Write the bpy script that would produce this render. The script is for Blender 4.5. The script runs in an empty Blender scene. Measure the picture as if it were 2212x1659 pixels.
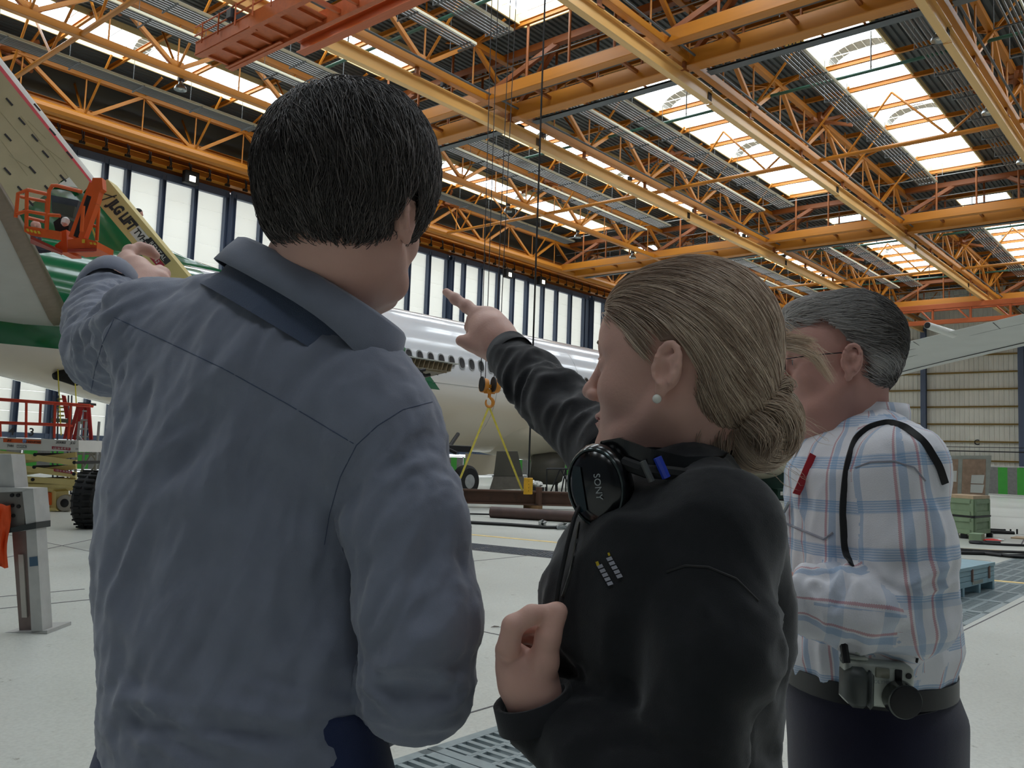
import bpy, bmesh, math, random
import numpy as np
from math import sin, cos, pi, radians, hypot, sqrt, atan2
from mathutils import Vector, Matrix, Euler, noise as mnoise
random.seed(7)
S = bpy.context.scene
COL = S.collection

# ------------------------------------------------------------------ camera, light, exposure
CAMZ = 1.42
F_PX, YAW, PITCH, ROLL = 1861.0, radians(40.25), radians(4.88), radians(2.085)
_f = Vector((cos(YAW)*cos(PITCH), sin(YAW)*cos(PITCH), sin(PITCH)))
_r0 = Vector((sin(YAW), -cos(YAW), 0))
_u0 = _r0.cross(_f)
_r = _r0*cos(ROLL) + _u0*sin(ROLL)
_u = -_r0*sin(ROLL) + _u0*cos(ROLL)
cam_d = bpy.data.cameras.new('camera')
cam_d.sensor_width = 36.0
cam_d.lens = F_PX*36.0/2212.0
cam_d.clip_start = 0.05; cam_d.clip_end = 500
cam = bpy.data.objects.new('camera', cam_d)
COL.objects.link(cam)
m = Matrix((( _r.x, _u.x, -_f.x, 0), (_r.y, _u.y, -_f.y, 0), (_r.z, _u.z, -_f.z, CAMZ), (0, 0, 0, 1)))
cam.matrix_world = m
S.camera = cam
cam_d.dof.use_dof = False

w = bpy.data.worlds.new('overcast sky'); S.world = w; w.use_nodes = True
bg = w.node_tree.nodes['Background']
bg.inputs[0].default_value = (0.93, 0.97, 1.0, 1); bg.inputs[1].default_value = 2.1
SKYLIGHT_STRENGTH = 7.5
S.view_settings.view_transform = 'Standard'; S.view_settings.look = 'None'
S.view_settings.gamma = 1; S.view_settings.use_curve_mapping = False
S.view_settings.exposure = 0.0
S.cycles.use_denoising = True
S.cycles.max_bounces = 6; S.cycles.diffuse_bounces = 4; S.cycles.glossy_bounces = 3
S.cycles.transmission_bounces = 4; S.cycles.transparent_max_bounces = 8
S.cycles.caustics_reflective = False; S.cycles.caustics_refractive = False
S.cycles.sample_clamp_indirect = 4.0

def at(px, py, depth):
    """point seen at photo pixel (px,py), depth metres along the view axis"""
    d = _f + _r*((px-1106)/F_PX) - _u*((py-829.5)/F_PX)
    return Vector((0, 0, CAMZ)) + d*depth
def atY(px, py, Y):
    d = _f + _r*((px-1106)/F_PX) - _u*((py-829.5)/F_PX)
    return Vector((0, 0, CAMZ)) + d*(Y/d.y)
def atX(px, py, X):
    d = _f + _r*((px-1106)/F_PX) - _u*((py-829.5)/F_PX)
    return Vector((0, 0, CAMZ)) + d*(X/d.x)
def atZ(px, py, Z):
    d = _f + _r*((px-1106)/F_PX) - _u*((py-829.5)/F_PX)
    return Vector((0, 0, CAMZ)) + d*((Z-CAMZ)/d.z)

# ------------------------------------------------------------------ materials
def lin(c):
    if isinstance(c, str):
        c = [int(c[i:i+2], 16)/255 for i in (0, 2, 4)]
    return tuple((x/12.92 if x <= .04045 else ((x+.055)/1.055)**2.4) for x in c)
MATS = {}
def mat(name, col, rough=.6, metal=0., var=.12, scale=6., bump=0., bscale=60., spec=.5, coat=0., emit=None, estr=0., dirt=None, dscale=1.5, dsize=.5, sheen=0.):
    if name in MATS: return MATS[name]
    M = bpy.data.materials.new(name); M.use_nodes = True; nt = M.node_tree; N = nt.nodes; L = nt.links
    b = N['Principled BSDF']; c = lin(col)
    b.inputs['Roughness'].default_value = rough; b.inputs['Metallic'].default_value = metal
    b.inputs['Specular IOR Level'].default_value = spec
    b.inputs['Coat Weight'].default_value = coat
    if sheen: b.inputs['Sheen Weight'].default_value = sheen
    tc = N.new('ShaderNodeTexCoord')
    n1 = N.new('ShaderNodeTexNoise'); n1.inputs['Scale'].default_value = scale; n1.inputs['Detail'].default_value = 4
    L.new(tc.outputs['Object'], n1.inputs['Vector'])
    r = N.new('ShaderNodeValToRGB'); L.new(n1.outputs[0], r.inputs[0])
    r.color_ramp.elements[0].position = .3; r.color_ramp.elements[1].position = .7
    r.color_ramp.elements[0].color = tuple(x*(1-var) for x in c)+(1,)
    r.color_ramp.elements[1].color = tuple(min(1, x*(1+var)) for x in c)+(1,)
    out = r.outputs[0]
    if dirt:
        n2 = N.new('ShaderNodeTexNoise'); n2.inputs['Scale'].default_value = dscale; n2.inputs['Detail'].default_value = 6
        n2.inputs['Roughness'].default_value = .7
        L.new(tc.outputs['Object'], n2.inputs['Vector'])
        r2 = N.new('ShaderNodeValToRGB'); L.new(n2.outputs[0], r2.inputs[0])
        r2.color_ramp.elements[0].position = dsize; r2.color_ramp.elements[1].position = dsize+.15
        mx = N.new('ShaderNodeMix'); mx.data_type = 'RGBA'
        L.new(r2.outputs[0], mx.inputs[0]); L.new(out, mx.inputs[6]); mx.inputs[7].default_value = lin(dirt)+(1,)
        out = mx.outputs[2]
    L.new(out, b.inputs['Base Color'])
    if bump:
        n3 = N.new('ShaderNodeTexNoise'); n3.inputs['Scale'].default_value = bscale; n3.inputs['Detail'].default_value = 3
        L.new(tc.outputs['Object'], n3.inputs['Vector'])
        bp = N.new('ShaderNodeBump'); bp.inputs['Strength'].default_value = bump; bp.inputs['Distance'].default_value = .01
        L.new(n3.outputs[0], bp.inputs['Height']); L.new(bp.outputs[0], b.inputs['Normal'])
    if emit:
        b.inputs['Emission Color'].default_value = lin(emit)+(1,); b.inputs['Emission Strength'].default_value = estr
    MATS[name] = M
    return M

# ------------------------------------------------------------------ mesh builder
class MB:
    def __init__(s): s.v = []; s.f = []; s.mi = []
    def add(s, verts, faces, mi=0):
        o = len(s.v); s.v += [tuple(p) for p in verts]
        s.f += [tuple(i+o for i in f) for f in faces]; s.mi += [mi]*len(faces); return s
    def box(s, x0, x1, y0, y1, z0, z1, mi=0, M=None):
        v = [Vector((x, y, z)) for x in (x0, x1) for y in (y0, y1) for z in (z0, z1)]
        if M: v = [M @ p for p in v]
        return s.add(v, [(0,1,3,2),(4,6,7,5),(0,4,5,1),(2,3,7,6),(0,2,6,4),(1,5,7,3)], mi)
    def cbox(s, c, d, mi=0, M=None):
        return s.box(c[0]-d[0]/2, c[0]+d[0]/2, c[1]-d[1]/2, c[1]+d[1]/2, c[2]-d[2]/2, c[2]+d[2]/2, mi, M)
    def chbox(s, x0, x1, y0, y1, z0, z1, b=.01, mi=0, M=None):
        """box with chamfered edges"""
        v = []; X = (x0, x1); Y = (y0, y1); Z = (z0, z1)
        idx = {}
        for i in (0, 1):
            for j in (0, 1):
                for k in (0, 1):
                    sx, sy, sz = (b, -b)[i], (b, -b)[j], (b, -b)[k]
                    for a, p in enumerate(((X[i], Y[j]+sy, Z[k]+sz), (X[i]+sx, Y[j], Z[k]+sz), (X[i]+sx, Y[j]+sy, Z[k]))):
                        idx[i, j, k, a] = len(v); v.append(Vector(p))
        if M: v = [M @ p for p in v]
        F = []
        F += [(idx[0,0,0,0], idx[0,0,1,0], idx[0,1,1,0], idx[0,1,0,0]), (idx[1,0,0,0], idx[1,1,0,0], idx[1,1,1,0], idx[1,0,1,0])]
        F += [(idx[0,0,0,1], idx[1,0,0,1], idx[1,0,1,1], idx[0,0,1,1]), (idx[0,1,0,1], idx[0,1,1,1], idx[1,1,1,1], idx[1,1,0,1])]
        F += [(idx[0,0,0,2], idx[0,1,0,2], idx[1,1,0,2], idx[1,0,0,2]), (idx[0,0,1,2], idx[1,0,1,2], idx[1,1,1,2], idx[0,1,1,2])]
        for i in (0, 1):
            for j in (0, 1):
                F.append((idx[i,j,0,0], idx[i,j,1,0], idx[i,j,1,1], idx[i,j,0,1]))
                F.append((idx[i,0,j,0], idx[i,1,j,0], idx[i,1,j,2], idx[i,0,j,2]))
                F.append((idx[0,i,j,1], idx[1,i,j,1], idx[1,i,j,2], idx[0,i,j,2]))
                for k in (0, 1): F.append((idx[i,j,k,0], idx[i,j,k,1], idx[i,j,k,2]))
        return s.add(v, F, mi)
    def tube(s, path, r, n=8, mi=0, cap=True, closed=False):
        path = [Vector(p) for p in path]; m_ = len(path)
        rr = r if hasattr(r, '__len__') else [r]*m_
        base = len(s.v); up = None; V = []
        for i, p in enumerate(path):
            if closed: t = path[(i+1) % m_]-path[i-1]
            else: t = path[min(i+1, m_-1)]-path[max(i-1, 0)]
            if t.length < 1e-9: t = Vector((0, 0, 1))
            t.normalize()
            if up is None: up = t.orthogonal().normalized()
            else:
                up = up - t*up.dot(t)
                up = up.normalized() if up.length > 1e-6 else t.orthogonal().normalized()
            b = t.cross(up)
            for k in range(n):
                a = 2*pi*k/n
                V.append(p+(up*cos(a)+b*sin(a))*rr[i])
        F = []
        for i in range(m_ if closed else m_-1):
            j = (i+1) % m_
            for k in range(n):
                F.append((i*n+k, i*n+(k+1) % n, j*n+(k+1) % n, j*n+k))
        if cap and not closed:
            F.append(tuple(range(n-1, -1, -1))); F.append(tuple((m_-1)*n+k for k in range(n)))
        return s.add(V, F, mi)
    def cyl(s, p0, p1, r, n=12, mi=0): return s.tube([p0, p1], r, n, mi)
    def bar(s, p0, p1, w_, h_, mi=0, up=(0, 0, 1)):
        p0 = Vector(p0); p1 = Vector(p1); t = (p1-p0).normalized(); upv = Vector(up)
        if abs(t.dot(upv)) > .98: upv = Vector((1, 0, 0))
        sd = t.cross(upv).normalized(); uu = sd.cross(t)
        v = [p+sd*a*w_/2+uu*b*h_/2 for p in (p0, p1) for a, b in ((-1, -1), (1, -1), (1, 1), (-1, 1))]
        return s.add(v, [(0,1,2,3),(7,6,5,4),(0,4,5,1),(1,5,6,2),(2,6,7,3),(3,7,4,0)], mi)
    def lathe(s, prof, c, ax=(0, 0, 1), n=20, mi=0):
        ax = Vector(ax).normalized(); u = ax.orthogonal().normalized(); b = ax.cross(u); c = Vector(c)
        V = [c+ax*h+(u*cos(2*pi*k/n)+b*sin(2*pi*k/n))*r for r, h in prof for k in range(n)]
        F = [(i*n+k, i*n+(k+1) % n, (i+1)*n+(k+1) % n, (i+1)*n+k) for i in range(len(prof)-1) for k in range(n)]
        F.append(tuple(range(n-1, -1, -1))); F.append(tuple((len(prof)-1)*n+k for k in range(n)))
        return s.add(V, F, mi)
    def prism(s, poly, d, mi=0):
        """extrude 3-D polygon by vector d"""
        n = len(poly); d = Vector(d); P = [Vector(p) for p in poly]
        return s.add(P+[p+d for p in P], [tuple(range(n)), tuple(range(2*n-1, n-1, -1))]+[(i, n+i, n+(i+1) % n, (i+1) % n) for i in range(n)], mi)
    def rings(s, R, mi=0, cap=True, close=True):
        n = len(R[0]); V = [p for r_ in R for p in r_]
        F = []
        for i in range(len(R)-1):
            for k in range(n if close else n-1):
                F.append((i*n+k, i*n+(k+1) % n, (i+1)*n+(k+1) % n, (i+1)*n+k))
        if cap and close:
            F.append(tuple(range(n-1, -1, -1))); F.append(tuple((len(R)-1)*n+k for k in range(n)))
        return s.add(V, F, mi)
    def mesh(s, name, mats, smooth=False, angle=35):
        me = bpy.data.meshes.new(name); me.from_pydata(s.v, [], s.f)
        for mm in (mats if isinstance(mats, (list, tuple)) else [mats]): me.materials.append(mm)
        if len(me.materials) > 1: me.polygons.foreach_set('material_index', s.mi)
        me.update()
        bm = bmesh.new(); bm.from_mesh(me); bmesh.ops.recalc_face_normals(bm, faces=bm.faces)
        if smooth:
            for f in bm.faces: f.smooth = True
            for e in bm.edges:
                if len(e.link_faces) == 2 and e.calc_face_angle(0) > radians(angle): e.smooth = False
        bm.to_mesh(me); bm.free()
        return me
    def build(s, name, mats, parent=None, smooth=False, angle=35, loc=None):
        """link as one mesh object; coordinates are world, origin put at the parent's base or loc"""
        if parent is not None and loc is None: loc = wloc(parent)
        if loc is None:
            a = np.array(s.v); loc = Vector(((a[:, 0].min()+a[:, 0].max())/2, (a[:, 1].min()+a[:, 1].max())/2, a[:, 2].min()))
        loc = Vector(loc); s.v = [(p[0]-loc[0], p[1]-loc[1], p[2]-loc[2]) for p in s.v]
        o = bpy.data.objects.new(name, s.mesh(name, mats, smooth, angle)); COL.objects.link(o)
        if parent is not None:
            o.parent = parent; o.location = loc-wloc(parent)
        else: o.location = loc
        WL[o.name] = loc
        return o
WL = {}
def wloc(o): return WL[o.name]
def tag(o, label=None, cat=None, group=None, kind=None):
    if label: o['label'] = label
    if cat: o['category'] = cat
    if group: o['group'] = group
    if kind: o['kind'] = kind
    return o
def empty(name, loc, label=None, cat=None, group=None, kind=None):
    o = bpy.data.objects.new(name, None); COL.objects.link(o); o.location = loc; WL[o.name] = Vector(loc)
    o.empty_display_size = .2
    return tag(o, label, cat, group, kind)
def inst(name, me, parent, M):
    """object sharing mesh me; M is its world matrix"""
    o = bpy.data.objects.new(name, me); COL.objects.link(o)
    loc, rot, sc = M.decompose()
    WL[o.name] = loc.copy()
    if parent is not None:
        o.parent = parent; loc = loc-wloc(parent)
    o.location = loc; o.rotation_mode = 'QUATERNION'; o.rotation_quaternion = rot; o.scale = sc
    return o
# unit section meshes, 1 m long on +X
def unit(kind, mt):
    b = MB()
    if kind == 'box': b.chbox(0, 1, -.5, .5, -.5, .5, .04)
    elif kind == 'tube': b.tube([(0, 0, 0), (1, 0, 0)], .5, 10)
    elif kind == 'ibeam':
        b.box(0, 1, -.5, .5, .42, .5); b.box(0, 1, -.5, .5, -.5, -.42); b.box(0, 1, -.05, .05, -.42, .42)
    elif kind == 'channel':
        b.box(0, 1, -.5, -.38, -.5, .5); b.box(0, 1, -.38, .5, .42, .5); b.box(0, 1, -.38, .5, -.5, -.42)
    elif kind == 'angle':
        b.box(0, 1, -.5, -.36, -.5, .5); b.box(0, 1, -.36, .5, -.5, -.36)
    return b.mesh(kind+'_section', mt, smooth=(kind == 'tube'))
UN = {}
def member(name, kind, mt, p0, p1, w_, h_, parent, up=(0, 0, 1)):
    k = (kind, mt.name)
    if k not in UN: UN[k] = unit(kind, mt)
    p0 = Vector(p0); p1 = Vector(p1); d = p1-p0; L_ = d.length; t = d.normalized(); upv = Vector(up)
    if abs(t.dot(upv)) > .98: upv = Vector((1, 0, 0))
    sd = upv.cross(t).normalized(); uu = t.cross(sd)
    M = Matrix(((t.x*L_, sd.x*w_, uu.x*h_, p0.x), (t.y*L_, sd.y*w_, uu.y*h_, p0.y), (t.z*L_, sd.z*w_, uu.z*h_, p0.z), (0, 0, 0, 1)))
    return inst(name, UN[k], parent, M)
def text_mesh(txt, size, mt, depth=.004, bold=0., shear=0.):
    cu = bpy.data.curves.new('lettering', 'FONT'); cu.body = txt; cu.size = size; cu.extrude = depth/2; cu.offset = bold
    cu.align_x = 'CENTER'; cu.align_y = 'CENTER'; cu.resolution_u = 3; cu.shear = shear
    o = bpy.data.objects.new('tmp_text', cu); COL.objects.link(o)
    dg = bpy.context.evaluated_depsgraph_get()
    me = bpy.data.meshes.new_from_object(o.evaluated_get(dg)); me.name = 'lettering'
    bpy.data.objects.remove(o); bpy.data.curves.remove(cu)
    me.materials.clear(); me.materials.append(mt)
    return me
def put_text(txt, size, mt, pos, right, up, parent, name='lettering', xs=1., **k):
    me = text_mesh(txt, size, mt, **k)
    if xs != 1.: me.transform(Matrix.Diagonal((xs, 1, 1, 1)))
    r_ = Vector(right).normalized(); u_ = Vector(up); u_ = (u_-r_*u_.dot(r_)).normalized(); n_ = r_.cross(u_)
    M = Matrix(((r_.x, u_.x, n_.x, pos[0]), (r_.y, u_.y, n_.y, pos[1]), (r_.z, u_.z, n_.z, pos[2]), (0, 0, 0, 1)))
    return inst(name, me, parent, M)
# ================================================================== the hangar
m_or = mat('orange_steel_paint', (.74, .47, .13), .45, var=.1, scale=2, dirt=(.42, .24, .09), dscale=1.2, dsize=.62)
m_rail = mat('skylit_pale_crane_rail_paint', (.90, .72, .45), .35, var=.06, scale=1.5, dirt=(.6, .42, .22), dsize=.68)  # paler than the orange steel: strong skylight put into the colour
m_dor = mat('rusty_orange_steel_paint', (.55, .31, .12), .5, var=.12, scale=2)
m_deck = mat('dark_grey_roof_sheet', (.31, .33, .33), .6, var=.08, scale=.8)
m_pipe = mat('grey_radiant_pipe', (.40, .40, .39), .4, metal=.3)
m_tray = mat('grey_cable_tray', (.36, .38, .39), .5)
m_green = mat('green_pipe_paint', (.20, .36, .30), .4)
m_blue = mat('dark_blue_door_steel', (.29, .34, .43), .45, var=.08)
m_blk = mat('black_rubber', (.05, .05, .055), .6)
m_dkmetal = mat('dark_metal', (.16, .16, .17), .45, metal=.4)
m_grey = mat('light_grey_paint', (.62, .63, .63), .5)
m_white = mat('white_paint', (.86, .86, .84), .45, var=.03)

# translucent door panel
def trans_mat(name, col, tr=.5, rough=.7):
    M = bpy.data.materials.new(name); M.use_nodes = True; nt = M.node_tree; N = nt.nodes; L = nt.links
    N.remove(N['Principled BSDF']); out = N['Material Output']
    tc = N.new('ShaderNodeTexCoord'); n1 = N.new('ShaderNodeTexNoise'); n1.inputs['Scale'].default_value = .35; n1.inputs['Detail'].default_value = 3
    L.new(tc.outputs['Object'], n1.inputs['Vector'])
    r = N.new('ShaderNodeValToRGB'); c = lin(col)
    r.color_ramp.elements[0].color = tuple(x*.9 for x in c)+(1,); r.color_ramp.elements[1].color = c+(1,)
    L.new(n1.outputs[0], r.inputs[0])
    d = N.new('ShaderNodeBsdfDiffuse'); t = N.new('ShaderNodeBsdfTranslucent'); mx = N.new('ShaderNodeMixShader')
    L.new(r.outputs[0], d.inputs[0]); L.new(r.outputs[0], t.inputs[0]); mx.inputs[0].default_value = tr
    L.new(d.outputs[0], mx.inputs[1]); L.new(t.outputs[0], mx.inputs[2]); L.new(mx.outputs[0], out.inputs[0])
    return M
m_panel = trans_mat('translucent_white_door_sheet', (.98, .98, .96), .58)

# floor material: pale concrete, worn, slightly glossy
def floor_mat():
    M = bpy.data.materials.new('polished_pale_concrete'); M.use_nodes = True; nt = M.node_tree; N = nt.nodes; L = nt.links
    b = N['Principled BSDF']; tc = N.new('ShaderNodeTexCoord')
    def noise(sc, det=5, ro=.6):
        n = N.new('ShaderNodeTexNoise'); n.inputs['Scale'].default_value = sc; n.inputs['Detail'].default_value = det; n.inputs['Roughness'].default_value = ro
        L.new(tc.outputs['Object'], n.inputs['Vector']); return n
    n1 = noise(.35); r = N.new('ShaderNodeValToRGB'); L.new(n1.outputs[0], r.inputs[0])
    r.color_ramp.elements[0].position = .3; r.color_ramp.elements[1].position = .75
    r.color_ramp.elements[0].color = lin((.72, .73, .70))+(1,); r.color_ramp.elements[1].color = lin((.82, .83, .80))+(1,)
    n2 = noise(45, 4); r2 = N.new('ShaderNodeValToRGB'); L.new(n2.outputs[0], r2.inputs[0])
    r2.color_ramp.elements[0].position = .25; r2.color_ramp.elements[1].position = .6
    r2.color_ramp.elements[0].color = (.82, .82, .82, 1)
    mx = N.new('ShaderNodeMix'); mx.data_type = 'RGBA'; mx.blend_type = 'MULTIPLY'; mx.inputs[0].default_value = 1
    L.new(r.outputs[0], mx.inputs[6]); L.new(r2.outputs[0], mx.inputs[7])
    n3 = noise(6.5, 6, .75); r3 = N.new('ShaderNodeValToRGB'); L.new(n3.outputs[0], r3.inputs[0])
    r3.color_ramp.elements[0].position = .30; r3.color_ramp.elements[1].position = .38
    r3.color_ramp.elements[0].color = lin((.62, .60, .56))+(1,)
    mx2 = N.new('ShaderNodeMix'); mx2.data_type = 'RGBA'; mx2.blend_type = 'MULTIPLY'; mx2.inputs[0].default_value = 1
    L.new(mx.outputs[2], mx2.inputs[6]); L.new(r3.outputs[0], mx2.inputs[7])
    L.new(mx2.outputs[2], b.inputs['Base Color'])
    rr = N.new('ShaderNodeMapRange'); L.new(n1.outputs[0], rr.inputs[0]); rr.inputs[3].default_value = .22; rr.inputs[4].default_value = .42
    L.new(rr.outputs[0], b.inputs['Roughness'])
    bp = N.new('ShaderNodeBump'); bp.inputs['Strength'].default_value = .12; bp.inputs['Distance'].default_value = .01
    L.new(n2.outputs[0], bp.inputs['Height']); L.new(bp.outputs[0], b.inputs['Normal'])
    return M
m_floor = floor_mat()
m_joint = mat('dark_floor_joint', (.36, .35, .36), .7, var=.2, scale=20)
m_yel = mat('worn_yellow_floor_paint', (.88, .77, .50), .5, var=.15, scale=8)

X0, X1, Y0, Y1 = -14.0, 104.0, -16.0, 48.0
# floor with drain pits: near channel along X at Y 1.75..3.05 ; cross channel along Y near X 9.9
import itertools
CH_Y = (2.02, 3.05)
fb = MB()
def slab(x0, x1, y0, y1, z=0):
    fb.box(x0, x1, y0, y1, -.15, z)
CX0, CX1 = 10.25, 11.3
CGX = 9.45   # far part of cross channel
slab(X0, X1+1, CH_Y[1], Y1+6)
slab(X0, X1+1, Y0-20, CH_Y[0])
floor = fb.build('floor', m_floor, None, loc=(0, 0, -.15)); tag(floor, kind='structure')
# grating over the channel
def grate_panel(parent, x0, x1, y0, y1, nx, ny, ang=0, c=None, frame=.06):
    """cast grate with staggered slots, built as bars"""
    b = MB(); t = .03
    b.box(x0, x1, y0, y0+frame, -t, 0.002); b.box(x0, x1, y1-frame, y1, -t, .002)
    b.box(x0, x0+frame, y0, y1, -t, .002); b.box(x1-frame, x1, y0, y1, -t, .002)
    W_ = (x1-x0-2*frame); H_ = (y1-y0-2*frame)
    ph = H_/ny
    for j in range(ny):
        ya_, yb_ = y0+frame+ph*j, y0+frame+ph*(j+1)
        if j: b.box(x0+frame, x1-frame, ya_-.017, ya_+.017, -t, .0)
        for i in range(0, nx+1):
            x = x0+frame+W_*(i+(.5 if j % 2 else 0))/nx
            if x > x1-frame-.01: continue
            b.box(x-.015, x+.015, ya_, yb_, -t, .001)
    return b
m_cast = mat('grey_cast_iron', (.52, .57, .58), .45, metal=.25, var=.12, scale=12, dirt=(.62, .6, .45), dscale=20, dsize=.72)
gch = empty('drain_channel', (4, 2.5, -.15), 'long floor drain channel with slotted iron grates near the camera', 'drain')
pit = MB(); pit.box(X0+.5, X1-1, CH_Y[0]-.05, CH_Y[1]+.05, -.5, -.49); pit.build('pit_floor', mat('black_pit', (.06, .06, .06), .8), gch)
gp = grate_panel(None, 0, 1.0, 0, CH_Y[1]-CH_Y[0], 13, 6)
gme = gp.mesh('grate_panel', m_cast)
x = 1.05
while x < 30:
    inst('grate_panel', gme, gch, Matrix.Translation((x, CH_Y[0], 0))); x += 1.008
mb = MB(); mb.box(-14, 1.04, CH_Y[0], CH_Y[1], -.03, 0); mb.box(x, X1-1, CH_Y[0], CH_Y[1], -.03, 0); mb.build('cover_plate', m_cast, gch)
# cross drain: flat cast grates let into the floor
gc = empty('cross_drain', (10, 5, 0), 'cross floor drain of dark studded grates behind the woman in black', 'drain')
pts = [(9.58, 9.6), (9.95, 6.9), (10.85, 2.2), (10.9, 1.4)]
def strip(pts, w0, z0, z1, mi=0):
    b = MB()
    for a, c in zip(pts[:-1], pts[1:]):
        a = Vector((a[0], a[1], 0)); c = Vector((c[0], c[1], 0)); t = (c-a).normalized(); n = Vector((-t.y, t.x, 0))
        b.prism([a-n*w0/2+Vector((0,0,z0)), c-n*w0/2+Vector((0,0,z0)), c+n*w0/2+Vector((0,0,z0)), a+n*w0/2+Vector((0,0,z0))], (0, 0, z1-z0))
    return b
xd0 = Vector((9.45, 11.0, 0)); xd1 = Vector((10.72, 3.1, 0)); dd = (xd1-xd0); Lx = dd.length; tt = dd.normalized(); nn = Vector((-tt.y, tt.x, 0))
m_grd = mat('worn_grey_grate', (.40, .43, .47), .5, metal=.3, var=.15, scale=14)
gb = MB(); gb.box(0, 1.0, 0, .86, -.02, .004, 1)
for i in range(18):
    for j in range(9):
        px_ = .04+i*.0525+(.026 if j % 2 else 0)
        gb.box(px_, px_+.026, .06+j*.086, .10+j*.086, .004, .010, 0)
g2 = gb.mesh('grate_panel', [m_grd, mat('dark_grate_slots', (.22, .23, .25), .6)])
k = 0
while (k+1)*1.01 < Lx:
    o_ = xd0+tt*(k*1.01); M = Matrix(((tt.x, nn.x, 0, o_.x), (tt.y, nn.y, 0, o_.y), (0, 0, 1, 0), (0, 0, 0, 1)))
    inst('grate_panel', g2, gc, M); k += 1
# joints and painted lines
def line(name, p, w0, mt, z=.004):
    o = strip(p, w0, .0005, z).build(name, mt); return tag(o, kind='structure')
JN = 1
def trim(p, w0, mt, z=.004):
    global JN
    line('trim_%d' % JN, p, w0, mt, z); JN += 1
trim([(11.35, 12.5), (12.03, 8.51), (12.9, 4.5), (13.35, 2.24), (13.9, -3)], .15, m_yel)
trim([(17.3, 9.5), (18.36, 4.1), (18.86, 3.16), (19.6, -2)], .15, m_yel)
for p, w0 in (([(-4, 3.32), (8, 3.3)], .014), ([(8, 2.08-.1), (20, 1.8)], .014), ([(6.5, 13.5), (3.94, 11.2), (-6, 11.2)], .02), ([(3.86, 8.6), (-5, 8.6)], .02),
              ([(20.27, 3.46), (60, 9)], .03), ([(5.0, 20), (5.4, 3.1)], .016), ([(14.9, 20), (16.2, 3.2)], .02), ([(24, 25), (24.6, -9)], .03),
              ([(30, 15.5), (70, 15.5)], .03), ([(34, 30), (34, -9)], .03), ([(0, 8.0), (40, 8.0)], .02)):
    trim(p, w0, m_joint, .0025)

# ---------------------------------------------------------------- door wall
ZD = 17.2
m_trk = m_dor
leafs = [(9.2, [11.0, 13.1, 15.2, 17.2]), (19.0, [20.9, 22.16, 24.27, 26.31]), (28.6, [30.78, 32.9, 35.0, 36.9]), (38.5, [40.2, 42.2, 43.99, 46.07]),
         (48.26, [49.8, 51.84, 54.03, 55.96]), (58.04, [60.47, 62.54, 64.69, 66.93]), (67.8, [69.9, 71.9, 74, 76]), (77.6, [79.8, 81.9, 84, 86]), (87.4, [89.5, 91.6, 93.7, 96.0])]
leafs.insert(0, (-0.6, [1.2, 3.3, 5.4, 7.5]))
leafs.insert(0, (-10.4, [-8.2, -6.1, -4.0, -2.0]))
panel_me = MB().chbox(0, 1, 0, .05, 0, 1, .008).mesh('panel', m_panel)
RH = 1.086; NR = 14
for li, (xs, posts) in enumerate(leafs):
    xe = leafs[li+1][0] if li+1 < len(leafs) else 104.0
    yy = Y1+(.12 if li % 2 else -.12)
    D = empty('door_%d' % (li+1), (xs, yy, 0), kind='structure')
    for xx in [xs+.17]+posts+[xe-.17]:
        member('post', 'ibeam', m_blue, (xx, yy-.12, 1.5), (xx, yy-.12, ZD), .42, .26, D, up=(1, 0, 0))
    member('top_rail', 'box', m_blue, (xs+.04, yy-.14, ZD-.05), (xe-.04, yy-.14, ZD-.05), .3, .45, D)
    member('bottom_rail', 'box', m_blue, (xs+.04, yy-.14, 1.66), (xe-.04, yy-.14, 1.66), .3, .28, D)
    edges = [xs+.17]+posts+[xe-.17]
    for a, c in zip(edges[:-1], edges[1:]):
        for r_ in range(NR):
            if xs < 5 or xs > 80 and r_ > 10: pass
            z = 1.8+r_*RH
            M = Matrix(((c-a-.1, 0, 0, a+.05), (0, 1, 0, yy+.02), (0, 0, RH-.012, z), (0, 0, 0, 1)))
            inst('panel', panel_me, D, M)
    if li in (2, 3):
        pass
D34 = bpy.data.objects['door_2'] if 'door_2' in bpy.data.objects else D
m_ink = mat('black_lettering', (.09, .09, .11), .6)
for txt, px, py in (('4', 25, 932), ('3', 68, 934)):
    p_ = atY(px, py, Y1-.45); put_text(txt, .56, m_ink, p_, (1, 0, 0), (0, 0, 1), D34, bold=.012)

# track beams over the doors with black roller hangers
tr = empty('trim_track', (40, Y1-.6, ZD), kind='structure')
for z, w_, h_ in ((ZD+.55, .5, .35), (ZD+1.25, .35, .3), (ZD+2.1, .3, .25)):
    member('track_beam', 'ibeam', m_or, (X0, Y1-.45, z), (X1, Y1-.45, z), w_, h_, tr)
member('fascia', 'box', m_dor, (X0, Y1+.1, ZD+1.1), (X1, Y1+.1, ZD+1.1), .2, 1.9, tr)
member('fascia', 'box', m_deck, (X0, Y1+.3, ZD+3.4), (X1, Y1+.3, ZD+3.4), .2, 2.6, tr)
hg = MB(); hg.tube([(0, 0, .75), (-.03, -.1, .6), (.03, -.1, .35), (0, 0, .05)], .035, 5); hg.tube([(.12, 0, .7), (.12, -.05, .1)], .03, 5); hg.cbox((.05, 0, .1), (.3, .12, .14))
hgm = hg.mesh('roller_hanger', m_blk)
x = 14.2; k = 0
while x < 100:
    inst('roller_hanger', hgm, tr, Matrix.Translation((x, Y1-.75, ZD+.2))); x += 1.25
sp = MB(); sp.chbox(-.45, .45, -.2, .2, 0, .75, .03); spm = sp.mesh('flood_housing', m_blk)
sl = MB(); sl.chbox(-.2, .2, -.24, -.2, .1, .45, .02)
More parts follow.
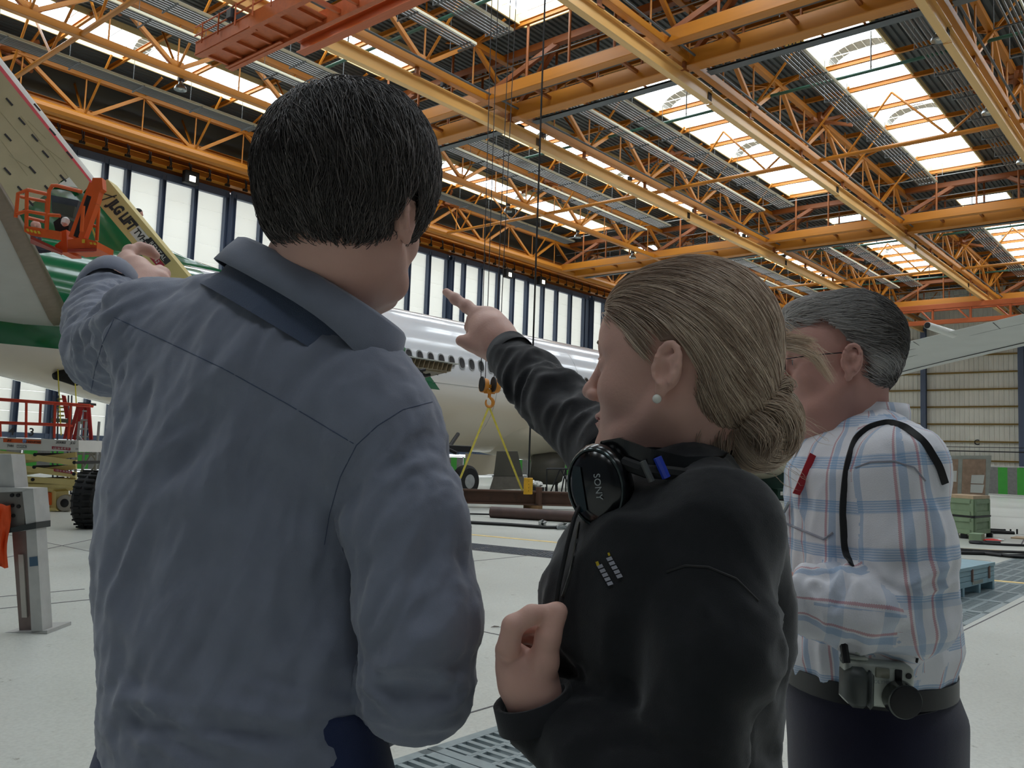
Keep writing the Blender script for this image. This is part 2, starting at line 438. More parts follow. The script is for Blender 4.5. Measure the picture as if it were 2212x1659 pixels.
slm = sl.mesh('flood_glass', mat('lit_flood_glass', (1, 1, .95), .3, emit=(1, .98, .9), estr=2))
for px, py in ((412, 385), (1098, 592), (1170, 608)):
    p_ = atY(px, py, Y1-.9); F_ = empty('flood_light', p_, 'black floodlight hung under the door track, above the %s white door leaf' % {412: 'left', 1098: 'middle', 1170: 'far'}[px], 'light')
    inst('housing', spm, F_, Matrix.Translation(p_-Vector((0, 0, .35)))); inst('lens', slm, F_, Matrix.Translation(p_-Vector((0, 0, .35))))
    member('bracket', 'tube', m_blk, p_+Vector((0, 0, .35)), p_+Vector((0, .35, 1.0)), .05, .05, F_)

# ---------------------------------------------------------------- far wall X1
LINES = [-21.0, -11.4, -1.8, 7.8, 17.4, 27.0, 36.6, 46.2]
m_wall = mat('off_white_profiled_wall_sheet', (.83, .83, .79), .6, var=.06, scale=.5)
wl_ = MB(); n = 0; R = []
y = Y0-6.0; prof = []
while y < Y1+.3:
    prof += [(y, 0), (y+.30, 0), (y+.33, -.05), (y+.45, -.05), (y+.48, 0)]; y += .48
wl_.rings([[Vector((X1+a, yy, z)) for yy, a in prof] for z in (0, 22.5)], close=False)
wf = wl_.build('wall_far', m_wall); tag(wf, kind='structure')
m_girt = mat('yellow_wall_girt', (.66, .55, .28), .5)
for i, z in enumerate([2.9, 4.95, 6.85, 8.75, 10.65, 12.5, 14.4, 16.3, 18.2, 20.0]):
    member('girt', 'channel', m_girt, (X1-.16, Y0-6, z), (X1-.16, Y1, z), .2, .16, wf)
for y in LINES+[12.6]:
    if y == 12.6: continue
    member('column', 'ibeam', m_blue, (X1-.45, y, 0), (X1-.45, y, 18.2), .55, .5, wf, up=(1, 0, 0))
member('cable_run', 'box', m_dkmetal, (X1-.7, Y0-6, 3.9), (X1-.7, 40, 3.9), .12, .12, wf)
member('cable_run', 'tube', m_dkmetal, (X1-.7, Y0-6, 4.35), (X1-.7, 40, 4.35), .07, .07, wf)
member('timber_rail', 'box', mat('brown_timber', (.55, .42, .28), .7), (X1-.7, Y0-6, 1.9), (X1-.7, 22.6, 1.9), .1, .5, wf)
member('plinth', 'box', m_grey, (X1-.3, Y0-6, .25), (X1-.3, Y1, .25), .3, .5, wf)
for txt, px, py in (('A', 1758, 955), ('C', 2110, 956)):
    p_ = atX(px, py, X1-.1); put_text(txt, .8, m_ink, p_, (0, -1, 0), (0, 0, 1), wf, bold=.02)
for y, z in ((24.6, 16), (17.5, 15)):
    pass

# walls behind and beside the camera
m_wall2 = trans_mat('translucent_grey_wall_sheet', (.42, .44, .47), .04)
for nm, along, (a0, a1), fixed in (('wall_near', 0, (X0, X1), Y0-6.0), ('wall_left', 1, (Y0-6.0, Y1), X0)):
    b = MB(); prof = []; y = a0
    while y < a1: prof += [(y, 0), (y+.5, 0), (y+.55, .06), (y+.8, .06), (y+.85, 0)]; y += .86
    prof.append((a1, 0))
    b.rings([[Vector((p, fixed-q, z)) if along == 0 else Vector((fixed-q, p, z)) for p, q in prof] for z in (0, 22.4)], close=False)
    tag(b.build(nm, m_wall2), kind='structure')
# ---------------------------------------------------------------- roof
ZB, ZT, ZP, ZDK = 18.4, 20.72, 21.45, 21.75
GX = [-31.8, 0.0-.2, 31.4, 62.9, 94.5]
GX = [-.1, 31.4, 62.9, 94.5]
SKX = [(-10.0, -2.0), (4.8, 29.6), (36.2, 61.2), (67.7, 92.8)]
SKYY = [(l+4.35, l+7.65) for l in LINES[:-1]]
# profiled deck, cut around the skylights
ceil = empty('ceiling', (45, 16, ZDK), kind='structure')
def deck(x0, x1, y0, y1):
    b = MB(); prof = []; y = y0
    while y < y1-.05:
        prof += [(y, 0), (y+.16, 0), (y+.20, .09), (y+.27, .09)]; y += .31
    prof.append((y1, 0))
    b.rings([[Vector((x, yy, ZDK+a)) for yy, a in prof] for x in (x0, x1)], close=False)
    b.build('deck_sheet', m_deck, ceil)
    b2 = MB(); b2.box(x0, x1, y0, y1, ZDK+.25, ZDK+.3); b2.build('insulation', m_deck, ceil)
ys = [Y0-6]
for a, c in SKYY: ys += [a, c]
ys.append(Y1+.3)
xs = [X0]
for a, c in SKX: xs += [a, c]
xs.append(X1)
for i in range(0, len(ys)-1, 2): deck(X0, X1, ys[i], ys[i+1])
for i in range(0, len(ys)-2, 2):
    for j in range(0, len(xs)-1, 2):
        if xs[j+1] > xs[j]+.05: deck(xs[j], xs[j+1], ys[i+1], ys[i+2])
# purlins along Y
pl = empty('trim_purlin', (45, 16, ZP), kind='structure')
x = 4.0
while x < 103:
    member('purlin', 'ibeam', m_or, (x, Y0-4, ZP), (x, Y1, ZP), .14, .24, pl); x += 3.15
for x in (66.2,):
    pass
# skylights
def emis(name, col, s):
    M = bpy.data.materials.new(name); M.use_nodes = True; nt = M.node_tree; N = nt.nodes; N.remove(N['Principled BSDF'])
    e = N.new('ShaderNodeEmission'); e.inputs[0].default_value = lin(col)+(1,); e.inputs[1].default_value = s
    nt.links.new(e.outputs[0], N['Material Output'].inputs[0]); return M
m_sky = emis('daylit_skylight_glazing', (.93, .97, 1.0), SKYLIGHT_STRENGTH)
m_curb = mat('pale_yellow_skylight_curb', (.92, .84, .62), .5, var=.05)
m_mesh = mat('grey_vault_mesh', (.55, .55, .52), .6)
PL_ = 3.15
vb = MB(); R = []
for x in (0, 1):
    R.append([Vector((x, 1.65-1.65*cos(pi*k/8), .28+.75*sin(pi*k/8))) for k in range(9)])
vb.rings(R, close=False); pane_me = vb.mesh('pane', m_sky, smooth=True, angle=60)
rb = MB(); R = []
for x in (0, .85):
    R.append([Vector((x, 1.65-1.60*cos(pi*k/12), .18+.72*sin(pi*k/12))) for k in range(13)])
rb.rings(R, close=False)
for k in range(13):
    a = pi*k/12; rb.bar((0, 1.65-1.6*cos(a), .17+.72*sin(a)), (.85, 1.65-1.6*cos(a), .17+.72*sin(a)), .03, .03, 1)
rib_me = rb.mesh('vault_rib', [m_mesh, m_white])
n = 1
for (a, c) in SKX:
    for li, (y0, y1) in enumerate(SKYY):
        if y0 < -12: continue
        Wd = empty('window_%d' % n, (a, y0, ZDK), kind='structure'); n += 1
        for (p0, p1, wd, hd) in (((a, y0, ZDK), (c, y0, ZDK), .08, .6), ((a, y1, ZDK), (c, y1, ZDK), .08, .6), ((a, y0, ZDK), (a, y1, ZDK), .08, .6), ((c, y0, ZDK), (c, y1, ZDK), .08, .6)):
            member('curb', 'box', m_curb, p0, p1, wd, hd, Wd)
        x = a; k = 0
        while x < c-.1:
            L_ = min(PL_/1, c-x)
            M = Matrix(((L_-.02, 0, 0, x+.01), (0, 1, 0, y0), (0, 0, 1, ZDK), (0, 0, 0, 1)))
            inst('pane', pane_me, Wd, M)
            if k % 3 == 2: inst('vault_rib', rib_me, Wd, Matrix.Translation((x-.4, y0, ZDK)))
            x += PL_; k += 1
        x = a+1.05
        while x < c:
            member('glazing_bar', 'box', m_white, (x, y0, ZDK+.1), (x, y1, ZDK+.1), .04, .05, Wd); x += 1.05

# trusses along X
lampshade = MB(); lampshade.lathe([(.05, .42), (.09, .4), (.12, .25), (.2, .2), (.27, .1), (.29, 0), (.27, -.01), (.2, .08), (.05, .14)], (0, 0, 0), n=16)
shade_me = lampshade.mesh('shade', mat('grey_lamp_reflector', (.6, .62, .62), .3, metal=.6), smooth=True)
bulb_me = MB().lathe([(.02, .15), (.09, .12), (.1, .05), (.04, .01)], (0, 0, 0), n=10).mesh('bulb', mat('frosted_bulb', (.85, .85, .8), .3), smooth=True)
ball_me = MB().chbox(-.14, .14, -.1, .1, -.1, .12, .02).mesh('ballast', m_dkmetal)
ordn = ['nearest', 'second', 'third', 'fourth', 'fifth', 'sixth', 'seventh']
NAMEY = {-1.8: 'far right edge', 7.8: 'right edge', 17.4: 'right centre', 27.0: 'centre', 36.6: 'left', 46.2: 'white doors'}
def truss(y):
    T = empty('roof_truss', (45, y, ZB), {46.2: 'yellow roof truss with round tube bottom chord nearest the white doors', 36.6: 'orange roof truss with square chords over the fuselage, next to the door side truss',
        27.0: 'orange roof truss passing just right of the man in blue\'s head', 17.4: 'orange roof truss above the blonde woman, running from top centre to the right',
        7.8: 'orange roof truss in the top right corner of the view'}.get(y, 'orange roof truss beyond the right edge of the view'), 'truss')
    kind = 'tube' if y > 40 else 'box'
    bw = .62 if y > 40 else .32
    for a, c in ((X0, GX[1]), (GX[1], GX[2]), (GX[2], X1-.5)):
        member('bottom_chord', kind, m_or, (a, y, ZB), (c, y, ZB), bw, bw, T)
    member('top_chord', 'box', m_or, (X0, y, ZT), (X1-.5, y, ZT), .28, .28, T)
    lo = [31.4+6.3*i for i in range(-5, 12)]
    for x in lo:
        if x < 5 or x > 103: continue
        if y < 0 and x < 40: continue
        member('diagonal', 'box', m_or, (x, y, ZB+.1), (x+3.15, y, ZT), .19, .19, T)
        member('diagonal', 'box', m_or, (x, y, ZB+.1), (x-3.15, y, ZT), .19, .19, T)
        member('post', 'tube', m_or, (x, y, ZB+.1), (x, y, ZP-.1), .085, .085, T)
        for sy in (-1, 1):
            member('strut', 'angle', m_or, (x, y, ZB+.1), (x+.2, y+sy*2.3, ZP-.1), .085, .085, T)
        member('gusset', 'box', m_or, (x-.3, y, ZB+.25), (x+.3, y, ZB+.25), .05, .5, T)
        if x+3.15 < 103:
            for sy in (-1, 1):
                member('strut', 'angle', m_or, (x+3.15, y, ZT), (x+3.15, y+sy*1.9, ZP-.1), .09, .09, T)
            member('hanger', 'tube', m_or, (x+3.15, y, ZB), (x+3.15, y, ZT), .08, .08, T)
    for gx in GX:
        b = MB()
        for k in range(8):
            a = k*pi/4
        member('node_plate', 'box', m_dor, (gx+14.6-.55, y, ZT), (gx+14.6+.55, y, ZT), .8, .4, T)
        for a in range(8):
            an = a*pi/4+.2
            member('node_strut', 'box', m_dor, (gx+14.6, y, ZT-.1), (gx+14.6+1.8*cos(an), y+1.8*sin(an), ZT-.1+(.6 if a % 2 else -.5)), .16, .16, T)
    if y < 30:
        # crane rail hung below the chord
        Rr = empty('crane_rail', (45, y, ZB-1.5), {36.6: 'pale yellow crane rail beam under the left truss, above the fuselage tail', 27.0: 'pale yellow crane rail beam under the centre truss, right of the dark-haired head',
            17.4: 'pale yellow crane rail beam crossing above the blonde woman', 7.8: 'pale yellow crane rail beam in the top right corner'}.get(y, 'pale yellow crane rail beam beyond the right edge'), 'beam')
        x = X0
        while x < X1-.6:
            e = min(x+15.75, X1-.6)
            member('rail_beam', 'ibeam', m_rail, (x+.01, y, ZB-.95), (e-.01, y, ZB-.90), .30, .62, Rr)
            for q in range(3):
                for r_ in range(2):
                    if 8 < e < 70 and q < 2:
                        pass
            if 5 < e < 100:
                for q in range(4):
                    member('bolt_row', 'box', m_dkmetal, (e-.14+.09*q, y-.035, ZB-1.12), (e-.14+.09*q, y-.035, ZB-.7), .03, .03, Rr)
            x += 15.75
        for x in lo:
            if 5 < x < 103:
                member('hanger', 'box', m_dor, (x-.4, y, ZB-.6), (x-.4, y, ZB-.1), .14, .16, Rr)
                member('clamp', 'box', m_dor, (x-.75, y, ZB-.62), (x-.3, y, ZB-.58), .36, .08, Rr)
        # conductor line beside the chord
        member('conductor', 'tube', m_tray, (X0, y-.42, ZB+.05), (X1-1, y-.42, ZB+.05), .1, .1, T)
    return T
TR = {}
for y in LINES[2:]: TR[y] = truss(y)
# lamps
for y in LINES[3:7]:
    for gi, gx in enumerate(GX[:-1]):
        for q, dx in enumerate((2.9, 11.4, 19.4, 27.0)):
            x = gx+dx
            if x < 8 or (y < 10 and x < 30): continue
            p_ = Vector((x, y+.55, ZB-.55))
            Lp = empty('high_bay_lamp', p_, 'round grey high bay lamp, %s along the %s truss' % (['first','second','third','fourth','fifth','sixth','seventh','eighth','ninth','tenth','eleventh','twelfth'][gi*4+q], NAMEY[y]), 'lamp', 'high bay lamps along the %s truss' % NAMEY[y])
            inst('shade', shade_me, Lp, Matrix.Translation(p_)); inst('bulb', bulb_me, Lp, Matrix.Translation(p_))
            inst('ballast', ball_me, Lp, Matrix.Translation(p_+Vector((0, 0, .5))))
            member('arm', 'tube', m_dkmetal, p_+Vector((0, 0, .5)), p_+Vector((0, -.45, .6)), .05, .05, Lp)
# twin tube girders along Y
for gi, gx in enumerate(GX[1:]):
    G = empty('roof_girder', (gx, 16, ZB), ['big orange twin box girder crossing the upper middle of the view', 'second orange twin box girder crossing behind the first, right of centre', 'farthest orange girder just before the far wall'][gi], 'girder')
    for a, c in zip(LINES[:-1], LINES[1:]):
        member('lower_box', 'box', m_or, (gx+.05, a, ZB+.05), (gx+.05, c, ZB+.05), .70, .70, G)
        member('upper_box', 'box', m_or, (gx-2.1, a, ZB+.1), (gx-2.1, c, ZB+.1), .5, .55, G)
        member('top_chord', 'box', m_dor, (gx-.9, a, ZT+.1), (gx-.9, c, ZT+.1), .35, .35, G)
        mid = (a+c)/2
        for (p0, p1) in (((gx+.1, a, ZB+.2), (gx-.9, mid-1.6, ZT)), ((gx+.1, c, ZB+.2), (gx-.9, mid+1.6, ZT)), ((gx-2.1, a, ZB+.2), (gx-.9, mid-1.6, ZT)), ((gx-2.1, c, ZB+.2), (gx-.9, mid+1.6, ZT))):
            member('diagonal', 'box', m_dor, p0, p1, .24, .24, G)
        for dy in (2.4, 4.8, 7.2):
            member('post', 'tube', m_dor, (gx+.1, a+dy, ZB+.3), (gx+.1, a+dy, ZP), .13, .13, G)
            member('post', 'tube', m_dor, (gx-2.1, a+dy, ZB+.3), (gx-2.1, a+dy, ZP), .13, .13, G)
            member('tie', 'box', m_dor, (gx+.1, a+dy, ZB+.1), (gx-2.1, a+dy, ZB+.1), .14, .14, G)
    CW = empty('catwalk', (gx-1, 16, ZB+.5), ['grey handrailed catwalk on the big orange girder in the upper middle', 'grey handrailed catwalk on the second orange girder', 'grey handrailed catwalk on the farthest girder'][gi], 'catwalk')
    for xx, z in ((gx-.55, ZB+1.45), (gx-1.75, ZB+1.45), (gx-.55, ZB+.95)):
        member('handrail', 'tube', m_pipe, (xx, Y0, z), (xx, Y1-1, z), .06, .06, CW)
    member('walkway', 'box', m_tray, (gx-1.15, Y0, ZB+.42), (gx-1.15, Y1-1, ZB+.42), .8, .06, CW)
    y = 6.0
    while y < 46:
        member('stanchion', 'tube', m_pipe, (gx-.55, y, ZB+.42), (gx-.55, y, ZB+1.45), .05, .05, CW); y += 2.4
    CT = empty('cable_tray', (gx+1.3, 16, ZB-.35), ['flat grey cable tray under the big orange girder', 'flat grey cable tray under the second orange girder', 'flat grey cable tray under the farthest girder'][gi], 'tray')
    for a, c in zip(LINES[:-1], LINES[1:]):
        member('tray', 'channel', m_tray, (gx+1.0, a+.4, ZB-.2), (gx+1.0, c-.4, ZB-.2), .45, .10, CT)
    y = 4.0
    while y < 46:
        member('bracket', 'box', m_dor, (gx+.2, y, ZB-.15), (gx+1.2, y, ZB-.13), .06, .08, CT); y += 1.6
p_ = atX(1716, 90, GX[1]+1.32)
sg = empty('girder_sign', p_, 'small yellow number plate reading 1974 under the orange girder', 'sign')
b = MB(); b.chbox(p_.x, p_.x+.02, p_.y-.38, p_.y+.38, p_.z-.22, p_.z+.22, .004); b.build('plate', mat('yellow_sign', (.85, .68, .2), .5), sg)
b = MB(); b.cyl((p_.x-.1, p_.y, p_.z+.2), (p_.x-.25, p_.y, ZB-.2), .02, 6); b.build('hanger', m_dkmetal, sg)
put_text('1974', .32, m_ink, (p_.x-.012, p_.y, p_.z), (0, -1, 0), (0, 0, 1), sg, bold=.006)
# cross frames at mid bay
for gi, gx in enumerate((GX[0]+14.6, GX[1]+14.6, GX[2]+14.6)):
    Cf = empty('cross_brace', (gx, 16, ZB), 'light orange cross truss with V struts, %s from the camera' % ['first', 'second', 'third'][gi], 'frame')
    for a, c in zip(LINES[:-1], LINES[1:]):
        if gi == 0 and a < 20: continue
        member('bottom_tube', 'tube', m_or, (gx, a, ZB-.02), (gx, c, ZB-.02), .22, .22, Cf)
        for bm_, tp in ((a+3.0, a), (a+3.0, a+5.7), (c-1.6, a+5.7), (c-1.6, c)):
            member('strut', 'tube', m_or, (gx, bm_, ZB), (gx, tp, ZP-.15 if 0 < tp-a < 9 else ZT), .12, .12, Cf)
# radiant pipe bundles
bund = {}
npb = 0
for (xa, xb) in ((6.5, 26.4), (33.9, 56.5), (65.4, 88.0)):
    for y in LINES[2:-1]:
        for q, off in enumerate({7.8: (1.7, 6.7), 36.6: (5.6,)}.get(y, (6.2, 8.3))):
            if xa < 30 and y < 15: continue
            if y < 5 and off < 5: continue
            yb = y+off
            bay = {6.5: 'near', 33.9: 'middle', 65.4: 'far'}[xa]
            side = 'just left of' if off < 2 else 'farthest left of' if off > 8 else 'well left of'
            B = empty('radiant_pipe_bundle', (xa, yb, 19.4), 'grey heating pipe bundle, %s bay, %s the %s truss' % (bay, side, NAMEY[y]), 'pipes', 'grey heating pipe bundles under the roof')
            for k in range(6 if off < 8 else 4):
                member('pipe', 'tube', m_pipe, (xa, yb-.45+.18*k, 19.4), (xb, yb-.45+.18*k, 19.4), .085, .085, B)
            member('end_header', 'tube', m_pipe, (xb, yb-.5, 19.4), (xb, yb+.5, 19.4), .12, .12, B)
            member('edge_strip', 'box', mat('pale_pipe_guard', (.78, .76, .66), .5), (xa, yb-.6, 19.42), (xb, yb-.6, 19.42), .06, .12, B)
            x = xa+.6
            while x < xb:
                member('bracket', 'box', m_tray, (x, yb-.66, 19.33), (x, yb+.62, 19.33), .06, .05, B)
                member('hanger_rod', 'tube', m_tray, (x, yb+.62, 19.3), (x, yb+.62, ZP), .03, .03, B); x += 3.15
for x in (24.4, 39.5, 71.0, 86.5):
    Gp = empty('green_pipe', (x, 20, 19.75), 'long green painted pipe crossing the roof %s' % {24.4: 'at the top middle of the view', 39.5: 'under the two large skylights', 71.0: 'in the far bay', 86.5: 'near the far wall'}[x], 'pipe')
    member('pipe', 'tube', m_green, (x, 5.5, 19.75), (x, 33.5, 19.75), .16, .16, Gp)
    for y in (12.5, 22.0, 31.5):
        member('drop', 'tube', m_pipe, (x, y, 19.7), (x, y, ZP+.2), .07, .07, Gp)
# thin conduit runs
for i, (x, z) in enumerate(((35.0, 20.1), (58.2, 20.3), (66.5, 20.1))):
    Cd = empty('conduit', (x, 20, z), 'thin pale conduit line across the roof, %s of three' % ['nearest', 'middle one', 'farthest'][i], 'conduit')
    member('tube', 'tube', m_grey, (x, -2, z), (x, 44, z), .05, .05, Cd)
    for y in range(2, 44, 6): member('clip', 'tube', m_grey, (x, y, z), (x, y, ZP-.1), .03, .03, Cd)
# overhead crane bridge, upper left
m_crn = mat('burnt_orange_crane_paint', (.72, .36, .17), .5, var=.1)
cz = ZB-2.1
Cr = empty('overhead_crane', (16.6, 32, cz), 'burnt orange crane bridge with railing hung under the rails, top left', 'crane')
for xx in (16.0, 17.3):
    member('bridge_girder', 'ibeam', m_crn, (xx, 26.0, cz-.02), (xx, 29.6, cz-.02), .36, .5, Cr)
bp_ = MB(); bp_.box(16.0, 17.3, 23.5, 29.6, cz-.1, cz-.06)
for xx in (15.85, 17.25):
    bp_.box(xx, xx+.2, 17.5, 29.6, cz-.3, cz+.25)
yy = 18.0
while yy < 29.6:
    bp_.box(16.0, 17.3, yy, yy+.12, cz-.2, cz-.05); yy += .95
bp_.build('bridge_box', m_crn, Cr)
for yy in np.arange(23.5, 29.8, 1.1):
    member('stanchion', 'tube', m_crn, (15.75, yy, cz), (15.75, yy, cz+.8), .06, .06, Cr)
for z in (.45, .8): member('handrail', 'tube', m_crn, (15.8, 18, cz+z), (15.8, 29.6, cz+z), .06, .06, Cr)
for yy in (27.0, 17.6):
    member('end_carriage', 'box', m_dkmetal, (15.6, yy, cz+.45), (17.7, yy, cz+.45), .3, .35, Cr)
# far crane
Cf2 = empty('overhead_crane', (86, 17, ZB-2.2), 'long orange lattice crane bridge crossing in front of the far wall', 'crane')
for z, w_ in ((ZB-1.55, .45), (ZB-3.0, .4)):
    member('bridge_girder', 'box', m_crn, (86, -6, z), (86, 27.4, z), w_, w_, Cf2)
for yy in np.arange(-4, 27.4, 3.2):
    member('post', 'box', m_crn, (86, yy, ZB-3.0), (86, yy, ZB-1.5), .18, .18, Cf2)
    member('brace', 'box', m_crn, (86, yy, ZB-3.0), (87.6, yy+1.5, ZB-1.5), .12, .12, Cf2)
member('bridge_girder', 'box', m_crn, (87.6, -6, ZB-1.5), (87.6, 27.4, ZB-1.5), .35, .35, Cf2)
# ================================================================== the airliner
AX = 24.5
def fus_mat():
    M = bpy.data.materials.new('airliner_paint_white_and_green'); M.use_nodes = True; nt = M.node_tree; N = nt.nodes; L = nt.links
    b = N['Principled BSDF']; b.inputs['Roughness'].default_value = .16; b.inputs['Coat Weight'].default_value = .5; b.inputs['Coat Roughness'].default_value = .05
    tc = N.new('ShaderNodeTexCoord'); sp = N.new('ShaderNodeSeparateXYZ'); L.new(tc.outputs['Object'], sp.inputs[0])
    def mth(op, a, c=None, d=None):
        n = N.new('ShaderNodeMath'); n.operation = op
        for i, v in enumerate((a, c, d)):
            if v is None: continue
            if isinstance(v, (int, float)): n.inputs[i].default_value = v
            else: L.new(v, n.inputs[i])
        return n.outputs[0]
    x, z = sp.outputs[0], sp.outputs[2]      # object origin sits at (20, AX, 0)
    # green tail: behind X=15 and above z 3.72 ; slanted leading boundary
    g1 = mth('MULTIPLY', mth('LESS_THAN', mth('ADD', x, mth('MULTIPLY', z, .9)), -5.0+3.8*.9+.6), mth('GREATER_THAN', z, 3.74))
    # diagonal stripe, z from 3.75 up, sloping forward and down
    r_ = mth('ADD', x, mth('MULTIPLY', mth('SUBTRACT', z, 3.75), 1.28))     # = const on the edges
    s1 = mth('MULTIPLY', mth('GREATER_THAN', r_, 1.10), mth('LESS_THAN', r_, 1.93))
    s1 = mth('MULTIPLY', s1, mth('GREATER_THAN', z, 3.75))
    g = mth('MAXIMUM', g1, s1)
    mr = N.new('ShaderNodeMapRange'); L.new(z, mr.inputs[0]); mr.inputs[1].default_value = 3.2; mr.inputs[2].default_value = 4.6  # warm floor bounce painted into the lower hull, fading to white upward
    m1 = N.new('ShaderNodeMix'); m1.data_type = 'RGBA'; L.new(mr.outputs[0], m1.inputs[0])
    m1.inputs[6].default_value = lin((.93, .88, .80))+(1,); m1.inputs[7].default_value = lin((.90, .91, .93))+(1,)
    m2 = N.new('ShaderNodeMix'); m2.data_type = 'RGBA'; L.new(g, m2.inputs[0]); L.new(m1.outputs[2], m2.inputs[6])
    m2.inputs[7].default_value = lin((.04, .40, .24))+(1,)
    L.new(m2.outputs[2], b.inputs['Base Color'])
    return M
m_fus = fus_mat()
m_cream = mat('cream_primer', (.84, .80, .72), .4, var=.04, scale=1)
m_grn = mat('glossy_airliner_green', (.05, .38, .22), .15, coat=.5, var=.05)
m_alum = mat('grey_wing_paint', (.72, .73, .71), .4, var=.05, scale=1.5)
m_mask = mat('beige_masking_paper', (.70, .66, .54), .75, var=.06, scale=1.5, bump=.9, bscale=2.5)
m_red = mat('red_leading_edge_paint', (.78, .25, .30), .4)
m_dark = mat('dark_window', (.13, .14, .15), .15)
Ap = empty('airliner', (20, AX, 0), 'white airliner with green tail under repair, filling the background behind the people', 'aircraft')
st = [(-4, 5.9, .3, .3), (-2, 5.75, .75, .8), (1, 5.5, 1.15, 1.25), (4, 5.3, 1.6, 1.6), (8.4, 4.95, 2.05, 1.88), (10.7, 4.74, 2.3, 2.13), (14, 4.47, 2.5, 2.4), (18, 4.3, 2.58, 2.56),
      (22, 4.24, 2.6, 2.64), (30, 4.24, 2.6, 2.64), (44, 4.24, 2.6, 2.64), (48, 4.15, 2.5, 2.5), (51, 4.0, 2.15, 2.1), (53, 3.85, 1.6, 1.5), (54.3, 3.75, .8, .75), (54.6, 3.7, .1, .1)]
# smooth interpolation of stations
def lerp_st(x):
    for a, c in zip(st[:-1], st[1:]):
        if a[0] <= x <= c[0]:
            t = (x-a[0])/(c[0]-a[0]); return [a[i]+(c[i]-a[i])*t for i in (1, 2, 3)]
R = []
x = -4.0
while x < 54.61:
    a = [0, 0, 0]
    for o_ in (-1.2, -.6, 0, .6, 1.2):
        q = lerp_st(min(max(x+o_*(1 if x < 50 else .1), -4), 54.6))
        for i in range(3): a[i] += q[i]/5
    zc, ry, rz = a
    R.append([Vector((x, AX+ry*sin(2*pi*k/72), zc+rz*cos(2*pi*k/72))) for k in range(72)]); x += .7
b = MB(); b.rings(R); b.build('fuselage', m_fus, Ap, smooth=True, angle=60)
def fus_pt(x, z, out=0.):
    zc, ry, rz = lerp_st(x); c = (z-zc)/rz; s_ = sqrt(max(0, 1-c*c)); return Vector((x, AX-(ry+out)*s_, z)), c
# cabin windows
wm = MB(); n = 16
for rr, dy, mi in ((1.0, -.018, 0), (.80, -.024, 1)):
    pts_ = []
    for k in range(n):
        a = 2*pi*k/n; ex = .17*rr*(abs(cos(a))**.8)*(1 if cos(a) > 0 else -1); ez = .245*rr*(abs(sin(a))**.8)*(1 if sin(a) > 0 else -1)
        pts_.append(Vector((ex, dy, ez)))
    wm.prism(pts_, (0, .03, 0), mi)
wme = wm.mesh('cabin_window', [m_grey, m_dark])
x = 16.6; zwin = 3.42+1.42
while x < 46:
    p_, c = fus_pt(x, zwin); tilt = Matrix.Rotation(-math.asin(max(-1, min(1, c)))*1.0, 4, 'X')
    inst('cabin_window', wme, Ap, Matrix.Translation(p_) @ tilt); x += .535
# panel seams on the belly, doors
for x in (19.2, 25.0, 30.5):
    pts_ = [fus_pt(x, z, .006)[0] for z in np.linspace(2.0, 6.3, 14)]
    b = MB(); b.tube(pts_, .008, 4); b.build('skin_seam', m_grey, Ap)
b = MB(); b.tube([fus_pt(x, 4.0, .004)[0] for x in np.linspace(21.5, 44, 12)], .007, 4); b.build('skin_seam', m_grey, Ap)
# door outline near stripe
b = MB()
for z0 in (0,): b.tube([fus_pt(18.35, z, .01)[0] for z in np.linspace(3.6, 5.4, 8)], .02, 4)
b.build('door_edge', m_grey, Ap)
# belly fairing (lofted bulge under the wing box)
R = []
for i in range(13):
    t = i/12; x = 24.2+t*17; s_ = sin(pi*min(1, max(0.0, t)))**.45 if 0 < t < 1 else .02
    R.append([Vector((x, AX+2.75*s_*sin(2*pi*k/40), 2.62+1.35*s_*cos(2*pi*k/40))) for k in range(40)])
b = MB(); b.rings(R); b.build('belly_fairing', m_cream, Ap, smooth=True, angle=70)
# fin
def LEx(z): return 12.55-(z-6.75)/.955
fin = MB()
th = lambda z: .30-.02*(z-6.7)
R = []
for z in (6.2, 8, 10, 12, 15.4):
    le = LEx(max(z, 6.4)); te = -2.0+(z-6.2)*.28; c = le-te; t_ = th(z)
    prof = [(le, 0), (le-.03*c, .45), (le-.1*c, .8), (le-.3*c, 1), (le-.7*c, .7), (te, .05)]
    R.append([Vector((px_, AX-q*t_, z)) for px_, q in prof]+[Vector((px_, AX+q*t_, z)) for px_, q in prof[::-1]])
fin.rings(R); fin.build('fin', m_grn, Ap, smooth=True, angle=50)
b = MB(); R = []
for x, h, w_ in ((12.2, .55, .25), (13.2, .3, .3), (14.6, .12, .3), (16.5, .02, .2)):
    zc, ry, rz = lerp_st(x); R.append([Vector((x, AX-w_, zc+rz-.15)), Vector((x, AX-w_*.5, zc+rz+h*.7)), Vector((x, AX, zc+rz+h)), Vector((x, AX+w_*.5, zc+rz+h*.7)), Vector((x, AX+w_, zc+rz-.15))])
b.rings(R); b.build('dorsal_fillet', m_grn, Ap, smooth=True)
def edge_strip(name, off0, off1, z0, z1, y, mt):
    P = [(LEx(z0)-off0, z0), (LEx(z1)-off0, z1), (LEx(z1)-off1, z1), (LEx(z0)-off1, z0)]
    b = MB(); b.prism([Vector((p[0], y, p[1])) for p in P], (0, .03, 0)); return b.build(name, mt, Ap)
def strip3(name, off0, off1, q0, q1, z0, z1, mt):
    """a band on the camera-side skin of the fin following the leading edge"""
    b = MB(); R = []
    for z in np.linspace(z0, z1, 8):
        t_ = th(z)+.02; R.append([Vector((LEx(z)-off0, AX-q0*t_, z)), Vector((LEx(z)-(off0+off1)/2, AX-(q0+q1)/2*t_-.02, z)), Vector((LEx(z)-off1, AX-q1*t_, z))])
    b.rings(R, close=False); return b.build(name, mt, Ap, smooth=True)
le = MB(); R = []
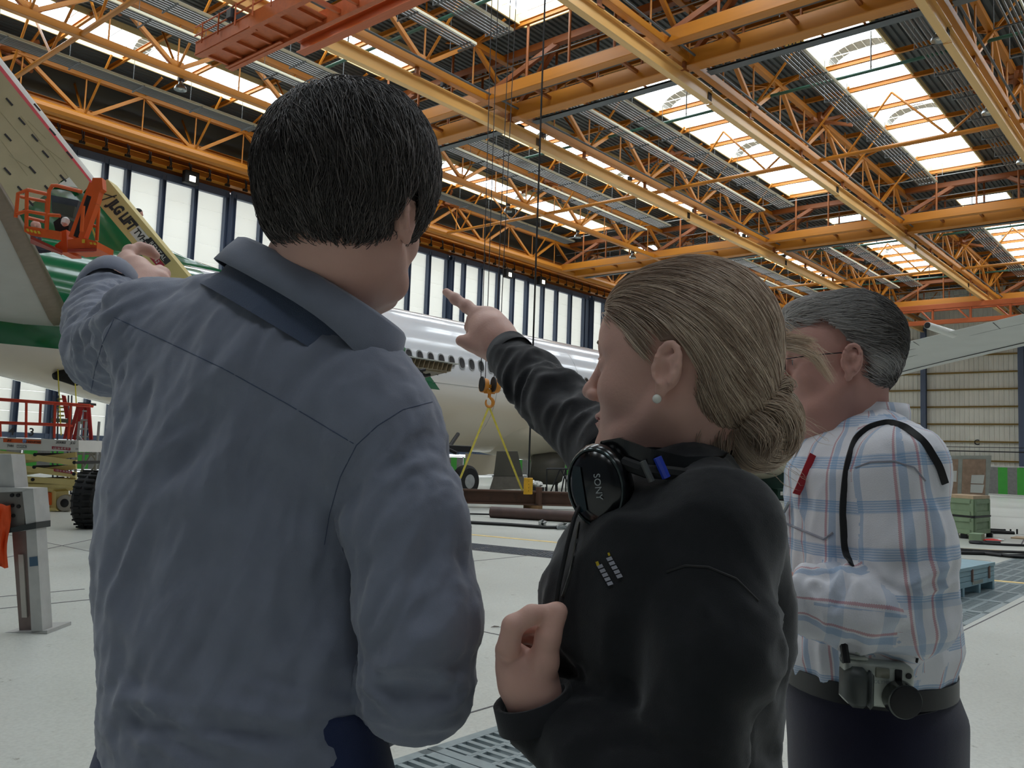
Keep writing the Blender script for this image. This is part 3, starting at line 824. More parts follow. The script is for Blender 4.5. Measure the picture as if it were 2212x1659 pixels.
for z in np.linspace(8.55, 15.4, 10):
    t_ = th(z)+.02; L0 = LEx(z)
    R.append([Vector((L0-.28, AX-.62*t_, z)), Vector((L0-.1, AX-.4*t_, z)), Vector((L0+.04, AX, z)), Vector((L0-.1, AX+.4*t_, z)), Vector((L0-.28, AX+.62*t_, z))])
le.rings(R, close=False); le.build('leading_edge', m_white, Ap, smooth=True, angle=80)
strip3('red_band', .26, .74, .62, .95, 8.35, 15.4, m_red)
mp = [(-1.6, 6.75), (8.05, 6.75), (8.46, 7.38), (9.11, 8.05), (9.36, 8.41), (9.55, 8.56), (9.93, 8.21), (10.14, 8.55), (LEx(15.2)-.72, 15.2), (.4, 15.2)]
b = MB(); b.prism([Vector((x, AX-.40, z)) for x, z in mp], (0, .36, 0)); ms = b.build('masking_sheet', m_mask, Ap)
b = MB(); b.prism([Vector((x, AX-.42, z)) for x, z in ((9.22, 8.22), (9.55, 8.56), (9.80, 8.33), (9.5, 8.3))], (0, .03, 0)); b.build('paper_corner', m_white, Ap)
tm = MB(); tm.box(-.11, .11, -.02, 0, -.022, .022); tme = tm.mesh('tape', mat('black_tape', (.10, .10, .14), .5))
for px, py in ((20, 220), (47, 262), (17, 297), (75, 298), (98, 333), (113, 285), (16, 370), (70, 367), (136, 385), (45, 410), (103, 408), (65, 437), (37, 460), (150, 335), (80, 232)):
    p_ = atY(px, py, AX-.41)
    M = Matrix.Translation(p_) @ Matrix.Rotation(radians(40), 4, 'Y')
    inst('tape', tme, Ap, M)
# crease threads in the paper
b = MB()
for (a, c) in (((0, 240), (130, 395)), ((20, 335), (75, 370)), ((20, 335), (45, 350)), ((45, 250), (150, 385)), ((60, 260), (100, 300)), ((0, 300), (60, 380)), ((75, 300), (140, 350))):
    b.tube([atY(a[0], a[1], AX-.40), atY(c[0], c[1], AX-.40)], .012, 4)
b.build('paper_crease', m_mask, ms)
# tailplane, camera side
R = []
for y, xl, z, ch, t_ in ((23.6, 9.95, 4.42, 6.2, .50), (21.5, 8.72, 4.52, 5.6, .44), (16.4, 5.72, 5.34, 3.8, .32), (14.6, 4.6, 5.6, 3.0, .24)):
    prof = [(0, 0), (.015, .5), (.06, .85), (.2, 1), (.6, .7), (1, .05), (1, -.05), (.6, -.7), (.2, -1), (.06, -.85), (.015, -.5)]
    R.append([Vector((xl-ch*p, y, z+q*t_/2)) for p, q in prof])
b = MB(); b.rings(R); tp = b.build('tailplane', m_alum, Ap, smooth=True, angle=50)
b = MB()
R2 = []
for (y, xl, z, ch, t_) in ((22.3, 9.19, 4.48, 5.9, .47), (21.5, 8.72, 4.52, 5.6, .44), (16.4, 5.72, 5.34, 3.8, .32), (14.6, 4.6, 5.6, 3.0, .24)):
    R2.append([Vector((xl+.02-ch*p, y, z+q*(t_+.05)/2)) for p, q in ((.06, .85), (.015, .5), (-.004, 0), (.015, -.5), (.075, -.90))])
b.rings(R2, close=False); b.build('leading_edge', mat('brownish_bare_metal', (.52, .46, .40), .35, metal=.4), tp, smooth=True, angle=80)
b = MB(); b.prism([Vector((9.0-2.2, 22.2, 4.23)), Vector((9.0-5.5, 22.2, 4.3)), Vector((1.6, 15.2, 5.42)), Vector((4.6-.9, 15.2, 5.42))], (0, 0, -.03)); b.build('lower_skin', mat('dark_underside_sheet', (.42, .41, .38), .5), tp)  # separate darker sheet laid under the tailplane
b = MB(); b.chbox(8.2, 9.2, 24.1-1.9, 24.3-1.5, 2.6, 3.3, .05)
hp = atY(145, 826, AX-1.2)
b = MB(); b.tube([hp+Vector((-.35, 0, .12)), hp+Vector((-.1, 0, .2)), hp+Vector((.3, 0, .1)), hp+Vector((.35, 0, -.02))], [.08, .2, .2, .06], 12); b.build('open_access_hatch', mat('black_opening', (.07, .06, .05), .8), Ap)
# near wing
W3 = [(23.6, 30.3, 39.5, 2.6, 1.1), (22, 30, 38, 2.82, .9), (13, 26.2, 31.8, 4.0, .6), (6.9, 23.6, 27.9, 4.72, .34), (3.5, 21.2, 25.1, 4.92, .24), (1.2, 20.3, 23.3, 5.0, .16)]
R = []
for y, xt, xl, z, t_ in W3:
    ch = xl-xt; prof = [(0, 0), (.02, .5), (.08, .85), (.3, 1), (.7, .6), (1, .05), (1, -.05), (.7, -.6), (.3, -1), (.08, -.85), (.02, -.5)]
    R.append([Vector((xl-ch*p, y, z+q*t_/2)) for p, q in prof])
b = MB(); b.rings(R); wg = b.build('wing', m_alum, Ap, smooth=True, angle=50)
def wing_pt(y, f, dz=0):
    for a, c in zip(W3[:-1], W3[1:]):
        if c[0] <= y <= a[0]:
            t = (a[0]-y)/(a[0]-c[0]); q = [a[i]+(c[i]-a[i])*t for i in range(5)]
            return Vector((q[2]-(q[2]-q[1])*f, y, q[3]-q[4]*.5*(1 if f < .35 else (1-f)*1.3)+dz))
b = MB()
for f in (.25, .62, .80): b.tube([wing_pt(y, f, -.01) for y in np.linspace(2, 16, 14)], .012, 4)
for y in (4.2, 6.3, 9): b.tube([wing_pt(y, f, -.01) for f in (.62, .8, .98)], .012, 4)
b.build('panel_seam', m_dkmetal, wg)
dp_ = wing_pt(5.35, .985, .03); dv = Vector((-1.0, .25, .06)).normalized()
b = MB(); b.tube([dp_-dv*.3, dp_+dv*.35, dp_+dv*.9], [.10, .09, .085], 12); dn = b.build('fuel_dump_nozzle', m_white, wg, smooth=True)
b = MB(); b.tube([dp_+dv*.895, dp_+dv*.91], [.075, .075], 12); b.build('nozzle_opening', m_blk, wg)
# engine nacelle under the wing
b = MB(); b.lathe([(.55, -.3), (.95, -.2), (1.22, .6), (1.38, 1.8), (1.42, 3.0), (1.36, 4.2), (1.22, 4.7), (1.05, 4.75), (.98, 4.5)], (34.6, 16.6, 2.25), (1, 0, 0), 40); b.build('nacelle', m_cream, Ap, smooth=True, angle=50)
b = MB(); b.prism([Vector((35.5, 16.5, 3.3)), Vector((38.5, 16.5, 3.4)), Vector((36.0, 16.5, 3.9)), Vector((31.5, 16.5, 3.9))], (0, .25, 0)); b.build('pylon', m_alum, Ap)
b = MB(); b.lathe([(.97, -.1), (.5, -.45), (.35, -.9), (.05, -1.2)], (34.4, 16.6, 2.25), (1, 0, 0), 24); b.build('exhaust_cone', m_dkmetal, Ap, smooth=True)
b = MB()
for ang in (200, 235, 270, 305):
    a = radians(ang); b.tube([Vector((35.2, 16.6+1.30*cos(a), 2.25+1.30*sin(a))), Vector((36.4, 16.6+1.395*cos(a), 2.25+1.395*sin(a))), Vector((38.4, 16.6+1.40*cos(a), 2.25+1.40*sin(a)))], .012, 4)
b.build('cowl_seam', m_dkmetal, Ap)
# stub with open trailing-edge bay
m_bay = mat('brown_primed_ribs', (.56, .50, .40), .6, var=.2, scale=8)
m_stub = mat('dirty_grey_underskin', (.60, .57, .52), .55, var=.15, scale=3, dirt=(.38, .34, .3), dscale=3, dsize=.6)
fl_ = MB(); z1_, z0_ = 4.33, 4.06
b = MB(); b.prism([Vector((15.2, 18.9, 4.28)), Vector((16.8, 19.0, 4.32)), Vector((19.85, 19.05, 4.33)), Vector((21.0, 22.3, 4.36)), Vector((15.2, 22.8, 4.3))], (0, 0, .03)); stb = b.build('wing_stub', m_alum, Ap)
b = MB(); b.prism([Vector((15.2, 19.2, 3.98)), Vector((16.9, 19.25, 4.06)), Vector((19.7, 19.25, 4.10)), Vector((20.95, 22.3, 4.0)), Vector((15.2, 22.8, 3.95))], (0, 0, .025)); b.build('lower_skin', m_stub, stb)
b = MB(); b.box(15.2, 19.7, 19.45, 19.48, 4.05, 4.32); b.build('rear_spar', m_bay, stb)
rb_ = MB(); rb_.box(-.012, .012, 0, .42, 0, .24); rbm = rb_.mesh('rib', m_bay)
for k in range(22):
    inst('rib', rbm, stb, Matrix.Translation((15.3+k*.2, 19.08, 4.085)) @ Matrix.Rotation(radians(18), 4, 'Y'))
for k, (px, py) in enumerate(((893, 795), (905, 806), (888, 800))):
    p_ = atZ(px, py, 4.0); b = MB(); b.tube([p_, p_+Vector((.2, -.1, -.06)), p_+Vector((.35, -.15, -.02))], .05, 6); b.build('hinge_bracket', m_dkmetal, stb)
p_ = atY(940, 800, 20.2); b = MB(); b.tube([p_-Vector((.1, 0, 0))+Vector((0, 0, .12)), p_-Vector((0, 0, .1)), p_+Vector((.12, 0, -.14)), p_+Vector((.12, 0, .12))], .025, 6); b.build('loop_handle', m_dkmetal, stb)
# main gear
m_tyre = mat('black_tyre', (.07, .07, .075), .75)
ty = MB(); ty.lathe([(.2, -.2), (.45, -.2), (.54, -.13), (.56, 0), (.54, .13), (.45, .2), (.2, .2)], (0, 0, 0), (0, 1, 0), 28); tyre_me = ty.mesh('tyre', m_tyre, smooth=True)
hb = MB(); hb.lathe([(.05, -.21), (.24, -.205), (.25, .205), (.05, .21)], (0, 0, 0), (0, 1, 0), 20); hub_me = hb.mesh('hub', m_grey, smooth=True)
for gx_, gy_ in ((21.6, 20.2), (20.45, 20.3), (21.6, 21.3), (20.45, 21.4)):
    inst('tyre', tyre_me, Ap, Matrix.Translation((gx_, gy_, .56))); inst('hub', hub_me, Ap, Matrix.Translation((gx_, gy_, .56)))
b = MB(); b.cyl((21.0, 20.8, .56), (21.0, 21.6, 2.4), .15, 14); b.bar((20.3, 20.8, .6), (21.8, 20.8, .6), .2, .2); b.cyl((21.0, 20.9, 1.2), (22.6, 21.6, 2.2), .07, 8); b.cyl((21, 20.1, 1.5), (20.2, 21.6, 2.2), .06, 8)
b.build('gear_leg', m_dkmetal, Ap, smooth=True)
b = MB(); b.chbox(19.6, 22.6, 20.9, 21.0, 1.55, 1.78, .02); b.build('gear_beam', m_dkmetal, Ap)
dk = mat('dark_olive_cowling', (.33, .32, .29), .5, var=.1, scale=2); dk2 = mat('grey_brown_cowling', (.42, .40, .37), .5)
def facing_slab(pts, depth, t=.12):
    P = [at(px, py, depth) for px, py in pts]; b = MB(); b.prism(P, _f*t); return b
b = facing_slab([(1073, 975), (1118, 975), (1130, 1030), (1066, 1030)], 32.5); b.build('gear_door', dk, Ap)
b = facing_slab([(1066, 1030), (1131, 1030), (1136, 1056), (1102, 1057), (1057, 1059)], 32.45); b.build('gear_door', dk2, Ap)
b = facing_slab([(1005, 980), (1073, 984), (1071, 1000), (1066, 1024), (1040, 1026), (1018, 1025), (1005, 1020)], 34.5, .08); b.build('gear_door', m_cream, Ap)

# ================================================================== engine cowl on trolley under the belly
def floor_at(px, py): return atZ(px, py, 0)
c0 = floor_at(1175, 1062)
Dr = empty('engine_cowl', c0, 'dark grey cowling section under the airliner, behind the steel truss trolley', 'cowling')
ax_ = Vector((_r0.x, _r0.y, 0)).normalized(); fw = Vector((-ax_.y, ax_.x, 0))
if fw.dot(_f) < 0: fw = -fw
b = MB(); cc = c0+ax_*.1+Vector((0, 0, 1.05)); b.lathe([(.45, -.75), (.62, -.7), (.72, 0), (.68, .5), (.5, .72)], cc, ax_*.98+Vector((0, 0, -.12)), 28); b.build('drum', dk, Dr, smooth=True)
b = MB()
for s_ in (-.55, .55):
    for f_ in (-.5, .5): b.cyl(c0+ax_*s_+fw*f_, c0+ax_*(s_*.9)+fw*f_*.6+Vector((0, 0, .7)), .04, 6)
b.cyl(c0+ax_*-.6+Vector((0, 0, .35)), c0+ax_*.6+Vector((0, 0, .35)), .04, 6)
b.build('cradle', m_dkmetal, Dr)
c0 = floor_at(1205, 1079)
Tr = empty('truss_trolley', c0, 'dark steel lattice trolley on castors under the airliner belly', 'trolley')
dpt = (c0-Vector((0, 0, CAMZ))).dot(_f)
def tb(name, pts, r, mt, par, d=dpt, off=0):
    b = MB(); b.tube([at(px, py, d+off) for px, py in pts], r, 6); return b.build(name, mt, par)
for off in (0, .9):
    tb('top_rail', [(1181, 1013), (1262, 1013)], .035, m_dkmetal, Tr, off=off)
    tb('bottom_rail', [(1166, 1067), (1262, 1065)], .045, m_dkmetal, Tr, off=off)
    tb('bottom_rail', [(1166, 1073), (1206, 1073)], .03, m_dkmetal, Tr, off=off)
    for a, c in (((1181, 1013), (1181, 1066)), ((1223, 1013), (1222, 1066)), ((1236, 1013), (1235, 1066)), ((1210, 1013), (1188, 1066)), ((1210, 1013), (1240, 1066)), ((1222, 1013), (1212, 1066)), ((1248, 1015), (1226, 1066)), ((1262, 1013), (1262, 1066))):
        tb('brace', [a, c], .028, m_dkmetal, Tr, off=off)
for off, x_ in ((0, 1168), (.9, 1178), (0, 1213), (.9, 1227), (0, 1258)):
    p_ = at(x_, 1074, dpt+off); p_.z = .1; b = MB(); b.cyl(p_-ax_*.04, p_+ax_*.04, .1, 12); b.cyl(p_, (p_.x, p_.y, .4), .025, 6); b.build('castor', m_blk, Tr)

# ================================================================== hoist hook, slings, beam
hk = at(1058, 833, 25.5)
m_hk = mat('orange_hook_paint', (.80, .52, .18), .4)
H = empty('hook_block', hk, 'orange twin sheave hook block hanging in front of the fuselage', 'hook')
for s_ in (-.17, .17):
    b = MB(); c_ = hk+ax_*s_+Vector((0, 0, .0)); b.lathe([(.05, -.1), (.2, -.1), (.215, -.05), (.215, .05), (.2, .1), (.05, .1)], c_, ax_+fw*.4, 20); b.build('sheave_housing', m_hk, H, smooth=True)
    b = MB(); b.lathe([(.1, -.02), (.225, -.02), (.225, .02), (.1, .02)], c_-ax_*.06-fw*.12+Vector((0, 0, .03)), ax_+fw*.4, 20); b.build('sheave', m_blk, H, smooth=True)
b = MB(); b.cbox(hk+Vector((0, 0, -.03)), (.28, .12, .1)); b.cbox(hk+Vector((0, 0, -.18)), (.34, .14, .12)); b.cyl(hk+Vector((0, 0, -.2)), hk+Vector((0, 0, -.36)), .05, 10); b.build('crosshead', m_hk, H)
pts_ = []
for k in range(14):
    a = radians(70-k*22); pts_.append(hk+Vector((0, 0, -.50))+ax_*(.11*cos(a)+.01)+Vector((0, 0, .13*sin(a))))
b = MB(); b.tube([hk+Vector((0, 0, -.33))]+pts_, [.035, .045, .05, .055, .055, .055, .05, .05, .045, .045, .04, .035, .03, .025, .02], 8); b.build('hook', m_hk, H, smooth=True)
RP = empty('hoist_ropes', hk+Vector((0, 0, .1)), 'steel hoist ropes running up from the orange hook block', 'rope')
ztop = 16.3
for s_ in (-.27, -.14, .12, .24):
    b = MB(); p0 = hk+ax_*s_+Vector((0, 0, .12)); p1 = Vector((p0.x, p0.y, ztop)) + ax_*(s_*.5+.0); b.tube([p0, p1], .013, 5); b.build('rope', m_dkmetal, RP)
b = MB(); b.chbox(hk.x-.6, hk.x+.6, hk.y-.7, hk.y+.7, 16.2, 16.75, .05); b.build('hoist_trolley', m_crn, RP)
member('hoist_beam', 'ibeam', m_crn, (hk.x, 7.4, 16.9), (hk.x, 27.4, 16.9), .4, .45, RP)
m_sl = mat('yellow_lifting_sling', (.74, .68, .24), .6, var=.15, scale=10)
hb_ = hk+Vector((0, 0, -.60))
e1 = at(973, 1086, 24.2); e2 = at(1146, 1104, 24.6)
for k, e in enumerate((e1, e2)):
    b = MB(); b.bar(hb_+Vector((0, 0, -.02)), e, .058, .02, up=fw)
    b.bar(e, e+Vector((0, 0, -.3)), .058, .02, up=fw)
    o = b.build('lifting_sling', m_sl); tag(o, ['yellow lifting sling from the hook down to the left, beside the blue sleeve', 'yellow lifting sling from the hook down right to the rusty beam'][k], 'sling', None)
m_rust = mat('rust_brown_steel', (.34, .24, .19), .7, var=.2, scale=3, dirt=(.2, .15, .13), dsize=.55)
b0 = at(900, 1086, 23.9); b1 = at(1300, 1100, 24.7); b0.z = b1.z = .36
Bm = empty('rusty_beam', (b0.x, b0.y, 0), 'long rusty brown steel beam lying on blocks under the fuselage', 'beam')
b = MB(); d_ = (b1-b0).normalized(); sd = d_.cross(Vector((0, 0, 1)))
for z, w_, h_ in ((.48, .30, .04), (.12, .30, .04)): b.bar(b0+Vector((0, 0, z-.36)), b1+Vector((0, 0, z-.36)), w_, h_)
b.bar(b0+Vector((0, 0, -.06)), b1+Vector((0, 0, -.06)), .03, .34); b.build('web', m_rust, Bm)
for t in (.1, .62):
    p_ = b0.lerp(b1, t); b = MB(); b.box(p_.x-.12, p_.x+.12, p_.y-.25, p_.y+.25, 0, .1); b.build('timber_block', mat('brown_timber', (.5, .3, .2), .7), Bm)
p_ = at(1163, 1095, 24.3); p_.z = 0; b = MB(); b.chbox(p_.x-.07, p_.x+.07, p_.y-.07, p_.y+.07, 0, .62, .01); b.build('end_stop', m_rust, Bm)
q0 = floor_at(1060, 1118); q1 = floor_at(1330, 1134); q0.z = q1.z = .13
b = MB(); b.tube([q0, q1], .13, 16); o = b.build('steel_pipe', mat('dark_rusty_pipe', (.30, .22, .20), .6, var=.2, scale=4), None, smooth=True); tag(o, 'dark rusty round steel pipe lying on the floor below the beam', 'pipe')
q0 = floor_at(985, 1078); q1 = floor_at(1330, 1083); q0.z = q1.z = .06
b = MB(); b.tube([q0, q0.lerp(q1, .3)+Vector((0, 0, .02)), q0.lerp(q1, .5), q1], .06, 8); o = b.build('steel_pipe', m_rust, None, smooth=True); tag(o, 'thin dark red bar on the floor behind the rusty beam', 'pipe')
# pendant control and cable
pc = at(1141, 1050, 24.0)
Pn = empty('crane_pendant', pc-Vector((0, 0, .25)), 'yellow crane pendant control box hanging on a black cable', 'control')
b = MB(); b.chbox(-.13, .13, -.07, .07, -.23, .23, .015, M=Matrix.Translation(pc)); b.build('control_box', mat('yellow_control_box', (.82, .62, .12), .45), Pn)
for k in range(4):
    b = MB(); p_ = pc-fw*.07+Vector((0, 0, .14-.09*k)); b.cyl(p_, p_-fw*.03, .02, 8); b.build('button', m_blk, Pn)
b = MB(); b.tube([pc+Vector((0, 0, .22)), pc+Vector((0, 0, 5)), Vector((pc.x, pc.y, 16.6))], .028, 6); b.build('cable', m_blk, Pn)
bk = floor_at(1158, 1091)
Bk = empty('waste_bin', bk, 'black waste bin with a crumpled white bag beside the rusty beam', 'bin')
b = MB(); b.lathe([(.16, 0), (.2, .02), (.24, .55), (.2, .53)], bk, n=16); b.build('bucket', m_blk, Bk, smooth=True)
b = MB()
for k in range(14):
    a = random.random()*6.28; r_ = .05+.2*random.random(); p_ = bk+Vector((r_*cos(a), r_*sin(a), .52+.15*random.random())); b.lathe([(.01, -.06), (.09, -.02), (.07, .06), (.01, .1)], p_, (random.random()-.5, random.random()-.5, .6), 6)
b.build('crumpled_bag', m_white, Bk)
# cables and shackles on floor
def cable(pts, r, label, mt=m_blk, nm='floor_cable'):
    P = []
    for i in range(len(pts)-1):
        a = floor_at(*pts[i]); c = floor_at(*pts[i+1])
        for t in np.linspace(0, 1, 5)[:-1]:
            q = a.lerp(c, t); q += Vector((0, 0, r)); q += fw*(.03*sin(3*q.x+r*100)); P.append(q)
    P.append(floor_at(*pts[-1])+Vector((0, 0, r)))
    b = MB(); b.tube(P, r, 6); o = b.build(nm, mt, None, smooth=True); return tag(o, label, 'cable')
cable([(965, 1129), (1100, 1137), (1180, 1143), (1330, 1144)], .035, 'black cable snaking across the floor below the rusty pipe')
cable([(960, 1110), (1070, 1113), (1330, 1121)], .02, 'thin dark cable on the floor just below the rusty beam')
cable([(2050, 1197), (2130, 1199), (2180, 1205), (2240, 1209)], .035, 'thick black cable on the floor behind the blue crate')
cable([(2050, 1188), (2150, 1194), (2240, 1197)], .025, 'black cable lying along the yellow floor line at the right edge')
cable([(2100, 1196), (2160, 1203), (2200, 1203), (2240, 1201)], .03, 'second thick black cable crossing the others near the right edge')
cable([(2120, 1176), (2170, 1179), (2240, 1182)], .025, 'black cable leading right from the grey cable connector')
m_steelr = mat('galvanised_shackle', (.62, .64, .64), .35, metal=.6)
sh = [('shackle', [(1205, 1142), (1215, 1137), (1228, 1138), (1222, 1144), (1205, 1145)], 'grey steel shackle on the floor in front of the rusty pipe'),
      ('shackle', [(1166, 1133), (1172, 1130), (1178, 1133), (1172, 1137), (1166, 1135)], 'small ring shackle beside the rusty pipe'),
      ('shackle', [(1232, 1140), (1240, 1138), (1246, 1143), (1236, 1145)], 'small shackle at the right of the shackle pile')]
for nm, pts, lb in sh:
    P = [floor_at(*p)+Vector((0, 0, .05)) for p in pts]; b = MB(); b.tube(P, .035, 6, closed=True); o = b.build(nm, m_steelr, None, smooth=True); tag(o, lb, 'shackle')
# ================================================================== lifts, stands, crates, fences
m_jo = mat('orange_lift_paint', (.85, .36, .13), .4, var=.08, scale=4)
m_jc = mat('cream_lift_paint', (.85, .78, .52), .45, var=.05, scale=3)
m_jred = mat('orange_red_rail_paint', (.80, .25, .14), .45)
m_yb = mat('yellow_hazard', (.85, .72, .2), .5)
def pb(name, pts, d, r, mt, par, n=8):
    """bent tube through photo positions, each (px,py[,depth])"""
    b = MB(); b.tube([at(p[0], p[1], p[2] if len(p) > 2 else d) for p in pts], r, n); return b.build(name, mt, par, smooth=True)
def slab_px(name, pts, d, t, mt, par, mi=0):
    b = MB(); P = [at(p[0], p[1], p[2] if len(p) > 2 else d) for p in pts]; b.prism(P, fw*t); return b.build(name, mt, par)
# ---- boom lift
whl = floor_at(178, 1140)
BL = empty('boom_lift', whl, 'boom lift with long cream boom and orange basket, working at the airliner tail', 'lift')
tw = MB(); tw.lathe([(.2, -.18), (.40, -.18), (.46, -.12), (.47, 0), (.46, .12), (.40, .18), (.2, .18)], (0, 0, 0), ax_+fw*.10, 32)
tw_me = tw.mesh('tyre', m_tyre, smooth=True)
rim = MB(); rim.lathe([(.04, -.19), (.27, -.185), (.30, -.15), (.30, .15), (.27, .185), (.04, .19)], (0, 0, 0), ax_+fw*.10, 24); rim_me = rim.mesh('rim', m_grey, smooth=True)
lug = MB()
for k in range(26):
    a = 2*pi*k/26
    for s_ in (-1, 1):
        u_ = fw-ax_*.1; c_ = (u_*cos(a)+Vector((0, 0, 1))*sin(a))
        lug.bar(c_*.47+ax_*.02*s_, c_*.475+ax_*.16*s_+u_*.02, .05, .03)
lug_me = lug.mesh('tread', m_tyre)
wc = [whl+ax_*.12+Vector((0, 0, .47)), whl+ax_*3.2+Vector((0, 0, .47)), whl+ax_*.12+fw*2.2+Vector((0, 0, .47)), whl+ax_*3.2+fw*2.2+Vector((0, 0, .47))]
for c_ in wc:
    for nm, me in (('tyre', tw_me), ('rim', rim_me)): inst(nm, me, BL, Matrix.Translation(c_))
    inst('tread', lug_me, BL, Matrix.Translation(c_))['kind'] = 'stuff'
b = MB(); c_ = whl+ax_*1.65+fw*1.1; Mx = Matrix.Translation(c_) @ Matrix(((ax_.x, fw.x, 0, 0), (ax_.y, fw.y, 0, 0), (0, 0, 1, 0), (0, 0, 0, 1)))
b.chbox(-1.4, 1.4, -.7, .7, .4, .85, .05, M=Mx); b.build('chassis', m_jc, BL)
b = MB(); b.chbox(-1.3, 1.5, -.9, .9, .95, 1.7, .08, M=Mx); b.build('turntable', m_jo, BL)
bt = at(222, 408, 12.6); bb = at(640, 905, 14.3)
bd = (bb-bt).normalized(); bs = bd.cross(fw).normalized(); 
if bs.z < 0: bs = -bs
b = MB()
hw = .165
for i, s_ in enumerate((0,)):
    P = []
    for q in (bt, bb): P.append([q-bs*hw-fw*.15, q+bs*hw-fw*.15, q+bs*hw+fw*.16, q-bs*hw+fw*.16])
    b.rings(P)
bo = b.build('boom', m_jc, BL)
tf = Vector(-fw+bs*0)
m_jk = mat('dark_decal', (.16, .16, .17), .5)
tp_ = at(290, 470, 12.75)
def boom_pt(t, off=0): return bt+bd*t-fw*.156+bs*off
up_b = bs
tl = (at(312, 497, 12.8)-bt).dot(bd)
put_text('JLG LIFT', .21, m_jk, boom_pt((at(271, 474, 12.8)-bt).dot(bd), -.005), bd, up_b, bo, bold=.012, xs=.62)
b = MB(); q = boom_pt((at(250, 428, 12.7)-bt).dot(bd)); b.bar(q-bs*.12-bd*.02, q+bs*.12+bd*.05, .012, .01, up=fw); b.bar(q-bs*.02-bd*.08, q+bs*.08+bd*.06, .012, .01, up=fw); b.build('scratch_mark', m_jk, bo)
t1 = (at(309, 518, 13)-bt).dot(bd)
b = MB(); q = boom_pt(t1); b.bar(q-bd*.13, q+bd*.13, .17, .006, up=-fw); b.build('sticker', m_white, bo)
put_text('TVH', .13, m_jk, boom_pt(t1-.0)-fw*.006, bd, up_b, bo, bold=.004, xs=.85)
t2 = (at(338, 556, 13.1)-bt).dot(bd)
for off, mt_ in ((.06, m_jk), (-.05, mat('dark_red_decal', (.62, .12, .22), .5))):
    b = MB(); q = boom_pt(t2, off); b.bar(q-bd*.22, q+bd*.22, .10, .006, up=-fw); b.build('sticker', mt_, bo)
put_text('RENTAL', .09, m_white, boom_pt(t2, .055)-fw*.006, bd, up_b, bo); put_text('56 43 42', .08, m_white, boom_pt(t2, -.05)-fw*.006, bd, up_b, bo)
# jib
D0 = 12.1
for pts in ([(205, 398), (192, 430), (160, 515)], [(216, 400), (205, 440), (178, 515)]):
    b = MB(); P = [at(x, y, D0) for x, y in pts]
    for a, c in zip(P[:-1], P[1:]): b.bar(a, c, .10, .12, up=fw)
    b.build('jib_arm', m_jo, BL)
pb('jib_cylinder', [(197, 425), (168, 513)], D0, .07, m_blk, BL, 12)
slab_px('jib_head', [(200, 384), (220, 384), (222, 408), (202, 425), (192, 420)], D0-.06, .12, m_jo, BL)
slab_px('swivel', [(130, 500), (143, 496), (146, 545), (124, 545), (118, 530), (132, 520)], D0, .4, m_jo, BL)
# basket
BK = tag(empty('basket', at(120, 540, 12.4)), None); BK.parent = BL; BK.location = WL[BK.name]-WL[BL.name]
def basket(nm, pts, d=11.9, r=.026, mt=m_jo): return pb(nm, pts, d, r, mt, BK)
basket('rail', [(34, 470), (39, 418), (60, 410), (104, 420)]); basket('rail', [(57, 490), (58, 412)], 11.9); basket('rail', [(101, 497), (106, 412), (113, 401), (124, 401), (176, 414)])
basket('rail', [(35, 462), (58, 456), (104, 464), (130, 466)]); basket('rail', [(45, 425), (102, 436)], 12.9); basket('rail', [(60, 470), (97, 479)], 12.9); basket('rail', [(100, 495), (101, 430)], 12.9)
basket('rail', [(178, 443), (213, 450), (209, 520)], 12.9); basket('rail', [(190, 460), (206, 452), (210, 462)], 12.9); basket('rail', [(182, 483), (212, 490)], 12.9); basket('rail', [(187, 500), (186, 515)], 12.9); basket('rail', [(176, 500), (180, 445)], 11.9)
slab_px('toe_board', [(52, 487), (130, 500), (130, 518), (66, 508), (52, 500)], 11.9, .04, m_jo, BK)
slab_px('toe_board', [(146, 518), (175, 512), (210, 522), (209, 536), (175, 536), (146, 538)], 12.0, .5, m_jo, BK)
b = MB(); b.prism([at(66, 509, 11.9), at(135, 541, 11.9), at(135, 546, 13.0), at(66, 520, 13.0)], (0, 0, -.04)); b.prism([at(146, 538, 11.9), at(209, 536, 11.9), at(185, 545, 13.1), at(146, 545, 13.1)], (0, 0, -.04)); b.build('floor', mat('dark_red_orange_floor', (.6, .18, .1), .6), BK)
slab_px('control_box', [(110, 421), (170, 433), (160, 470), (112, 458)], 12.6, .3, mat('slate_grey_cover', (.27, .31, .34), .5), BK)
slab_px('control_box', [(113, 436), (162, 446), (157, 470), (115, 460)], 12.55, .05, mat('olive_grey_panel', (.28, .32, .28), .6), BK)
slab_px('rotator', [(115, 480), (132, 467), (150, 474), (148, 500), (120, 500)], 12.4, .3, m_blk, BK)
b = MB(); b.lathe([(.02, -.07), (.05, -.04), (.06, .03), (.02, .07)], at(141, 479, 12.3), (.3, .2, 1), 7); b.build('rag', m_white, BK)
for (px, py) in ((59, 497), (67, 499), (75, 501), (83, 502)):
    slab_px('hazard_stripe', [(px-3, py-3), (px+2, py-3), (px+5, py+3), (px, py+3)], 11.88, .005, m_yb, BK)
for (px, py) in ((196, 525), (204, 526)):
    slab_px('hazard_stripe', [(px-3, py-2), (px+2, py-2), (px+4, py+3), (px-1, py+3)], 11.97, .005, m_yb, BK)
slab_px('warning_label', [(177, 517), (183, 517), (183, 525), (177, 525)], 11.97, .005, m_yb, BK)
b = MB(); b.tube([at(192, 473, 12.6), at(212, 530, 13.4), at(231, 577, 14), at(240, 640, 14.5)], .014, 5); o = b.build('yellow_hose', mat('yellow_hose', (.75, .7, .2), .5)); tag(o, 'thin yellow hose hanging from the orange basket past the green tail', 'hose')
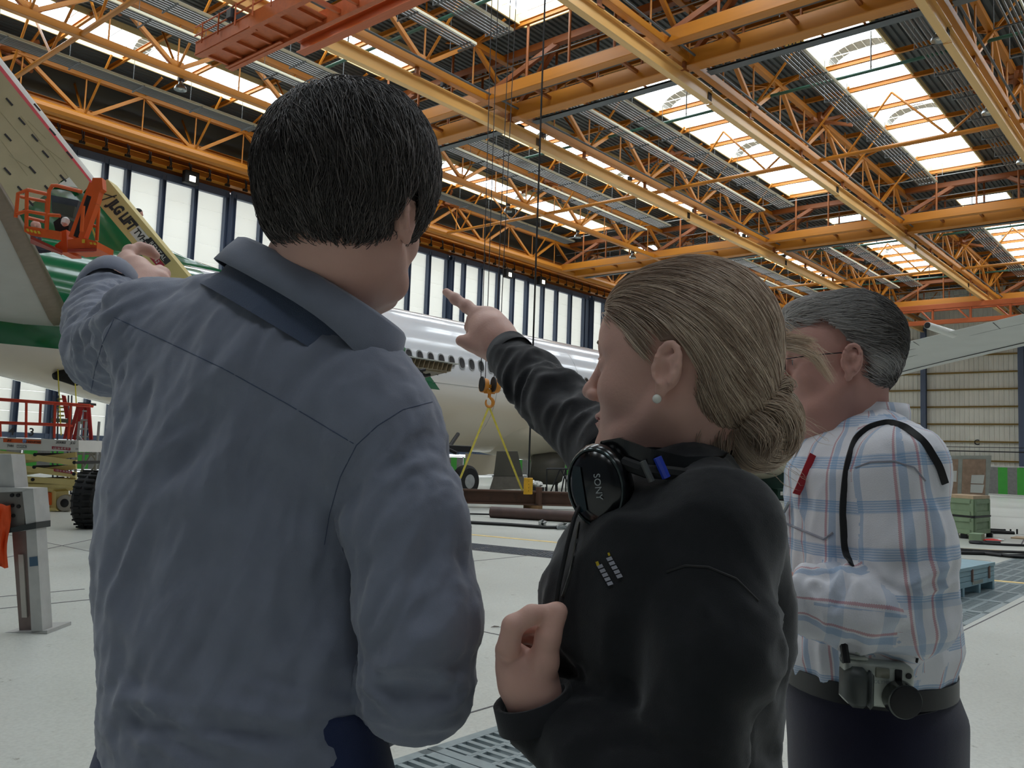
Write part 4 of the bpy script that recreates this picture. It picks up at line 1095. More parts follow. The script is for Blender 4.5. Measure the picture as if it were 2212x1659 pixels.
# ---- scissor lift
D1 = 17.4
sb = floor_at(100, 1106)
SL = empty('scissor_lift', sb, 'cream scissor lift with white deck and red rails at the left edge', 'lift')
def quad(nm, a, c, w_, mt, d=D1, t=.06, par=SL):
    p0, p1 = at(a[0], a[1], d), at(c[0], c[1], d); b = MB(); b.bar(p0, p1, w_, t, up=fw); return b.build(nm, mt, par)
for d_ in (D1, D1+1.1):
    for k, (ya, yb) in enumerate(((982, 1004), (1008, 1030), (1036, 1046))):
        quad('scissor_arm', (-25, ya-6), (165, yb-4), .115, m_jc, d_)
        quad('scissor_arm', (-25, yb), (165, ya), .10, m_jc, d_+.09)
for (px, py) in ((75, 982), (73, 1009), (70, 1036), (160, 999), (159, 1024)):
    p_ = at(px, py, D1-.05); b = MB(); b.cyl(p_, p_+fw*1.2, .035, 10); b.build('pivot_pin', m_dkmetal, SL)
slab_px('deck', [(-30, 943), (170, 951), (170, 976), (-30, 970)], D1, 1.3, m_white, SL)
slab_px('decal', [(7, 947), (88, 951), (88, 959), (7, 955)], D1-.008, .006, m_jo, SL)
b = MB(); p_ = at(53, 953, D1-.012); b.cyl(p_, p_-fw*.004, .04, 16); b.build('decal', mat('pale_blue_decal', (.55, .65, .85), .5), SL)
slab_px('decal', [(112, 964), (152, 967), (152, 973), (112, 970)], D1-.008, .006, mat('dark_red_decal', (.62, .12, .22), .5), SL)
slab_px('decal', [(36, 961), (57, 962), (57, 968), (36, 967)], D1-.008, .006, mat('grey_decal', (.42, .43, .43), .5), SL)
for txt, sz, px, py, mt_, sh in (('2030ES', .068, 131, 956, m_jk, .2), ('JLG', .068, 157, 957, m_jk, .2), ('TVH', .068, 22, 963.5, m_jk, 0), ('RENTAL', .05, 46.5, 964.7, m_white, 0), ('+32 56 43 42 21', .05, 132, 968.7, m_white, 0), ('1+', .05, 166, 970, m_jk, 0), ('JLG INDUSTRIES', .05, 70, 955, m_jk, 0), ('JLG', .05, 20, 951.5, m_jk, .2)):
    put_text(txt, sz, mt_, at(px, py, D1-.016), at(170, 975.6, D1)-at(-30, 969, D1), Vector((0, 0, 1)), SL, shear=sh, bold=.001)
slab_px('decal', [(27, 998), (51, 1002), (51, 1008), (27, 1004)], D1-.04, .006, mat('dark_red_decal', (.62, .12, .22), .5), SL)
slab_px('decal', [(116, 1012), (156, 1018), (156, 1024), (116, 1018)], D1-.04, .006, mat('dark_red_decal', (.62, .12, .22), .5), SL)
put_text('+32 51 70 70 60', .047, m_white, at(136, 1018, D1-.05), at(156, 1018, D1)-at(116, 1012, D1), Vector((0, 0, 1)), SL)
put_text('Rental', .05, m_white, at(39, 1003.3, D1-.05), at(51, 1002, D1)-at(27, 998, D1), Vector((0, 0, 1)), SL)
for pts, r in (([(-30, 860), (195, 876)], .028), ([(-30, 911), (150, 918)], .024)):
    pb('rail', pts, D1, r, m_jred, SL); pb('rail', [(x+6, y+2) for x, y in pts], D1+1.2, r, m_jred, SL)
for a, c in (((57, 864), (56, 946)), ((88, 868), (86, 914)), ((119, 870), (117, 946)), ((153, 873), (147, 948)), ((0, 912), (1, 944))):
    pb('post', [a, c], D1, .026, m_jred, SL)
slab_px('chassis', [(20, 1045), (165, 1047), (165, 1054), (20, 1053)], D1, 1.2, m_jc, SL)
slab_px('chassis', [(60, 1053), (113, 1054), (113, 1063), (60, 1062)], D1+.02, 1.1, m_jc, SL)
slab_px('battery_box', [(60, 1063), (108, 1064), (108, 1091), (60, 1091)], D1-.02, .6, m_jo, SL)
slab_px('leg_plate', [(108, 1054), (121, 1062), (121, 1100), (108, 1096)], D1+.05, .5, m_jc, SL)
slab_px('skirt', [(40, 1096), (116, 1097), (124, 1104), (40, 1106)], D1-.03, 1.0, m_jc, SL)
p_ = at(73, 1059, D1); 
for px in (143, 10):
    c_ = at(px, 1088, D1+.1); c_.z = .175
    b = MB(); b.lathe([(.1, -.07), (.16, -.07), (.172, -.05), (.172, .05), (.16, .07), (.1, .07)], c_, fw, 24); b.build('tyre', mat('grey_solid_tyre', (.62, .60, .56), .7), SL, smooth=True)
    b = MB(); b.lathe([(.02, -.09), (.07, -.085), (.1, -.06), (.1, .06)], c_, fw, 16); b.build('hub', m_dkmetal, SL, smooth=True)
    b = MB(); b.lathe([(.1, -.07), (.16, -.07), (.172, -.05), (.172, .05), (.16, .07), (.1, .07)], c_+fw*1.1, fw, 24); b.build('tyre', m_tyre, SL, smooth=True)
# ---- scaffold tower behind with red ladder
D2 = 19.0
st0 = floor_at(185, 1099)
SC = empty('scaffold_tower', st0, 'grey aluminium scaffold tower standing behind the cream scissor lift', 'scaffold')
m_al = mat('bare_aluminium', (.66, .67, .67), .4, metal=.5, var=.1, scale=5)
for px in (169, 184, 212):
    for d_ in (D2, D2+1.3):
        p_ = at(px, 940, d_); b = MB(); b.cyl((p_.x, p_.y, .1), (p_.x, p_.y, p_.z+.3), .03, 8); b.build('upright', m_al, SC)
for (a, c) in (((169, 940), (212, 1000)), ((212, 1000), (169, 1050)), ((175, 1020), (200, 975)), ((169, 980), (212, 980)), ((169, 1030), (212, 1030)), ((169, 1060), (212, 1062))): pb('brace', [a, c], D2, .025, m_al, SC)
slab_px('deck', [(165, 950), (215, 953), (215, 966), (165, 963)], D2, 1.3, m_al, SC)
for px in (172, 208):
    p_ = at(px, 1060, D2+.2); b = MB(); b.cyl((p_.x, p_.y, .08), (p_.x+.06, p_.y, .08), .08, 12); b.build('castor', m_blk, SC)
m_lr = mat('red_fibreglass_ladder', (.70, .16, .15), .5)
LD = empty('step_ladder', at(180, 950, D2+.3), 'red A-frame step ladder standing on the grey scaffold deck', 'ladder')
for pts in ([(179, 872), (160, 950)], [(191, 873), (197, 950)], [(171, 872), (150, 948, D2+.7)], [(186, 873), (182, 950, D2+.9)]): 
    b = MB(); P = [at(p[0], p[1], p[2] if len(p) > 2 else D2+.3) for p in pts]; b.bar(P[0], P[1], .07, .04, up=fw); b.build('rail', m_lr, LD)
for t in (.2, .45, .7, .92):
    pb('tread', [(179-19*t, 872+78*t), (191+6*t, 873+77*t)], D2+.3, .02, m_al, LD)
slab_px('cap', [(168, 869), (194, 870), (194, 875), (168, 874)], D2+.28, .3, m_jk, LD)
LD2 = empty('work_platform', at(135, 950, D2+1.9), 'red and grey work platform with steps behind the scissor lift rails', 'platform')
for px in (116, 126, 148, 155):
    pb('post', [(px, 854), (px-2, 950), (px-2, 1068)], D2+1.9, .02, mat('slate_post', (.30, .31, .36), .5), LD2)
for y in (905,): slab_px('deck', [(110, 903), (150, 905), (150, 914), (110, 911)], D2+1.8, .8, mat('olive_grey_deck', (.42, .42, .36), .6), LD2)
slab_px('red_side', [(133, 853), (140, 855), (150, 903), (141, 904)], D2+1.85, .05, m_lr, LD2)
slab_px('red_side', [(143, 912), (150, 912), (140, 948), (136, 948)], D2+1.85, .05, m_lr, LD2)
for k in range(5): pb('step', [(124, 862+k*9), (138, 862+k*9)], D2+1.9, .02, mat('yellow_step', (.7, .65, .3), .5), LD2)
for px in (124, 160):
    b = MB(); b.tube([at(px, 780, 22.6), at(px+4, 860, 21), at(px+8, 940, 20)], .015, 5); o = b.build('yellow_hose', MATS['yellow_hose']); tag(o, 'thin yellow hose hanging from the open hatch in the airliner belly, %s one' % ('left' if px == 124 else 'right'), 'hose')

# ---- aluminium jig stand, near left
D3 = 6.35
j0 = floor_at(50, 1388)
JG = empty('jig_stand', j0, 'thick aluminium jig stand with bolted head at the left edge of the floor', 'stand')
m_jg = mat('milled_aluminium', (.70, .70, .69), .45, metal=.25, var=.08, scale=10, dirt=(.5, .45, .42), dscale=6, dsize=.7)
def solid(nm, fr, dz, dep, mt, par, d=D3):
    """front quad in the photo plus real depth"""
    b = MB(); b.prism([at(x, y, d) for x, y in fr], fw*dep); return b.build(nm, mt, par)
solid('base_plate', [(-20, 1368), (102, 1362), (102, 1384), (-20, 1392)], 0, .35, m_jg, JG)
solid('post', [(56, 1140), (78, 1138), (92, 1364), (68, 1368)], 0, .14, m_jg, JG)
solid('web', [(26, 1150), (58, 1146), (70, 1364), (42, 1366)], 0, .02, mat('brown_grey_web', (.50, .44, .42), .5, metal=.3), JG, D3+.06)
solid('slot', [(39, 1198), (50, 1198), (58, 1334), (47, 1334)], 0, .02, mat('pale_slot_strip', (.70, .68, .65), .6), JG, D3+.045)
solid('clamp_band', [(15, 1142), (78, 1128), (78, 1142), (15, 1152)], 0, .2, mat('black_clamp', (.14, .16, .16), .5), JG, D3-.02)
solid('head_plate', [(-20, 1064), (50, 1060), (54, 1140), (-20, 1148)], 0, .03, mat('grey_steel_plate', (.46, .45, .43), .5, metal=.4), JG, D3+.02)
solid('head_block', [(48, 1060), (71, 1055), (78, 1128), (56, 1134)], 0, .2, m_jg, JG, D3-.01)
solid('head_top', [(-20, 1052), (70, 1055), (48, 1062), (-20, 1064)], 0, .2, m_jg, JG, D3-.01)
solid('upper_block', [(-20, 980), (24, 981), (32, 1053), (-20, 1056)], 0, .18, m_jg, JG, D3+.02)
for px, py in ((25, 1070), (38, 1070), (26, 1092), (39, 1094), (28, 1114)):
    p_ = at(px, py, D3+.01); b = MB(); b.cyl(p_, p_+fw*.02, .014, 10); b.build('bolt', m_blk, JG)
solid('tape_mark', [(63, 1204), (80, 1202), (82, 1222), (64, 1224)], 0, .003, mat('blue_tape', (.24, .35, .44), .6), JG, D3-.004)
b = MB(); R = []
for i in range(9):
    t = i/8; y = 1090+t*135; xr = 22-6*t+3*sin(t*7); row = []
    for k in range(7):
        s_ = k/6; row.append(at(-25+(xr+25)*s_, y+3*sin(s_*9), D3-.03+.02*sin(s_*14+t*4)))
    R.append(row)
b.rings(R, close=False); o = b.build('orange_cloth', mat('bright_orange_cloth', (.86, .30, .08), .7), None, smooth=True, angle=80); o.modifiers.new('s', 'SOLIDIFY').thickness = .003
tag(o, 'bright orange cloth hanging from the aluminium jig stand', 'cloth')

# ---- right side: crates and clutter
m_gc = mat('sage_green_crate_paint', (.50, .58, .46), .6, var=.08, scale=4)
c1 = floor_at(2103, 1166); c2 = floor_at(2139, 1161); c3 = floor_at(2040, 1158); hh = .88
up_ = Vector((0, 0, 1))
GCr = empty('green_crate', c1, 'sage green crate with its plywood lid standing open, pinned with papers', 'crate')
c4 = c2+(c3-c1)
b = MB(); b.prism([c1+up_*.1, c2+up_*.1, c4+up_*.1, c3+up_*.1], up_*(hh-.1)); b.build('body', m_gc, GCr)
b = MB(); b.prism([c1+up_*hh, c2+up_*hh, c4+up_*hh, c3+up_*hh], up_*.07); b.build('rim', mat('bare_pine', (.72, .62, .50), .6), GCr)
b = MB()
def frame_face(a, c, z0, z1, out):
    d_ = (c-a).normalized(); n_ = d_.cross(up_).normalized()
    if n_.dot(_f) > 0: n_ = -n_
    for (p0, p1) in ((a+up_*z0, a+up_*z1), (c+up_*z0, c+up_*z1)):
        b.bar(p0+n_*.012, p1+n_*.012, .09, .02, up=n_)
    for z in (z0+.04, z1-.04): b.bar(a+up_*z+n_*.012, c+up_*z+n_*.012, .09, .02, up=n_)
frame_face(c1+(c2-c1)*.08, c2-(c2-c1)*.08, .12, .46, 1); frame_face(c1+(c2-c1)*.08, c2-(c2-c1)*.08, .52, .86, 1); frame_face(c1+(c3-c1)*.04, c3, .12, .46, 1); frame_face(c1+(c3-c1)*.04, c3, .52, .86, 1)
b.build('batten', m_gc, GCr)
b = MB(); 
for e in (c2, c3): b.bar(c1+up_*.49+(c1-e).normalized()*.02, e+up_*.49, .04, .04)
b.build('strap', m_dkmetal, GCr)
b = MB()
for q in (c1, c2, c1.lerp(c3, .3), c1.lerp(c3, .6)): b.cbox(q+up_*.05+(c4-c1)*.04, (.12, .12, .1))
b.build('foot', m_dkmetal, GCr)
dL = (c4-c2).normalized(); DB = 21.6
bl = MB(); m_fr = mat('grey_lid_frame', (.66, .67, .64), .5)
fr_ = [[(2041, 984), (2142, 984), (2133, 1099), (2050, 1099)]]
lp = [(2030, 984), (2142, 984), (2133, 1094), (2030, 1094)]
bl.prism([at(x, y, DB) for x, y in lp], fw*.03); lid = bl.build('lid', m_fr, GCr)
m_ply = mat('pinkish_plywood', (.66, .55, .47), .6, var=.15, scale=10)
for q in ([(2040, 992), (2070, 992), (2068, 1072), (2040, 1072)], [(2080, 992), (2130, 992), (2128, 1072), (2077, 1072)]):
    b = MB(); b.prism([at(x, y, DB-.012) for x, y in q], fw*.008); b.build('plywood_panel', m_ply, lid)
for q in ([(2099, 1026), (2127, 1026), (2124, 1045), (2097, 1044)], [(2097, 1046), (2126, 1047), (2122, 1065), (2096, 1064)], [(2075, 1068), (2121, 1070), (2119, 1090), (2073, 1088)], [(2050, 1017), (2067, 1017), (2066, 1041), (2052, 1040)]):
    b = MB(); b.prism([at(x, y, DB-.025) for x, y in q], fw*.004); b.build('paper', m_white, lid)
# blue crate
m_bc = mat('pale_blue_crate_paint', (.50, .62, .66), .55, var=.08, scale=5, dirt=(.40, .46, .46), dscale=5, dsize=.66)
k1 = floor_at(2058, 1296); k2 = floor_at(2148, 1272); kd = (k2-k1).normalized(); kn = Vector((-kd.y, kd.x, 0)); 
if kn.dot(_f) < 0: kn = -kn
BC = empty('blue_crate', k1, 'low pale blue crate with rusty hinges standing beside the plaid shirt, on the floor grate', 'crate')
k1b = k1-kd*.25
def kbox(nm, z0, z1, a0, a1, n0, n1, mt): 
    b = MB(); b.prism([k1b+kd*a0+kn*n0+up_*z0, k1b+kd*a1+kn*n0+up_*z0, k1b+kd*a1+kn*n1+up_*z0, k1b+kd*a0+kn*n1+up_*z0], up_*(z1-z0)); return b.build(nm, mt, BC)
KL = (k2-k1b).length
for z0, z1 in ((.10, .165), (.17, .225), (.23, .285)): kbox('plank', z0, z1, 0, KL, 0, .62, m_bc)
kbox('lid', .29, .33, -.01, KL+.01, -.01, .64, m_bc)
for a in (0, KL*.33, KL*.66, KL-.07): kbox('foot', 0, .10, a, a+.07, .0, .6, m_bc)
for a in (KL*.50, KL*.86): kbox('hinge', .15, .30, a, a+.03, -.02, 0, mat('rusty_hinge', (.48, .38, .34), .7))
kbox('label', .115, .155, KL*.52, KL*.74, -.006, 0, mat('grey_label', (.52, .55, .52), .6))
pp = k1b+kd*KL*.45+kn*.3+up_*.335
b = MB(); b.tube([pp, pp+kd*.08+up_*.06, pp+kd*.16+up_*.01, pp+kd*.2+kn*.05], .012, 6); o = b.build('wire_hook', m_steelr, None, smooth=True); tag(o, 'small bent wire hook lying on the pale blue crate', 'hook')
pp = k1b+kd*KL*.2+kn*.32+up_*.332
b = MB(); b.prism([pp, pp+kd*.28, pp+kd*.24+kn*.08, pp+kn*.06], up_*.012); o = b.build('red_rag', mat('faded_red_cloth', (.72, .42, .40), .8)); tag(o, 'faded red rag lying on the pale blue crate', 'rag')
# black trays
t0 = floor_at(2135, 1160); TY = empty('black_rack', t0, 'black metal rack lying on the floor right of the green crate', 'rack')
for a, c in (((2133, 1148), (2190, 1152)), ((2133, 1154), (2190, 1158))): pb('rail', [a, c], 21.0, .05, m_blk, TY)
slab_px('tray', [(2133, 1147), (2190, 1151), (2190, 1158), (2133, 1155)], 21.0, .8, m_blk, TY)
for px in (2140, 2155, 2170, 2183, 2197): pb('post', [(px, 1143), (px, 1157)], 21.2, .02, m_blk, TY)
pb('rail', [(2137, 1143), (2172, 1145)], 21.2, .02, m_blk, TY)
def lump(nm, px, py, sc, mt, label, cat, n=10, seed=3, h=1.):
    p_ = floor_at(px, py); random.seed(seed); b = MB(); R = []
    for i in range(7):
        t = i/6; r_ = sin(pi*(.15+.85*t)/1.0*.95) if i < 6 else .05; R.append([p_+ax_*sc*r_*cos(2*pi*k/n)*(1+.3*random.random())+fw*sc*.6*r_*sin(2*pi*k/n)*(1+.3*random.random())+up_*(sc*.5*h*t) for k in range(n)])
    b.rings(R); o = b.build(nm, mt, None, smooth=True); return tag(o, label, cat)
lump('red_cloth', 2143, 1171, .17, mat('bright_red_cloth', (.75, .16, .12), .7), 'crumpled bright red cloth on the floor beside the green crate', 'cloth', seed=4, h=.9)
lump('white_cloth', 2156, 1168, .12, m_white, 'crumpled white plastic beside the red cloth on the floor', 'cloth', seed=5, h=.8)
p_ = floor_at(2112, 1175); b = MB(); b.tube([p_+ax_*.14*cos(a)+fw*.1*sin(a)+up_*.03 for a in np.linspace(0, 2*pi, 17)[:-1]], .035, 6, closed=True); b.tube([p_+ax_*.16+up_*.03, p_+ax_*.45+up_*.03], .05, 8)
o = b.build('cable_connector', m_dkmetal, None, smooth=True); tag(o, 'dark grey ring and cable connector on the floor in front of the green crate', 'connector')
gx_ = floor_at(2110, 1169); b = MB(); b.chbox(-.16, .16, -.12, .12, 0, .17, .01, M=Matrix.Translation(gx_)); o = b.build('small_green_box', m_gc); tag(o, 'small flat green box leaning at the foot of the sage green crate', 'box')
p_ = floor_at(2205, 1163); b = MB(); b.chbox(-.3, .3, -.15, .15, 0, .03, .005, M=Matrix.Translation(p_)); o = b.build('timber_board', MATS['bare_pine']); tag(o, 'pale board lying flat on the floor at the right edge', 'board')
# far containers
m_dg = mat('dark_green_container', (.10, .24, .20), .5)
def cont(nm, px0, px1, pyb, pyt, dep, mt, label, d, cat='container'):
    a = at(px0, pyb, d); c = at(px1, pyb, d); a.z = c.z = 0; t_ = at(px0, pyt, d).z
    E_ = empty(nm, a, label, cat); b = MB(); b.prism([a+up_*.05, c+up_*.05, c+up_*.05+fw*dep, a+up_*.05+fw*dep], up_*(t_-.1)); b.build('body', mt, E_)
    b = MB(); b.prism([a+up_*(t_-.05)-fw*.03-ax_*.03, c+up_*(t_-.05)-fw*.03+ax_*.03, c+up_*(t_-.05)+fw*(dep+.03), a+up_*(t_-.05)+fw*(dep+.03)], up_*.05); b.build('lid', mt, E_)
    b = MB(); L0 = (c-a).length
    for k in range(3): q = a+ax_*(L0*(k+.5)/3); b.box(q.x-.08, q.x+.08, q.y-.1, q.y+.1, 0, .06)
    b.build('foot', m_dkmetal, E_)
    return E_
cont('green_container', 1560, 1716, 1078, 1016, 1.5, m_dg, 'tall dark green container beyond the woman in black\'s shoulder', 38.5)
C2 = cont('green_container', 1680, 1730, 1081, 1056, .9, m_dg, 'small dark green container in front of the tall green one', 37.0)
slab_px('label', [(1686, 1062), (1691, 1062), (1691, 1070), (1686, 1070)], 36.97, .01, m_white, C2)
cont('wooden_box', 1712, 1790, 1072, 994, 1.5, mat('brown_plywood_box', (.55, .44, .35), .7, var=.1, scale=3), 'large brown plywood box beyond the man in plaid, right of the green containers', 41.0, 'box')
# striped site fences
m_fg = mat('green_fence_sheet', (.20, .55, .18), .6, var=.06, scale=3); m_fgy = mat('grey_fence_sheet', (.42, .42, .41), .6)
def fence(p0, p1, label, ph=0, h=2.0):
    p0 = Vector(p0); p1 = Vector(p1); F_ = empty('site_fence', p0, label, 'fence'); d_ = (p1-p0); L0 = d_.length; d_.normalize(); n_ = Vector((-d_.y, d_.x, 0)); x = 0; k = ph
    while x < L0-.1:
        e = min(x+3.45, L0)
        for a, c, r_ in (((x, .12), (x, h), .03), ((e-.08, .12), (e-.08, h), .03), ((x, h), (e-.08, h), .025), ((x, .15), (e-.08, .15), .025)):
            b = MB(); b.cyl(p0+d_*a[0]+up_*a[1], p0+d_*c[0]+up_*c[1], r_, 6); b.build('frame', m_al, F_)
        n__ = 6; w_ = (e-x-.14)/n__
        for i in range(n__):
            b = MB(); q = p0+d_*(x+.03+i*w_); b.prism([q+up_*.2, q+d_*w_+up_*.2, q+d_*w_+up_*(h-.05), q+up_*(h-.05)], n_*.012); b.build('stripe_panel', m_fg if (i+k) % 2 == 0 else m_fgy, F_)
        b = MB(); q = p0+d_*(x-.04); b.chbox(-.35, .35, -.12, .12, 0, .14, .02, M=Matrix.Translation(q)); b.build('foot', m_grey, F_)
        x = e
fence((8.0, 40, 0), (63.6, 40, 0), 'long green and grey striped site fence along the foot of the white doors', h=1.35)
fence((64, 13.3, 0), (64, -1, 0), 'green and grey striped site fence before the far wall at the right edge', 0)
# litter leaf on floor
p_ = floor_at(1060, 1356); b = MB(); b.prism([p_+up_*.004, p_+ax_*.05+up_*.006, p_+ax_*.07+fw*.015+up_*.01, p_+ax_*.03+fw*.02+up_*.012], up_*.002); b.tube([p_+ax_*.05+up_*.008, p_+ax_*.12+up_*.012], .0025, 4)
o = b.build('dry_leaf', mat('dry_brown_leaf', (.3, .26, .22), .8)); tag(o, 'small dry leaf lying on the floor between the man in blue and the woman', 'leaf')
# ================================================================== body modelling: distance fields meshed with surface nets
def V3(p): return np.array([p[0], p[1], p[2]], dtype=np.float64)
class SDF:
    """list of blended shapes evaluated on a rectilinear grid"""
    def __init__(s): s.ops = []
    def cap(s, p0, p1, r0, r1=None, k=.02, neg=False):
        s.ops.append(('cap', V3(p0), V3(p1), r0, r0 if r1 is None else r1, k, neg)); return s
    def chain(s, pts, rs, k=.02):
        for i in range(len(pts)-1): s.cap(pts[i], pts[i+1], rs[i], rs[i+1], k)
        return s
    def ell(s, c, rad, R=None, k=.02, neg=False):
        s.ops.append(('ell', V3(c), np.array(rad, float), np.eye(3) if R is None else np.array(R, float), k, neg)); return s
    def loft(s, st, k=.02):
        """st: list of (center, a, b, side_dir) with descending or ascending z"""
        st = sorted(st, key=lambda q: q[0][2]); s.ops.append(('loft', st, k)); return s
    def bbox(s, op):
        if op[0] == 'cap':
            m = max(op[3], op[4]); return np.minimum(op[1], op[2])-m, np.maximum(op[1], op[2])+m
        if op[0] == 'ell': m = op[2].max(); return op[1]-m, op[1]+m
        if op[0] == 'loft':
            P = np.array([V3(q[0]) for q in op[1]]); m = max(max(q[1], q[2]) for q in op[1])
            lo = P.min(0)-m; hi = P.max(0)+m; lo[2] = P[:, 2].min()-.02; hi[2] = P[:, 2].max()+.02; return lo, hi
    def ev(s, op, X, Y, Z):
        if op[0] == 'cap':
            _, p0, p1, r0, r1, k, neg = op; d = p1-p0; L2 = max(d@d, 1e-12)
            ax, ay, az = X-p0[0], Y-p0[1], Z-p0[2]
            t = np.clip((ax*d[0]+ay*d[1]+az*d[2])/L2, 0, 1)
            return np.sqrt((ax-t*d[0])**2+(ay-t*d[1])**2+(az-t*d[2])**2)-(r0+(r1-r0)*t)
        if op[0] == 'ell':
            _, c, rad, R, k, neg = op; ax, ay, az = X-c[0], Y-c[1], Z-c[2]
            q = [(ax*R[i][0]+ay*R[i][1]+az*R[i][2]) for i in range(3)]
            k0 = np.sqrt(sum((q[i]/rad[i])**2 for i in range(3))); k1 = np.sqrt(sum((q[i]/rad[i]**2)**2 for i in range(3)))
            return k0*(k0-1)/np.maximum(k1, 1e-9)
        if op[0] == 'loft':
            st = op[1]; zs = np.array([q[0][2] for q in st])
            zz = Z.ravel() if Z.size < 5000 else Z.reshape(-1)
            f = lambda arr: np.interp(Z, zs, arr)
            cx = f([q[0][0] for q in st]); cy = f([q[0][1] for q in st]); a = f([q[1] for q in st]); b_ = f([q[2] for q in st])
            sx = f([q[3][0] for q in st]); sy = f([q[3][1] for q in st]); n = np.sqrt(sx*sx+sy*sy); sx = sx/n; sy = sy/n
            ax, ay = X-cx, Y-cy; u = ax*sx+ay*sy; v = -ax*sy+ay*sx
            k0 = np.sqrt((u/a)**2+(v/b_)**2); k1 = np.sqrt((u/a**2)**2+(v/b_**2)**2)
            d = k0*(k0-1)/np.maximum(k1, 1e-9)
            dz = np.maximum(zs[0]-Z, Z-zs[-1])
            return np.maximum(d, dz)
    def field(s, xs, ys, zs, grow=0.):
        F = np.full((len(xs), len(ys), len(zs)), .2, dtype=np.float32)
        for op in s.ops:
            lo, hi = s.bbox(op); k = op[2] if op[0] == 'loft' else op[-2]; neg = False if op[0] == 'loft' else op[-1]
            m = .03+k+grow
            i0, i1 = np.searchsorted(xs, lo[0]-m), np.searchsorted(xs, hi[0]+m)
            j0, j1 = np.searchsorted(ys, lo[1]-m), np.searchsorted(ys, hi[1]+m)
            l0, l1 = np.searchsorted(zs, lo[2]-m), np.searchsorted(zs, hi[2]+m)
            if i1 <= i0 or j1 <= j0 or l1 <= l0: continue
            X, Y, Z = xs[i0:i1, None, None], ys[None, j0:j1, None], zs[None, None, l0:l1]
            d = s.ev(op, X, Y, Z)-(0 if neg else grow)
            G = F[i0:i1, j0:j1, l0:l1]
            if neg:
                h = np.clip(.5-.5*(G+d)/k, 0, 1); G[...] = G*(1-h)+(-d)*h+k*h*(1-h)
            else:
                h = np.clip(.5+.5*(G-d)/k, 0, 1); G[...] = G*(1-h)+d*h-k*h*(1-h)
        return F
    def val(s, P):
        """distance at points P (n,3)"""
        D = np.full(len(P), .2)
        for op in s.ops:
            k = op[2] if op[0] == 'loft' else op[-2]; neg = False if op[0] == 'loft' else op[-1]
            d = s.ev(op, P[:, 0], P[:, 1], P[:, 2])
            if neg: h = np.clip(.5-.5*(D+d)/k, 0, 1); D = D*(1-h)+(-d)*h+k*h*(1-h)
            else: h = np.clip(.5+.5*(D-d)/k, 0, 1); D = D*(1-h)+d*h-k*h*(1-h)
        return D
    def grad(s, P, e=.002):
        g = np.stack([s.val(P+np.eye(3)[i]*e)-s.val(P-np.eye(3)[i]*e) for i in range(3)], 1)
        return g/np.maximum(np.linalg.norm(g, axis=1, keepdims=True), 1e-9)
def nets(F, xs, ys, zs):
    """surface nets; returns verts (n,3), quads (m,4)"""
    S_ = F < 0
    cnt = np.zeros(tuple(n-1 for n in F.shape), np.int16); acc = np.zeros(cnt.shape+(3,), np.float32)
    C8 = [(i, j, k) for i in (0, 1) for j in (0, 1) for k in (0, 1)]
    sl = lambda c: tuple(slice(c[a], F.shape[a]-1+c[a]) for a in range(3))
    allin = np.ones(cnt.shape, bool); anyin = np.zeros(cnt.shape, bool)
    for c in C8: allin &= S_[sl(c)]; anyin |= S_[sl(c)]
    act = anyin & ~allin
    idx = np.argwhere(act)
    if len(idx) == 0: return np.zeros((0, 3)), np.zeros((0, 4), int)
    I, J, K = idx.T
    ax = [xs, ys, zs]; pos = np.zeros((len(idx), 3)); n = np.zeros(len(idx))
    for a in range(3):
        for c in C8:
            if c[a] == 1: continue
            e = list(c); e[a] = 1
            f0 = F[I+c[0], J+c[1], K+c[2]]; f1 = F[I+e[0], J+e[1], K+e[2]]
            cr = (f0 < 0) != (f1 < 0); t = np.where(cr, f0/np.where(cr, f0-f1, 1), 0)
            p = [ax[b][idx[:, b]+c[b]] for b in range(3)]; p2 = ax[a][idx[:, a]+1]
            p[a] = p[a]+(p2-p[a])*t
            for b in range(3): pos[:, b] += np.where(cr, p[b], 0)
            n += cr
    pos /= n[:, None]
    vid = np.full(cnt.shape, -1, np.int64); vid[I, J, K] = np.arange(len(idx))
    Q = []
    for a in range(3):
        b, c = (a+1) % 3, (a+2) % 3
        s0 = [slice(None)]*3; s1 = [slice(None)]*3
        s0[a] = slice(0, F.shape[a]-1); s1[a] = slice(1, F.shape[a])
        cr = S_[tuple(s0)] != S_[tuple(s1)]
        e = np.argwhere(cr)
        ok = (e[:, b] > 0) & (e[:, c] > 0) & (e[:, b] < F.shape[b]-1) & (e[:, c] < F.shape[c]-1); e = e[ok]
        inside = S_[tuple(s0)][tuple(e.T)]
        def g(db, dc):
            q = e.copy(); q[:, b] += db; q[:, c] += dc; return vid[q[:, 0], q[:, 1], q[:, 2]]
        q = np.stack([g(-1, -1), g(0, -1), g(0, 0), g(-1, 0)], 1)
        q[~inside] = q[~inside][:, ::-1]; Q.append(q[(q >= 0).all(1)])
    return pos, np.concatenate(Q)
def grid(lo, hi, h): return [np.arange(lo[i], hi[i]+h, h) for i in range(3)]
def sdf_mesh(sd, lo, hi, h, grow=0., clip=None):
    g = grid(lo, hi, h); F = sd.field(*g, grow=grow)
    if clip is not None: F = np.maximum(F, clip(g[0][:, None, None], g[1][None, :, None], g[2][None, None, :]))
    return nets(F, *g)
def vnorm(V, Q):
    n = np.zeros_like(V); a = V[Q[:, 2]]-V[Q[:, 0]]; b = V[Q[:, 3]]-V[Q[:, 1]]; c = np.cross(a, b)
    for i in range(4): np.add.at(n, Q[:, i], c)
    return n/np.maximum(np.linalg.norm(n, axis=1, keepdims=True), 1e-12)
